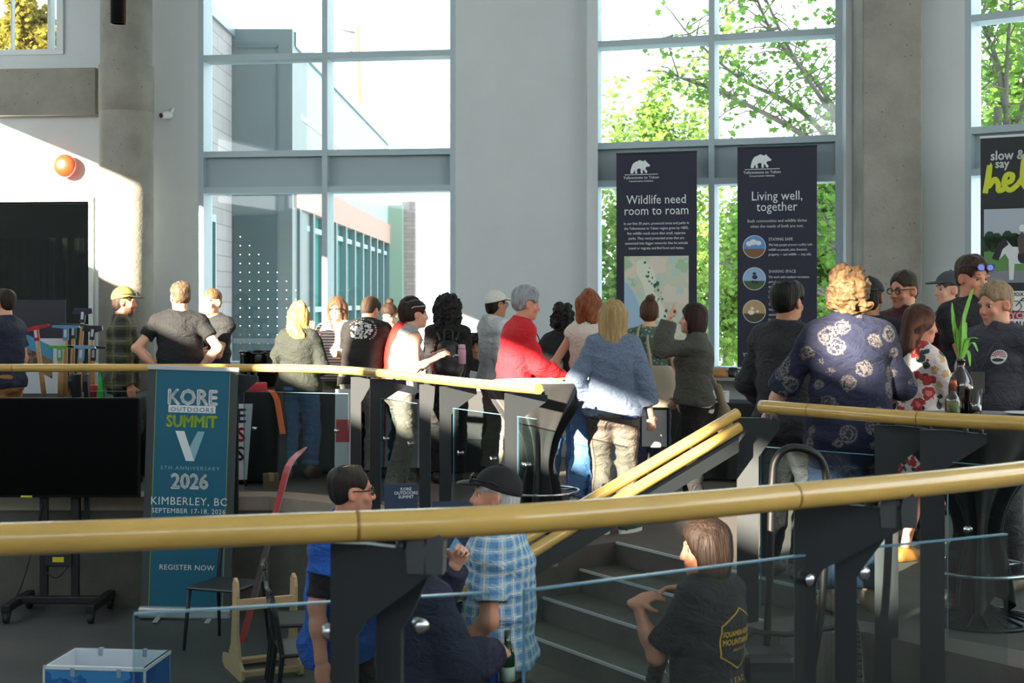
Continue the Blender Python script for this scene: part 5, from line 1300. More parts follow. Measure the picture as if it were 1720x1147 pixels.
# ================================================================== wall fittings
o, L, rz = seg_frame(N[0], N[1])
pw_ = W(110, 279, 15.55); al = empty('fire_alarm', (pw_.x, 15.56, pw_.z), rz, 'round red fire alarm bell on the sunlit white wall', 'alarm')
q = MB(); q.lathe([(.0, -.10), (.055, -.098), (.10, -.08), (.125, -.05), (.128, -.02), (.115, -.0), (.06, .0)], (0, 0, 0), 36, M=Matrix.Rotation(R(-90), 4, 'X') ); 
bo = q.build('gong', mat('alarm_red', '#d8401f', .3, coat=.4), al)
q = MB(); q.lathe([(0, -.106), (.03, -.104), (.032, -.097)], (0, 0, 0), 20, M=Matrix.Rotation(R(-90), 4, 'X')); q.build('centre_cap', mat('alarm_cap', '#e8d9b8', .4), al)
q = MB(); q.box((-.08, -.02, -.08), (.08, .04, .08), .01); q.build('back_box', mat('alarm_red'), al)
cm = empty('security_camera', (X_(280, 15.4), 15.42, Z_(190, 15.4)), R(20), 'small white security camera on a curved wall bracket', 'camera')
q = MB(); q.tube([(.06, .1, .05), (.06, .02, .05), (.05, -.06, .03), (.02, -.07, -.01)], [.028, .02, .018, .018], 10); q.build('bracket', mat('camera_white', '#d9dcda', .4), cm)
q = MB(); q.tube([(.03, -.05, -.02), (-.05, -.10, -.035), (-.075, -.115, -.04)], [.04, .038, .034], 14); q.build('housing', mat('camera_white'), cm)
q = MB(); q.tube([(-.074, -.114, -.04), (-.082, -.119, -.042)], [.026, .026], 14); q.build('lens', black, cm)
lp = empty('pendant_lamp', (X_(199, 8.5), 8.5, Z_(40, 8.5)), 0, 'black cylinder pendant lamp hanging before the concrete column', 'lamp')
q = MB(); q.lathe([(.04, .0), (.048, .0), (.048, 1.1), (.03, 1.12), (0, 1.12), ], (0, 0, 0), 28); q.lathe([(0, .03), (.04, .03), (.04, .0)], (0, 0, 0), 28); q.build('shade', mat('lamp_black', '#17191c', .3, metal=.3), lp)
q = MB(); q.tube([(0, 0, 1.1), (0, 0, 7.2-Z_(40, 8.5))], .004, 6); q.build('cord', black, lp)

# ================================================================== adaptive hand-cycle behind the black t-shirt
px_ = empty('display_plinth', (.95, 6.25, -.9), 0); tag(px_, 'low black display plinth under the hand-cycle', 'plinth')
q = MB(); q.box((-.55, -.30, 0), (.80, .30, .36), .01); q.build('deck', mat('plinth_black'), px_)
hc_ = empty('hand_cycle', (1.0, 6.25, -.54), 0, 'black adaptive hand-cycle with knobbly tyres and a tall hoop handle', 'cycle')
rub = mat('tyre_rubber', '#17181a', .7, bump=.3, bs=60)
def wheel(cx_, cy_, r, ang):
    Mx = Matrix.Translation((cx_, cy_, r)) @ Matrix.Rotation(R(ang), 4, 'Z') @ Matrix.Rotation(R(90), 4, 'X')
    wr = empty('wheel', (0, 0, 0)); wr.parent = hc_
    q = MB(); q.tube([Mx @ Vector(((r-.035)*math.cos(a), (r-.035)*math.sin(a), 0)) for a in np.linspace(0, 2*math.pi, 60)[:-1]], .033, 10, close=True)
    for k in range(64):
        a = k*2*math.pi/64
        for zz_ in (-.018, .012): q.box((-.006, -.009, -.006), (.008, .009, .012), 0, M=Mx @ Matrix.Rotation(a+(.05 if zz_ > 0 else 0), 4, 'Z') @ Matrix.Translation((r-.006, 0, zz_)))
    q.build('tyre', rub, wr)
    q = MB(); q.tube([Mx @ Vector(((r-.075)*math.cos(a), (r-.075)*math.sin(a), 0)) for a in np.linspace(0, 2*math.pi, 48)[:-1]], .014, 8, close=True); q.build('rim', mat('rim_black', '#222427', .35, metal=.4), wr)
    q = MB()
    for k in range(28): a = k*2*math.pi/28; q.tube([Mx @ Vector((.02*math.cos(a+.6*(-1)**k), .02*math.sin(a+.6*(-1)**k), .02*(-1)**k)), Mx @ Vector(((r-.08)*math.cos(a), (r-.08)*math.sin(a), 0))], .0018, 4)
    q.build('spokes', chrome, wr)
    q = MB(); q.lathe([(0, -.04), (.02, -.038), (.022, -.02), (.014, -.01), (.014, .01), (.022, .02), (.02, .038), (0, .04)], (0, 0, 0), 16, M=Mx); q.build('hub', mat('hub_orange', '#c24a24', .4, metal=.4), wr)
wheel(-.27, .0, .37, 62); wheel(.50, .02, .37, 80)
fr = mat('cycle_frame', '#0d0e0f', .5)
q = MB(); q.tube([(-.27, .05, .37), (-.05, .05, .55), (.2, .0, .5), (.5, .05, .37)], .022, 10); q.tube([(.0, .0, .5), (.2, -.1, .25), (.45, .0, .35)], .018, 10); q.build('frame', fr, hc_)
q = MB(); q.tube(smooth_path([(.10, -.02, .35), (.125, -.02, .85), (.14, -.02, 1.35), (.16, -.02, 1.47), (.22, -.02, 1.515), (.31, -.02, 1.50), (.365, -.02, 1.44), (.375, -.02, 1.3), (.36, .0, .8), (.30, .03, .4)], 6), .017, 12); q.build('hoop_handle', fr, hc_)
q = MB(); q.box((-.03, -.28, .28), (.20, -.08, .67), .03); bt = q.build('battery_box', mat('battery_black', '#191b1d', .45), hc_)
q = MB(); q.box((.0, -.285, .55), (.17, -.28, .60), .0); q.build('latch', mat('latch_grey', '#2d3134', .4), bt)
text('BOWHEAD', .035, .055, .475, w_ink, bt, y=-.2825, bold=.0008)
q = MB()
for a, b_, r_ in ((.14, .53, .02), (.15, .495, .018), (.14, .46, .02), (.155, .43, .016)): q.prism(circ(a, b_, r_, r_, 12), -.283, -.279, 'y')
q.build('sticker', mat('sticker_mauve', '#8a6a9c', .5), bt)
q = MB(); q.tube([(-.1, -.05, .62), (.05, -.06, .72), (.2, -.03, .70), (.42, .02, .72)], .012, 8); q.build('cable', rub, hc_)

# table with a can, below the frame
tbx = empty('side_table', (X_(850, 6.0), 6.0, -.9), 0, 'small dark table with a blue can, beside the blue plaid shirt', 'table')
q = MB(); q.lathe([(0, .825), (.26, .825), (.265, .84), (.26, .855), (0, .855)], (0, 0, 0), 36); q.build('tabletop', black, tbx)
q = MB(); q.tube([(0, 0, .02), (0, 0, .83)], .03, 12); q.build('pedestal', black, tbx); lathe_obj('base', [(0, 0), (.2, 0), (.2, .015), (.03, .03)], black, tbx)
cn = empty('drink_can', (X_(824, 5.9), 5.9, -.045), 0, 'blue drink can with silver top beside the green bottle', 'can')
lathe_obj('can_body', [(0, 0), (.024, 0), (.031, .008), (.031, .135), (.026, .148)], mat('can_blue', '#23408f', .3, metal=.4, var=.2, vs_=40), cn)
lathe_obj('can_lid', [(.026, .146), (.0275, .150), (.025, .151), (.023, .147), (0, .147)], chrome, cn)
# ================================================================== outside the windows
q = MB(); q.box((-60, 18.2, -2.2), (60, 120, -2.0)); struct(q.build('ground_outside', mat('paving_outside', '#b5b2aa', .8)))
blk = mat('pale_block_wall', '#b9b2b0', .8, pattern=bricks('#a39a97', '#978e8c', '#7d7775', .6, .2))
bw_ = empty('building', (-3.75, 19, -2), 0, 'pale block and grey panel building just outside the window, with a long glazed facade', 'building')
def bpart(name, lo, hi, m, parent=bw_, bev=0):
    q = MB(); q.box(Vector(lo)-Vector((-3.75, 19, -2)), Vector(hi)-Vector((-3.75, 19, -2)), bev); return q.build(name, m, parent)
bpart('block_wall', (-4.05, 16.6, -2), (-3.74, 19.0, 5.15), blk)
bpart('parapet_cap', (-4.05, 16.5, 5.15), (-3.70, 19.1, 5.32), mat('parapet_metal', '#7c8c92', .4, metal=.3))
gp = mat('grey_panel', '#6b7372', .5, var=.05, vs_=2); gpd = mat('grey_panel_dark', '#5f696c', .5)
xp0, xp1 = X_(386, 19), X_(491, 19)
bpart('panel_tower', (xp0-.1, 19.0, -2), (xp1, 21, 5.25), gp)
for (z0, z1) in ((5.0, 5.02), (3.28, 3.30), (3.14, 3.16)): bpart('panel_joint', (xp0+.05, 18.985, z0), (X_(467, 19), 19.01, z1+.02), gpd)
for px in (390, 467): bpart('panel_joint', (X_(px, 19)-.01, 18.985, -.5), (X_(px, 19)+.01, 19.01, 5.02), gpd)
bpart('tower_window', (X_(392, 19), 18.98, -.2), (X_(466, 19), 19.01, 2.75), mat('tower_glass', '#3d5052', .15, spec=.7))
bpart('tower_window_sash', (X_(392, 19), 18.97, 1.05), (X_(466, 19), 18.99, 1.12), gpd)
wn = bpart('side_window', (-3.76, 17.0, .3), (-3.72, 17.9, 2.7), mat('frame_pale', '#aeb8b8', .5)); bpart('side_window_glass', (-3.735, 17.1, .4), (-3.71, 17.8, 2.6), mat('tower_glass'))
# long facade running away from us
fc = mat('facade_pale', '#9db0b1', .6, var=.04, vs_=1); fpk = mat('fascia_pink', '#b98d7e', .7); fgl = mat('facade_glass', '#4fa69a', .12, spec=.6); fml = mat('facade_mullion', '#5c6a6b', .5)
FX0, FX1, FY0, FY1 = xp1-.02, X_(652, 31.5), 19.2, 31.5
def fa(y0, y1, z0, z1, m, out=0.0, th=.3, name='facade_panel'):
    f = lambda y: FX0+(FX1-FX0)*(y-FY0)/(FY1-FY0)
    q = MB(); O = Vector((-3.75, 19, -2)); P = [(f(y0)+out, y0), (f(y1)+out, y1), (f(y1)+out-th, y1), (f(y0)+out-th, y0)]
    q.prism([(x-O.x, y-O.y) for x, y in P], z0+2, z1+2); return q.build(name, m, bw_)
fa(FY0, FY1, 3.3, 5.05, fc); fa(FY0, FY1, 5.05, 5.25, mat('parapet_metal'), .04); fa(FY0, FY1, 4.14, 4.22, mat('joint_grey', '#97a6a8', .5), .01, .3, 'facade_joint')
fa(FY0, FY1, 2.88, 3.3, fpk, .05, .35, 'fascia'); fa(FY0, FY1, -2, .1, fc, .02, .3, 'facade_base'); fa(FY0, FY1, .1, 2.88, fgl, -.06, .1, 'window')
fa(FY0, FY1, 2.62, 2.70, fc, .0, .1, 'window_transom'); fa(FY0, FY1, 1.45, 1.53, fc, .0, .1, 'window_transom')
for k in range(11): y = FY0+.25+k*1.18; fa(y, y+.16, .1, 2.88, fml, .05, .2, 'window_mullion')
bpart('corner_screen', (X_(652, 31.6), 31.6, -.0), (X_(676, 31.6), 32.2, 3.75), mat('screen_green', '#8a9a86', .6)); bpart('corner_pier', (X_(675, 32), 32.0, -2), (X_(697, 32), 32.6, 3.85), mat('pier_brick', '#a58c88', .8, pattern=bricks('#a88f8a', '#98807c', '#8a7a78', .25, .09)))
lt = empty('roof_vent', (X_(431, 20), 20, 5.25), 0, 'small domed vent on the roof of the panelled building', 'vent'); lathe_obj('cowl', [(0, .12), (.06, .1), (.09, .04), (.09, 0)], mat('vent_grey', '#6b7076', .5), lt, 16)
# tall lattice mast far off
mm = mat('mast_wood', '#a07a4a', .7); mst = empty('mast', (X_(600, 60), 60, -2), 0, 'far off tall thin mast rising beyond the glazed facade', 'mast')
q = MB(); q.tube([(0, 0, 0), (0, 0, 15.2)], [.5, .10], 8); q.build('pole', mm, mst)
q = MB(); q.tube([(0, 0, 14.9), (-1.4, 0, 15.2)], .05, 6); q.tube([(0, 0, 13.8), (-.6, 0, 14.6)], .05, 6); q.build('cross_arm', mat('mast_dark', '#4c4a50', .6), mst)
# white dot pattern on the left window pane against bird strike
o, L, rz = seg_frame(N[1], N[2])
q = MB(); rg = random.Random(1)
for i in range(9):
    for j in range(14):
        x = .40+.105*i; z = 1.05+.098*j
        if i > 6 or j > 13-i: continue
        q.prism(circ(x, z, .0052, .0052, 8), .225, .2275, 'y')
dp = q.build('dot_pattern', mat('dot_white', '#e8eeee', .5)); dp.location = o; dp.rotation_euler = (0, 0, rz); dp.parent = None; tag(dp, 'grid of small white bird-safety dots stuck on the tall window pane', 'dots', kind='stuff')

# trees
def leaf_mat(name, c):
    if name in _M: return _M[name]
    m = bpy.data.materials.new(name); m.use_nodes = True; _M[name] = m; n = m.node_tree.nodes; L_ = m.node_tree.links; n.remove(n['Principled BSDF'])
    ge = n.new('ShaderNodeNewGeometry'); hs = n.new('ShaderNodeHueSaturation'); hs.inputs['Color'].default_value = (*lin(c), 1)
    oi = n.new('ShaderNodeMapRange'); oi.inputs['To Min'].default_value = .7; oi.inputs['To Max'].default_value = 1.35; L_.new(ge.outputs['Random Per Island'], oi.inputs[0]); L_.new(oi.outputs[0], hs.inputs['Value'])
    df = n.new('ShaderNodeBsdfDiffuse'); tl = n.new('ShaderNodeBsdfTranslucent'); mx = n.new('ShaderNodeMixShader'); mx.inputs[0].default_value = .55
    L_.new(hs.outputs[0], df.inputs[0]); L_.new(hs.outputs[0], tl.inputs[0]); L_.new(df.outputs[0], mx.inputs[1]); L_.new(tl.outputs[0], mx.inputs[2]); L_.new(mx.outputs[0], n['Material Output'].inputs[0]); return m
bark = mat('bark_grey', '#6b625a', .85, bump=.4, bs=30)
LEAF = [(0, -1), (.28, -.55), (.85, -.35), (.5, 0), (.9, .45), (.38, .45), (0, 1.1), (-.38, .45), (-.9, .45), (-.5, 0), (-.85, -.35), (-.28, -.55)]
def leaves(name, pts, size, m, parent, seed=1):
    rg = np.random.RandomState(seed); n = len(pts); k = len(LEAF)
    nrm = rg.randn(n, 3); nrm[:, 2] = np.abs(nrm[:, 2])+.4; nrm /= np.linalg.norm(nrm, axis=1)[:, None]
    u = np.cross(nrm, rg.randn(n, 3)); u /= np.linalg.norm(u, axis=1)[:, None]; v = np.cross(nrm, u); sz = size*(.6+.8*rg.rand(n))
    L2 = np.array(LEAF); P = np.array(pts)[:, None, :]+(u[:, None, :]*L2[None, :, :1]+v[:, None, :]*L2[None, :, 1:])*sz[:, None, None]
    P = P.reshape(-1, 3); ring = np.arange(n*k).reshape(n, k)
    c_ = np.array(pts); P = np.concatenate([P, c_]); cen = n*k+np.arange(n)
    T = np.stack([np.repeat(cen, k), ring.ravel(), np.roll(ring, -1, 1).ravel()], 1)
    me = np_mesh(name, P, T); me.polygons.foreach_set('use_smooth', np.zeros(len(T), bool)); return link_mesh(name, me, m, parent)
def tree(label, base, limbs, spread, nleaf, size, m, seed, trunk=None, wood_n=1, twig=.9):
    r = empty('tree', base, 0, label, 'tree', 'trees outside the tall windows'); rg = random.Random(seed); q = MB(); pts = []
    if trunk: q.tube(smooth_path([p for p in trunk], 5), [trunk_r for trunk_r in np.linspace(.16, .05, len(smooth_path(trunk, 5)))], 8)
    for lb in limbs:
        P = smooth_path(lb, 7); q.tube(P, list(np.linspace(.05, .012, len(P))), 6)
        for i in range(4, len(P)):
            for _ in range(2):
                d_ = Vector((rg.uniform(-1, 1), rg.uniform(-1, 1), rg.uniform(-.3, .7))).normalized(); l_ = rg.uniform(.4, 1)*twig
                e_ = P[i]+d_*l_; q.tube([P[i], (P[i]+e_)/2+Vector((0, 0, .05)), e_], [.012, .009, .005], 5)
                for _ in range(int(nleaf)):
                    t = rg.uniform(.35, 1.15); c_ = P[i]+d_*l_*t+Vector((rg.gauss(0, spread), rg.gauss(0, spread), rg.gauss(-.05, spread*.6))); pts.append(tuple(c_))
    q.build('branches', bark, r); leaves('foliage', pts, size, m, r, seed); return r
lg1 = leaf_mat('leaf_maple', '#688a3c'); lg2 = leaf_mat('leaf_lime', '#829c4c'); lg3 = leaf_mat('leaf_deep', '#5c8a3c')
# maple behind the square column, its limbs fanning up across the tall window
B = Vector((X_(1500, 19), 19, -2)); A = lambda px, py, dd: tuple(W(px, py, dd)-B)
tree('maple tree whose limbs fan across the tall window beside the square concrete column', B,
     [[A(1480, 420, 19), A(1440, 260, 19), A(1380, 150, 19.2), A(1300, 60, 19.2), A(1250, -60, 19)], [A(1480, 380, 19), A(1420, 230, 18.6), A(1330, 90, 18.4), A(1270, -40, 18.2)],
      [A(1470, 330, 19), A(1350, 190, 19.5), A(1240, 130, 19.8), A(1150, 50, 20)], [A(1460, 300, 19), A(1330, 215, 18.6), A(1220, 160, 18.3), A(1140, 130, 18)],
      [A(1490, 300, 19), A(1440, 110, 19), A(1420, 0, 19), A(1400, -120, 19)], [A(1480, 480, 19), A(1400, 380, 19), A(1330, 330, 19.5), A(1210, 290, 20)],
      [A(1480, 560, 19), A(1400, 500, 18.8), A(1300, 470, 19), A(1200, 440, 19.5)], [A(1500, 250, 19), A(1560, 100, 19), A(1640, 0, 19)], [A(1500, 400, 19), A(1580, 300, 19), A(1700, 240, 19)], [A(1490, 520, 19), A(1430, 440, 18.4), A(1390, 400, 18.2), A(1360, 380, 18)]],
     .13, 9, .050, lg1, 11, trunk=[(0, 0, 0), (.02, 0, 1.6), (-.05, 0, 3.2), (-.1, 0, 5)], twig=.7)
B = Vector((X_(1700, 17), 17.5, -2)); A = lambda px, py, dd: tuple(W(px, py, dd)-B)
tree('slim maple standing outside the window above the black banner', B, [[A(1695, 300, 17.5), A(1690, 150, 17.5), A(1700, -30, 17.5)], [A(1695, 260, 17.5), A(1740, 120, 17.5), A(1800, 20, 17.5)], [A(1690, 330, 17.5), A(1730, 230, 17.3), A(1790, 200, 17)], [A(1690, 180, 17.5), A(1670, 90, 17.6), A(1640, 20, 17.6)]], .14, 10, .05, lg1, 12, trunk=[(0, 0, 0), (0, 0, 2), (-.03, 0, 4), (0, 0, 6)], twig=.6)
def far_tree(label, px, d, pyt, pyb, wpx, n, size, m, seed):
    x, zt, zb = X_(px, d), Z_(pyt, d), Z_(pyb, d); B = Vector((x, d, -2)); r = empty('tree', B, 0, label, 'tree', 'trees outside the tall windows'); rg = np.random.RandomState(seed)
    h = (zt-zb)/2; rx = wpx/2/F*d; c = np.array((0, 0, (zt+zb)/2+2)); P = []
    lob = [(rg.randn(3)*np.array((.42, .42, .40))) for _ in range(26)]
    for l in lob:
        k = n//26; v = rg.randn(k, 3); v /= np.linalg.norm(v, axis=1)[:, None]; rr = rg.rand(k, 1)**.4*.34; P.append(c+(l*np.array((1, 1, 1))+v*rr)*np.array((rx*1.1, rx*1.1, h*1.1)))
    leaves('foliage', np.concatenate(P), size, m, r, seed)
    q = MB(); q.tube([(0, 0, 0), (.05, 0, c[2]-h*.4), (0, 0, c[2]+h*.5)], [.18, .12, .03], 8)
    for l in lob[:10]: q.tube([(0, 0, c[2]-h*.5), tuple(c+l*np.array((rx, rx, h))*.9)], [.05, .015], 6)
    q.build('branches', bark, r); return r
far_tree('airy lime green tree in the tall window left bare at its upper edge'.replace('left ', ''), 1110, 30, 95, 640, 190, 9000, .065, lg2, 21)
far_tree('rounded yellow green tree seen between the two navy banners', 1220, 36, 270, 660, 200, 9000, .075, lg2, 22)
far_tree('dense green tree between the second navy banner and the square column', 1400, 25, 200, 700, 230, 11000, .06, lg1, 23)
far_tree('low bushy tree behind the first navy banner, near the white pier', 1040, 26, 330, 700, 150, 6500, .06, lg2, 24)
far_tree('green street tree beside the brick corner pier of the far facade', 655, 36, 455, 560, 70, 3000, .07, lg3, 25)
far_tree('bright tree outside the small high window over the concrete beam', 45, 24, -20, 130, 90, 4500, .06, leaf_mat('leaf_autumn', '#8f7f35'), 26)
far_tree('leafy tree filling the window above the black banner', 1720, 26, -60, 420, 200, 8000, .06, lg1, 27)
# ================================================================== the crowd
G1, G2, G3 = 'people mingling on the upper platform', 'people around the bistro table with bottles', 'people standing in the sunken hall'
blk_t = cloth('black_tee', '#17181a'); blk_p = cloth('black_trousers', '#141416'); dk_p = cloth('dark_grey_trousers', '#2b2c30'); jean = cloth('blue_denim', '#3f6595', var=.12, vs_=9); jean_l = cloth('light_denim', '#5f86b5', var=.12, vs_=9)
def tee(m, **k): return dict(m=m, sl=.60, n='t_shirt', hem=.87, loose=.018, **k)
def tops(m, **k):
    d_ = dict(m=m, sl=1.93, n='top', hem=.88, loose=.010); d_.update(k); return d_
def pants(m, **k): return dict(m=m, **k)
H_ = lambda st, c, **k: dict(st=st, c=c, **k)
ground = lambda px, py: (EYE*F/(py-HZ))

person('person in a navy t-shirt and khaki trousers, cut off beside the trail tools', 8, 12.6, 485, 72, sex='m', hair=H_('short', '#2b2119'), wear=[tee(cloth('navy_tee', '#1d2338'))], bot=pants(cloth('khaki_tan', '#9a6f43')), la=((.06, .10, -.52), (.3, -1, 0), 'relaxed', (-1, 0, 0)), w=1.05, group=G1)
fl = cloth('plaid_flannel', '#3c4130', pattern=plaid('#4a4d35', '#23261d', '#6b6a4c', .13))
p2 = person('person in an olive cap and green plaid flannel shirt standing by the concrete column', 207, 12.7, 482, -72, sex='m', w=1.08, hair=H_('capside', '#3a2a20'), beard=('#3a281e', .8), skin='ruddy', cap=dict(m=mat('cap_olive', '#767437', .8), mb=mat('brim_dark', '#33332a', .8), brim=.075), glasses=dict(up=4, dark=1, c='#2b3540', lc='#2c4a5c', fy=.018),
       wear=[tops(fl, hem=.80, loose=.02, collar='shirt', n='flannel_shirt')], bot=pants(cloth('grey_denim', '#4a5a6b')), ra=((.06, .06, -.54), (.3, -1, 0), 'relaxed', (-1, 0, 0)), head=(-12, 3, 0), group=G1)
person('person seen from behind in a black t-shirt, both hands on hips', 302, 12.5, 473, 0, sex='m', w=1.12, hair=H_('short', '#5a4a3a', wave=.5), head=(32, 0, 0), wear=[tee(blk_t)], bot=pants(dk_p), ra='akimbo', la='akimbo', skin='fair', lanyard=('#8a2a35',), group=G1)
person('person facing us in a charcoal t-shirt with folded arms', 357, 13.3, 484, 152, sex='m', w=1.05, hair=H_('buzz', '#6b5138'), skin='fair', brow='#7a5a40', wear=[tee(cloth('charcoal_tee', '#222326'))], bot=pants(dk_p), ra='fold', la='fold', lanyard=('#7a2f45',), group=G1)
person('person in a dark green cardigan and rolled blue jeans, back turned', 502, 12.95, 509, -6, sex='f', w=1.16, hair=H_('long', '#a8814e', L=.21, wave=1), wear=[tops(cloth('green_cardigan', '#292e28'), hem=.86, loose=.016, n='cardigan')], bot=pants(jean, len=1.86, cuff=jean_l, loose=.02), shoe='#5b3b24', ra=((.02, .22, -.34), (.5, -1, -.3), 'relaxed', (-1, 0, 0)), la=((.02, .2, -.36), (.5, -1, -.3), 'relaxed', (-1, 0, 0)), feet=((.11, .05, -25), (-.10, -.02, 10)), group=G1)
st_m = cloth('striped_shirt', '#e6e2de', pattern=stripes('#e4e0dd', '#5d3b40', .028, .36))
person('person facing us in glasses and a white striped shirt, one hand raised', 566, 14.1, 499, 172, sex='f', w=1.1, hair=H_('long', '#5f4430', L=.19), glasses=dict(), open_mouth=.8, wear=[tops(st_m, sl=1.1, n='striped_shirt', vy=.03, nz=-.03)], bot=pants(cloth('olive_trousers', '#7d8560')), ra=((.10, .12, -.02), (.4, -.2, -1), 'flat', (0, 1, .2)), la='fwd', group=G1)
p7 = person('person bending forward in a black t-shirt with a round white back print', 606, 12.85, None, -14, H=1.70, sex='m', w=1.12, lean=36, head=(-22, 26, 0), hair=H_('short', '#4a3a2c'), wear=[tee(cloth('washed_black_tee', '#221f1e'), off=.024)], bot=pants(cloth('grey_green_trousers', '#6d716a')), ra=((.02, .34, -.40), (.5, -.6, -.4), 'relaxed', (-.3, 0, -1)), la=((.05, .32, -.40), (.5, -.6, -.4), 'relaxed', (-.3, 0, -1)), group=G1)
person('person in a dark green top looking down, behind the round back print', 655, 14.05, 508, 160, sex='f', hair=H_('bun', '#33231a'), head=(0, 26, 0), wear=[tops(cloth('dark_green_top', '#30372f'))], bot=pants(blk_p), ra='fold', la='fold', group=G1)
p8 = person('person in a red t-shirt hugging a blue folder, behind the white tank top', 664, 12.9, None, -74, H=1.66, lean=20, sex='f', hair=H_('bob', '#2a1d17', L=.19), head=(-6, 6, 0), w=1.05, wear=[tee(cloth('red_tee', '#c32b22'), hem2=0)], bot=pants(cloth('navy_trousers', '#262c40')), ra=((-.10, .24, -.26), (.5, -.8, -.6), 'relaxed', (-.6, -.6, 0)), la='fold', lanyard=('#2a2024',), group=G1)
p9 = person('person in a white tank top leaning an elbow on the bamboo rail', 672, 12.0, None, -66, H=1.63, sex='f', w=1.0, lean=20, hair=H_('updo', '#2f2019'), glasses=dict(up=6, dark=1, c='#d8d8d6', lc='#20242a', fy=-.02), head=(-14, 2, 0), wear=[dict(m=cloth('white_tank', '#a3a5a3'), sl=0, hem=.90, n='tank_top', off=.012)], bot=pants(cloth('khaki_grey_trousers', '#78726a'), loose=.02), shoe='#6b4a34', ra=((.07, .20, -.17), (.35, -.35, -1), 'relaxed', (-.5, 0, -1)), la=((-.06, .30, -.16), (.3, -.6, -1), 'fist', (-.5, 0, -1)), lanyard=('#1c1c1e',), feet=((.10, -.08, -8), (-.10, .06, 8)), group=G1)
p10 = person('person in a black top wearing a black backpack with a pink bottle', 752, 12.7, 499, 4, sex='f', w=1.12, hair=H_('longcurl', '#141111', L=.33, th=.042), wear=[tops(cloth('black_top', '#121214'))], bot=pants(blk_p), ra='fwd', la='fwd', skin='tan', group=G1)
person('seated person in black, half hidden by the pale hoodie', 802, 14.2, None, 172, H=1.66, drop=.40, sex='f', hair=H_('longcurl', '#1d1613', L=.12), wear=[tops(blk_t)], bot=pants(blk_p), feet=((.12, .40, -5), (-.12, .40, 5)), ra=((-.02, .36, -.36), (.4, -.5, -.6), 'relaxed', (0, 0, -1)), la=((-.02, .36, -.36), (.4, -.5, -.6), 'relaxed', (0, 0, -1)), skin='tan', group=G1)
sc_ = empty('chair', (X_(797, 14.25), 14.28, 0), R(172), 'black chair under the seated person in black', 'chair')
q = MB(); q.box((-.2, -.2, .34), (.2, .2, .37), .01); q.build('seat', seat_w, sc_)
for x in (-1, 1):
    for y in (-1, 1): q = MB(); q.tube([(x*.17, y*.17, .34), (x*.19, y*.2, 0)], .012, 8); q.build('leg', steel_b, sc_)
q = MB(); q.box((-.19, -.22, .37), (.19, -.2, .75), .01); q.build('backrest', steel_b, sc_)
person('person in a white cap and pale grey hoodie, in profile beside the red sweater', 832, 13.0, 488, -62, sex='m', w=1.0, hair=H_('capside', '#17130f'), skin='tan', cap=dict(m=mat('cap_white', '#cfcfc8', .8), brim=.07), glasses=dict(c='#1b1714'), wear=[tops(cloth('pale_hoodie', '#c9ced1'), collar='hood', hem=.86, loose=.03, off=.03, n='hoodie')], bot=pants(cloth('stone_trousers', '#8d877b')), ra='down', la='fwd', lanyard=('#141416',), group=G1)
person('person in a bright red sweater leaning over the bistro table', 862, 10.78, None, -72, H=1.72, sex='f', w=1.06, lean=13, hair=H_('short', '#8f9294', th=.020), head=(-4, 8, 0), skin='ruddy', wear=[tops(cloth('red_sweater', '#cf1f2b', sheen=.3), loose=.012, n='sweater')], bot=pants(cloth('taupe_trousers', '#8b8477')), ra=((-.02, .33, -.36), (.4, -.8, -.5), 'relaxed', (-.4, 0, -1)), la=((-.05, .35, -.33), (.4, -.8, -.5), 'relaxed', (-.4, 0, -1)), lanyard=('#1c1c20',), group=G1)
person('person in a black cap-sleeved top and blue jeans, back turned at the bistro table', 945, 11.7, 511, -14, sex='f', w=1.04, hair=H_('crop', '#191412'), wear=[dict(m=cloth('black_knit', '#161719'), sl=.32, hem=.88, n='top', loose=.02)], bot=pants(jean), shoe='#c9ccce', ra='fwd', la='fwd', lanyard=('#6a2630',), group=G1)
person('person in a cream sleeveless top and light jeans, one arm on the table', 990, 11.05, 488, -38, sex='f', w=1.04, hair=H_('bob', '#7c4525', L=.21, wave=1), wear=[dict(m=cloth('cream_top', '#d9d0c2'), sl=0, hem=.89, n='sleeveless_top')], bot=pants(jean_l, loose=.02, flare=.02), ra='fwd', la=((.24, .10, -.30), (.5, -.4, -1), 'fist', (-.5, 0, -1)), head=(-18, 5, 0), shoe='#d3d3d0', group=G1)
hea = cloth('heather_fleece', '#68768c', var=.22, vs_=60)
p16 = person('person in a blue-grey fleece, taupe trousers and green sneakers, back turned', 1030, 9.95, 505, -4, sex='f', w=1.17, hair=H_('long', '#a08457', L=.37), wear=[tops(hea, sl=1.55, hem=.90, loose=.022, n='fleece'), tops(cloth('navy_under_tee', '#34405c'), sl=0, hem=.87, off=.019, n='under_shirt', drape=0, parts='pw')], bot=pants(cloth('taupe_stretch', '#5f574f'), loose=.008, len=1.94), shoe=mat('sneaker_green', '#2c4a42', .6), shoe_sole=mat('sole_white', '#d9d9d2', .6), glasses=dict(up=6, dark=1, c='#5b3a2a', lc='#2a2020', fy=-.02), ra=((.12, .02, -.52), (.4, -1, 0), 'relaxed', (-.5, .9, 0)), la=((.02, .08, -.45), (1, -.9, 0), 'relaxed', (-1, 0, 0)), feet=((.10, .03, -35), (-.07, .0, 6)), group=G1)
grn = cloth('green_print_tee', '#5d7264', pattern=blotch('#4f6657', [('#8ea295', 34, .35, 1, .3)]))
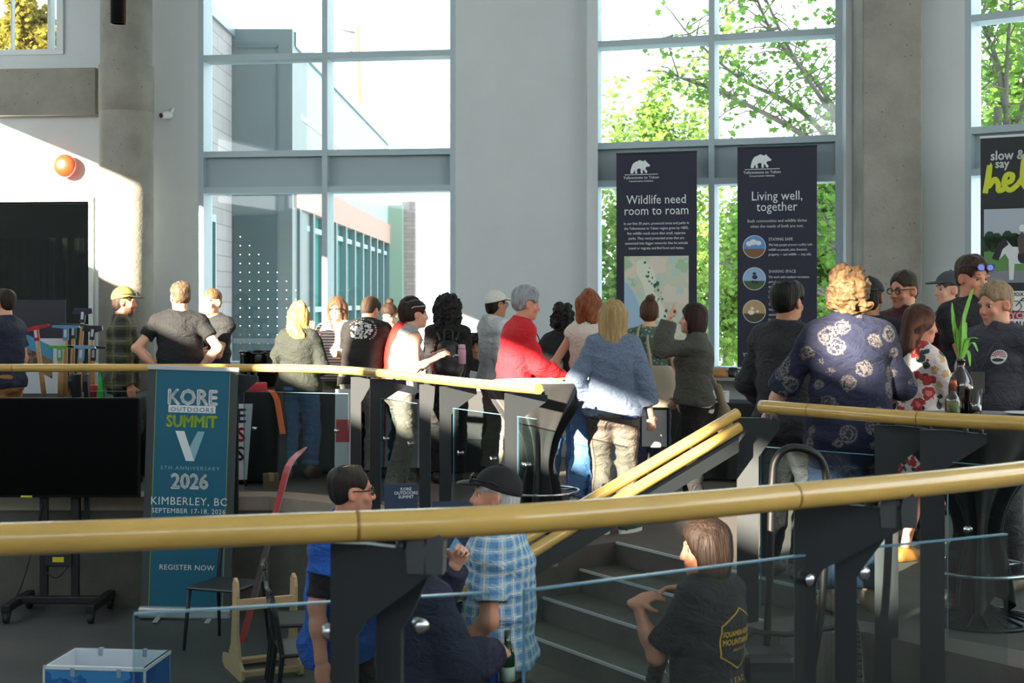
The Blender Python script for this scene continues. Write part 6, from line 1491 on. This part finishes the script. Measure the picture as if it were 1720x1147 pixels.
p17 = person('person in a patterned green tee carrying a cream tote', 1090, 11.6, 501, -12, sex='f', w=1.05, hair=H_('bun', '#4a3020'), wear=[dict(m=grn, sl=.55, hem=.89, n='t_shirt', loose=.014)], bot=pants(cloth('navy_jeans', '#2b354f')), ra=((.10, .12, -.50), (.4, -1, 0), 'relaxed', (-1, 0, 0)), la='fwd', head=(12, 4, 0), group=G1)
p18 = person('person in an olive blazer pointing a raised finger', 1166, 10.7, 509, 84, sex='f', w=1.06, hair=H_('bob', '#2a1712', L=.27), head=(4, -4, 0), open_mouth=.6, wear=[tops(cloth('olive_blazer', '#4b4b42'), hem=.93, loose=.016, off=.03, n='blazer'), dict(m=cloth('white_tee', '#d3d0cb'), sl=0, hem=.86, off=.020, n='under_shirt', drape=0, parts='pw')], bot=pants(blk_p), shoe='#c5b8a8', la=((.02, .22, .22), (.2, 1, -.9), 'point', (-.2, -1, 0)), ra=((.06, .14, -.46), (.4, -1, 0), 'grip', (-1, 0, 0)), group=G1)
# ---- round the second table
person('person in a black collared shirt, seen from behind, turned toward the navy banners', 1322, 8.35, 470, -48, sex='m', w=1.12, hair=H_('balding', '#15110f', th=.018), skin='tan', wear=[tops(cloth('black_shirt', '#232327'), collar='shirt', hem=.83, loose=.018, n='shirt')], bot=pants(dk_p), ra='fwd', la=((.05, .2, -.42), (.5, -1, 0), 'relaxed', (-1, 0, 0)), group=G2)
flo = cloth('navy_floral', '#1d2340', pattern=lacy('#151a34', '#7d756d', '#2b2838', 8.5))
p20 = person('person in a long navy floral shirt, back turned, against the bamboo rail', 1428, 7.45, 452, 2, sex='f', w=1.28, lean=6, hair=H_('crop', '#5f4830', th=.030), wear=[tops(flo, sl=1.12, hem=.74, loose=.014, off=.028, n='floral_shirt', fold=.010)], bot=pants(cloth('navy_slacks', '#28324e'), len=1.92, loose=.02), shoe='#b58a72', ra=((.04, .24, -.38), (.7, -1, 0), 'relaxed', (-.4, 0, -1)), la=((.22, .22, -.44), (.6, -.8, 0), 'relaxed', (-.4, 0, -1)), lanyard=('#a03a5c',), skin='fair', head=(-12, 8, 0), group=G2)
p21 = person('person in a black cap with a pale emblem, hidden behind the navy floral shirt', 1461, 9.5, 466, -22, sex='m', hair=H_('capside', '#141210'), cap=dict(m=mat('cap_black', '#121316', .8), brim=.06, yaw=180), skin='tan', beard=('#1c1512', .7), wear=[tops(blk_t)], bot=pants(blk_p), head=(-10, 0, 0), group=G2)
person('person in glasses and a maroon shirt, talking before the square concrete column', 1519, 9.7, 454, 146, sex='m', w=1.05, skin='ruddy', hair=H_('short', '#33291f'), beard=('#7a6355', .3), glasses=dict(), open_mouth=.7, head=(-24, 4, 0), wear=[tops(cloth('maroon_shirt', '#4a2430'), collar='shirt', n='shirt')], bot=pants(dk_p), lanyard=('#4b2f5a',), ra='fwd', la='down', group=G2)
rose = cloth('white_rose_print', '#dcd0cb', pattern=blotch('#dacfca', [('#2f4a44', 14, .33, 8, .4), ('#c9a878', 10, .26, 13, .5), ('#b03a3c', 9.5, .38, 4, .5), ('#d9806c', 9.5, .16, 4, .5)]))
person('person in a white rose-print dress and tan shoes', 1545, 8.75, 513, -66, sex='f', w=.96, hair=H_('long', '#47291d', L=.17), head=(-30, 4, 0), wear=[dict(m=rose, sl=1.93, hem=.50, n='rose_dress', skirt=.30, loose=.02, drape=0)], shoe='#b5702c', ra=((-.06, .30, -.12), (.4, -.4, -1), 'relaxed', (-.5, -.5, 0)), la='fwd', skin='ruddy', group=G2)
person('person in a dark grey cap, between the maroon shirt and the black polo', 1597, 10.9, 456, 96, sex='m', hair=H_('capside', '#5a524a'), cap=dict(m=mat('cap_grey', '#3d4247', .8), brim=.08), wear=[tops(cloth('slate_top', '#2a2d33'))], bot=pants(dk_p), group=G2)
person('tall person in a black polo with blue sunglasses pushed up on the head', 1632, 9.25, 430, -152, sex='m', w=1.1, hair=H_('short', '#3d2a1d', th=.016), glasses=dict(up=8, dark=1, c='#1c2a5e', lc='#203f9c', fy=.012), wear=[dict(m=cloth('black_polo', '#15161a'), sl=.62, hem=.86, loose=.022, collar='shirt', n='polo_shirt')], bot=pants(cloth('beige_chinos', '#98897f'), loose=.02), shoe='#b98d52', skin='ruddy', ra='fold', la='fold', head=(-6, 8, 0), feet=((-.12, .02, -14), (-.34, .06, 8)), group=G2)
p26 = person('person in a dark grey shirt and belt with a hanging name badge', 1674, 8.0, 472, 128, sex='m', w=1.14, belly=.03, hair=H_('short', '#8a7358', th=.010), skin='ruddy', brow='#9a7a58', beard=('#a58a70', .45), head=(-14, 10, 0), wear=[dict(m=cloth('slate_shirt', '#3a3942'), sl=.66, hem=.945, collar='shirt', loose=.022, n='shirt', off=.02)], bot=pants(cloth('plum_grey_trousers', '#4c4648'), belt=mat('belt_brown', '#2e211a', .4)), ra='down', la=((.06, .14, -.44), (.4, -1, 0), 'relaxed', (-1, 0, 0)), lanyard=('#2d2f4a', '#5d564e'), shoe='#6b5a48', group=G2)
# ---- down in the sunken hall
person('person in glasses and a blue t-shirt over a black undershirt', 572, 6.75, 776, -112, lean=7, zf=-.9, sex='m', w=1.08, hair=H_('balding', '#2d2824', th=.012), glasses=dict(), skin='ruddy', beard=('#6b5a50', .25), wear=[dict(m=cloth('blue_tee', '#1e57ab'), sl=.52, hem=.83, loose=.035, off=.028, n='t_shirt'), dict(m=cloth('black_undershirt', '#0f1012'), sl=.86, hem=.9, off=.014, n='undershirt', loose=.006, drape=0)], bot=pants(blk_p), ra=((.10, .03, -.53), (.3, -1, 0), 'relaxed', (-1, 0, 0)), la='fwd', lanyard=('#6a3f6b',), head=(34, 0, 0), group=G3)
pl_b = cloth('blue_plaid', '#6f9cc4', pattern=plaid('#a9c4d8', '#5b8fbb', '#e2e0c4', .05))
person('smiling person in a black cap and pale blue plaid short-sleeved shirt', 836, 6.4, 784, 80, zf=-.9, sex='m', w=1.14, belly=.04, skin='ruddy', hair=H_('capside', '#b9b9b6'), brow='#aaa49a', cap=dict(m=mat('cap_black', '#121316', .8), brim=.08), glasses=dict(up=3, dark=1, c='#15161a', lc='#15161a', fy=.02), open_mouth=.5, head=(6, -6, 0), wear=[dict(m=pl_b, sl=.72, hem=.90, loose=.035, off=.028, collar='shirt', n='plaid_shirt')], bot=pants(cloth('grey_chinos', '#7b8084')), la=((.02, .18, -.47), (.4, -1, 0), 'relaxed', (-1, 0, 0)), ra='fwd', group=G3)
p29 = person('person in a navy hoodie holding a green bottle, head behind the rail bracket', 700, 5.75, 868, -50, zf=-.9, sex='f', w=1.12, hair=H_('long', '#4d3927', L=.17), wear=[tops(cloth('navy_hoodie', '#20233a'), loose=.03, off=.03, collar='hood', n='hoodie', hem=.85)], bot=pants(blk_p), ra=((.0, .33, -.26), (.5, -.6, -1), 'grip', (-.6, 0, -.6)), la=((-.06, .30, .10), (.6, .2, -1), 'grip', (-.6, -.7, 0)), group=G3)
p30 = person('person in a black t-shirt with a yellow hexagon back print, hands clasped', 1187, 5.8, 870, 50, zf=-.9, sex='f', w=1.08, hair=H_('bob', '#241811', L=.25), head=(42, 4, 0), open_mouth=.4, skin='ruddy', wear=[dict(m=cloth('black_event_tee', '#0f1116'), sl=.78, hem=.86, loose=.03, off=.026, n='t_shirt')], bot=pants(blk_p), la=((.06, .24, -.01), (.1, .5, -1), 'relaxed', (-.3, .3, -1), (-.75, -.55, .25)), ra=((-.06, .20, .0), (.5, .0, -1), 'relaxed', (-.2, -.3, -1), (-.8, .5, .1)), group=G3)

# ---- prints and badges on clothing, shrunk onto the cloth
from mathutils.bvhtree import BVHTree
def bvh_of(o):
    me = o.data; n = len(me.vertices); co_ = np.empty(n*3, f32); me.vertices.foreach_get('co', co_); co_ = co_.reshape(-1, 3)
    return BVHTree.FromPolygons([Vector(v) for v in co_.tolist()], [tuple(p.vertices) for p in me.polygons])
def decal(p, shapes, c, u, v, m, name, off=.004, sub=.02):
    """shapes: bmesh in the (u, v) plane; cast onto the garment along -(u x v)"""
    tr = BVHT.setdefault(p.top.name, None) or bvh_of(p.top); BVHT[p.top.name] = tr
    u = Vector(u).normalized(); v = Vector(v).normalized(); n_ = u.cross(v); b = shapes
    for _ in range(4):
        es = [e for e in b.edges if e.calc_length() > sub]
        if not es: break
        bmesh.ops.triangulate(b, faces=b.faces[:]); es = [e for e in b.edges if e.calc_length() > sub]; bmesh.ops.subdivide_edges(b, edges=es, cuts=1)
    bad = []
    for w_ in b.verts:
        o_ = Vector(c)+u*w_.co.x+v*w_.co.y+n_*.4; h, nn, i, d_ = tr.ray_cast(o_, -n_, 1.0)
        if h is None: bad.append(w_)
        else: w_.co = h+n_*off
    bmesh.ops.delete(b, geom=bad, context='VERTS')
    bmesh.ops.recalc_face_normals(b, faces=b.faces)
    me = bpy.data.meshes.new(name); b.to_mesh(me); b.free(); return link_mesh(name, me, m, p.root)
BVHT = {}
def flat(polys):
    b = bmesh.new()
    for pts in polys:
        V = [b.verts.new((x, y, 0)) for x, y in pts]
        for t in tessellate_polygon([[Vector((x, y, 0)) for x, y in pts]]): b.faces.new([V[i] for i in t])
    return b
def flat_text(body, size, x, y, bold=0, sx_=1, align='CENTER', rot_=0):
    o_ = text(body, size, 0, 0, None, None, y=0, bold=bold, sx=sx_, align=align); b = bmesh.new(); b.from_mesh(o_.data); me = o_.data; bpy.data.objects.remove(o_); bpy.data.meshes.remove(me)
    up = [f for f in b.faces if f.normal.y < -.9 or f.normal.y > .9]; dl = [f for f in b.faces if not (f.normal.y < -.9)]; bmesh.ops.delete(b, geom=dl, context='FACES')
    ca, sa = math.cos(R(rot_)), math.sin(R(rot_))
    for w_ in b.verts: X0, Y0 = w_.co.x, w_.co.z; w_.co = Vector((x+X0*ca-Y0*sa, y+X0*sa+Y0*ca, 0))
    return b
def merge(bs):
    b = bmesh.new()
    for q_ in bs:
        me = bpy.data.meshes.new('t'); q_.to_mesh(me); b.from_mesh(me); bpy.data.meshes.remove(me); q_.free()
    return b
white_print = mat('white_print', '#d8d8d4', .8); yellow_print = mat('yellow_print', '#c79a2a', .7)
rg = random.Random(6); blobs = []
for i in range(120):
    a = rg.uniform(0, 6.28); rr = .105*math.sqrt(rg.random()); x, y = rr*math.cos(a), rr*math.sin(a)
    if y > .03 and rg.random() < .3: continue
    s0 = rg.uniform(.006, .016); t0 = rg.uniform(0, 3.14); blobs.append([(x+s0*rg.uniform(.5, 1.3)*math.cos(t0+k*math.pi/3), y+s0*rg.uniform(.4, 1.2)*math.sin(t0+k*math.pi/3)) for k in range(6)])
ctr = p7.che+p7.R2 @ V3(.0, -.2, .03)
uu = p7.R2 @ V3(1, 0, 0); vv = p7.R2 @ V3(0, 0, 1)
decal(p7, flat(blobs), ctr, uu, vv, white_print, 'back_print')
arc = [flat_text(ch, .03, .128*math.cos(R(150-i*9.5)), .128*math.sin(R(150-i*9.5)), rot_=60-i*9.5, bold=.0008) for i, ch in enumerate('viva la vida perennia') if ch != ' ']
decal(p7, merge(arc), ctr, uu, vv, white_print, 'back_lettering')
# hexagon print on the back of the black tee
c30 = p30.che+p30.R2 @ V3(.02, -.2, -.04); u3 = p30.R2 @ V3(1, 0, 0); v3 = p30.R2 @ V3(0, 0, 1)
hexo = [(.125*math.cos(R(90+60*k))*1.05, .125*math.sin(R(90+60*k))) for k in range(6)]; hexs = []
for k in range(6):
    a, b_ = hexo[k], hexo[(k+1) % 6]; hexs.append([a, b_, (b_[0]*.95, b_[1]*.95), (a[0]*.95, a[1]*.95)])
decal(p30, flat(hexs), c30, u3, v3, yellow_print, 'back_print')
decal(p30, merge([flat_text('SQUAMISH ADAPTIVE', .030, 0, .018, bold=.001, sx_=.72), flat_text('MOUNTAIN BIKE', .034, 0, -.018, bold=.001, sx_=.78), flat_text('ASSOCIATION', .015, 0, -.045), flat_text('L E A D', .034, 0, -.178)]), c30, u3, v3, yellow_print, 'back_lettering')
# round chest badge of the man with the belt
cb = p26.che+p26.R2 @ V3(-.095, .2, .035); ub = p26.R2 @ V3(-1, 0, 0)
decal(p26, flat([circ(0, 0, .040, .040, 24)]), cb, ub, p26.R2 @ V3(0, 0, 1), white_print, 'chest_badge')
decal(p26, flat([[(.036*math.cos(R(a)), .036*math.sin(R(a))), (.036*math.cos(R(a+10)), .036*math.sin(R(a+10))), (.008*math.cos(R(a+10)), .008*math.sin(R(a+10))+.0), (.008*math.cos(R(a)), .008*math.sin(R(a)))] for a in range(0, 180, 20)]), cb, ub, p26.R2 @ V3(0, 0, 1), mat('logo_red'), 'badge_print', off=.006)
decal(p26, flat([circ(0, -.016, .03, .010, 14)]), cb, ub, p26.R2 @ V3(0, 0, 1), mat('ink_dark'), 'badge_print', off=.006)
# pale emblem on the black cap
wp = p21.W(p21.hd(0, -.115, .075))
ec_ = MB(); ec_.prism(circ(0, 0, .028, .022, 18), -.004, .004, 'y'); e_ = ec_.build('cap_emblem', white_print, p21.root); e_.location = tuple(p21.hd(0, -.122, .062)); e_.rotation_euler = (R(-14), 0, R(-32))

# ---- things people carry
def held(name, label, cat, p, loc, rz=0, group=None):
    return empty(name, p.W(loc), p.root.rotation_euler.z+R(rz), label, cat, group)
s = p10.s; bp_ = held('backpack', 'black backpack with grab loop, pink bottle in its side pocket', 'backpack', p10, p10.che+V3(0, -.235*s, -.12*s))
lea = mat('black_leather', '#141416', .35, bump=.15, bs=120)
fdp = Field((-.22, -.14, -.26), (.22, .14, .28), .007); fdp.ell((0, 0, -.05), (.14, .075, .18), .03); fdp.ell((0, -.03, -.10), (.11, .075, .10), .03); fdp.ell((0, .0, .1), (.10, .06, .08), .03); fdp.noise(.006, 25, 25, 25, 3)
A_, B_ = fdp.mesh(); link_mesh('bag_body', np_mesh('bag_body', A_, B_), lea, bp_)
q = MB(); q.tube(smooth_path([(-.035, 0, .15), (-.03, 0, .25), (.03, 0, .25), (.035, 0, .15)], 6), .009, 8); q.build('grab_loop', lea, bp_)
for x in (-1, 1): q = MB(); q.tube(smooth_path([(x*.06, .03, .16), (x*.10, .13, .24), (x*.13, .24, .14), (x*.15, .15, -.05), (x*.12, .03, -.18)], 6), .015, 8); q.build('shoulder_strap', lea, bp_)
q = MB(); q.box((.05, -.075, .03), (.09, -.06, .05), .003); q.box((.03, -.085, .02), (.05, -.07, .04), .003); q.build('buckle', chrome, bp_)
bo_ = held('water_bottle', 'pink water bottle in the side pocket of the black backpack', 'bottle', p10, p10.che+V3(.125*s, -.28*s, -.16*s)); lathe_obj('bottle_body', [(0, 0), (.034, 0), (.036, .01), (.036, .12), (.03, .135)], mat('bottle_pink', '#d9a0b4', .4), bo_, 20); lathe_obj('lid', [(.03, .135), (.032, .14), (.032, .165), (.02, .172), (0, .172)], mat('bottle_lid', '#e0b9c6', .4), bo_, 20)
s = p17.s; tb = held('tote_bag', 'cream canvas tote bag hanging from the shoulder over a patterned green tee', 'bag', p17, V3(.02, -.19*s, 1.02*s), 0)
can_ = mat('canvas_cream', '#b8ae98', .85, bump=.2, bs=250)
fdp = Field((-.24, -.1, -.24), (.24, .1, .24), .008); fdp.cone((-.13, 0, .12), (.13, 0, .12), .05, .05, .02, flat=((0, 1, 0), .6)); fdp.cone((-.12, 0, -.12), (.12, 0, -.12), .065, .065, .02, flat=((0, 1, 0), .7)); fdp.cone((-.12, 0, 0), (.12, 0, 0), .1, .1, .05, flat=((0, 1, 0), .4)); fdp.cut((0, 0, .15), (0, 0, 1)); fdp.noise(.006, 20, 20, 20, 5); A_, B_ = fdp.mesh(); link_mesh('bag_body', np_mesh('bag_body', A_, B_), can_, tb)
for y in (-.03, .03):
    q = MB(); q.tube(smooth_path([(-.09, y, .13), (-.10, .02+y, .35), (-.085, .14, .47), (-.03, .16, .44), (-.01, .02+y, .33), (.02, y, .13)], 6), .011, 6); q.build('strap', mat('strap_tan', '#a2977f', .8), tb)
s = p18.s; hb_ = held('shoulder_bag', 'tan bag at the hip beside the olive blazer', 'bag', p18, V3(-.0, -.25*s, .80*s))
fdp = Field((-.16, -.12, -.2), (.16, .12, .3), .008); fdp.ell((0, 0, -.02), (.09, .06, .13), .02); fdp.cone((0, 0, .05), (0, .05, .24), .035, .02, .03); fdp.noise(.008, 22, 22, 22, 8); A_, B_ = fdp.mesh(); link_mesh('bag_body', np_mesh('bag_body', A_, B_), mat('canvas_tan', '#8a7c60', .85, bump=.2, bs=250), hb_)
q = MB(); q.tube(smooth_path([(0, .05, .24), (-.02, .16, .45), (.03, .2, .5)], 6), .01, 6); q.build('strap', mat('canvas_tan'), hb_)
a_, e_, t_, _, _ = p18.arms[1]; v_ = unit(t_-e_)
cb_ = held('clipboard', 'pale clipboard held low below the olive blazer', 'clipboard', p18, t_+v_*.10+V3(0, .02, -.14)); q = MB(); q.box((-.004, -.02, -.16), (.004, .20, .15), .002); q.build('board', mat('clipboard_dark', '#2f3130', .5), cb_); q = MB(); q.box((-.007, .0, -.15), (-.0045, .19, .13)); q.box((.0045, .0, -.15), (.007, .19, .13)); q.build('paper', mat('paper_white', '#dfe2e4', .6), cb_)
s = p8.s; fo_ = held('folder', 'blue folder held against the red t-shirt', 'folder', p8, p8.che+V3(.02, .20*s, -.20*s), 70); q = MB(); q.box((-.004, -.10, -.06), (.006, .10, .10), .002); q.build('cover', mat('folder_blue', '#3f63b8', .5), fo_)
a_, e_, t_, _, _ = p29.arms[1]; v_ = unit(t_-e_)
gb = held('green_bottle', 'green glass bottle gripped by the person in the navy hoodie', 'bottle', p29, t_+v_*.085*p29.s+V3(0, 0, -.16)); lathe_obj('glass_body', [(0, 0), (.028, 0), (.031, .006), (.031, .13), (.026, .155), (.014, .19), (.0135, .235)], mat('bottle_green', '#0f3a22', .1, spec=.8, coat=.5), gb, 20); q = MB(); q.lathe([(.0315, .03), (.0315, .09)], (0, 0, 0), 20); q.build('paper_label', mat('label_pale', '#9db8a5', .6), gb)
pa_ = [(915, 10.0, 'white leaflet on the bistro table by the red sweater', '#d9dde2', 10), (936, 10.1, 'pale yellow leaflet lying on the cloth next to a white one', '#cfd08a', -20)]
for (px, d_, lab, c_, rz_) in pa_:
    q = MB(); q.box((-.07, -.10, 0), (.07, .10, .002)); o_ = q.build('leaflet', mat('leaflet_'+c_.lstrip('#'), c_, .6)); o_.location = (X_(px, d_), d_, 1.058); o_.rotation_euler = (R(4), R(-6), R(rz_)); tag(o_, lab, 'leaflet')
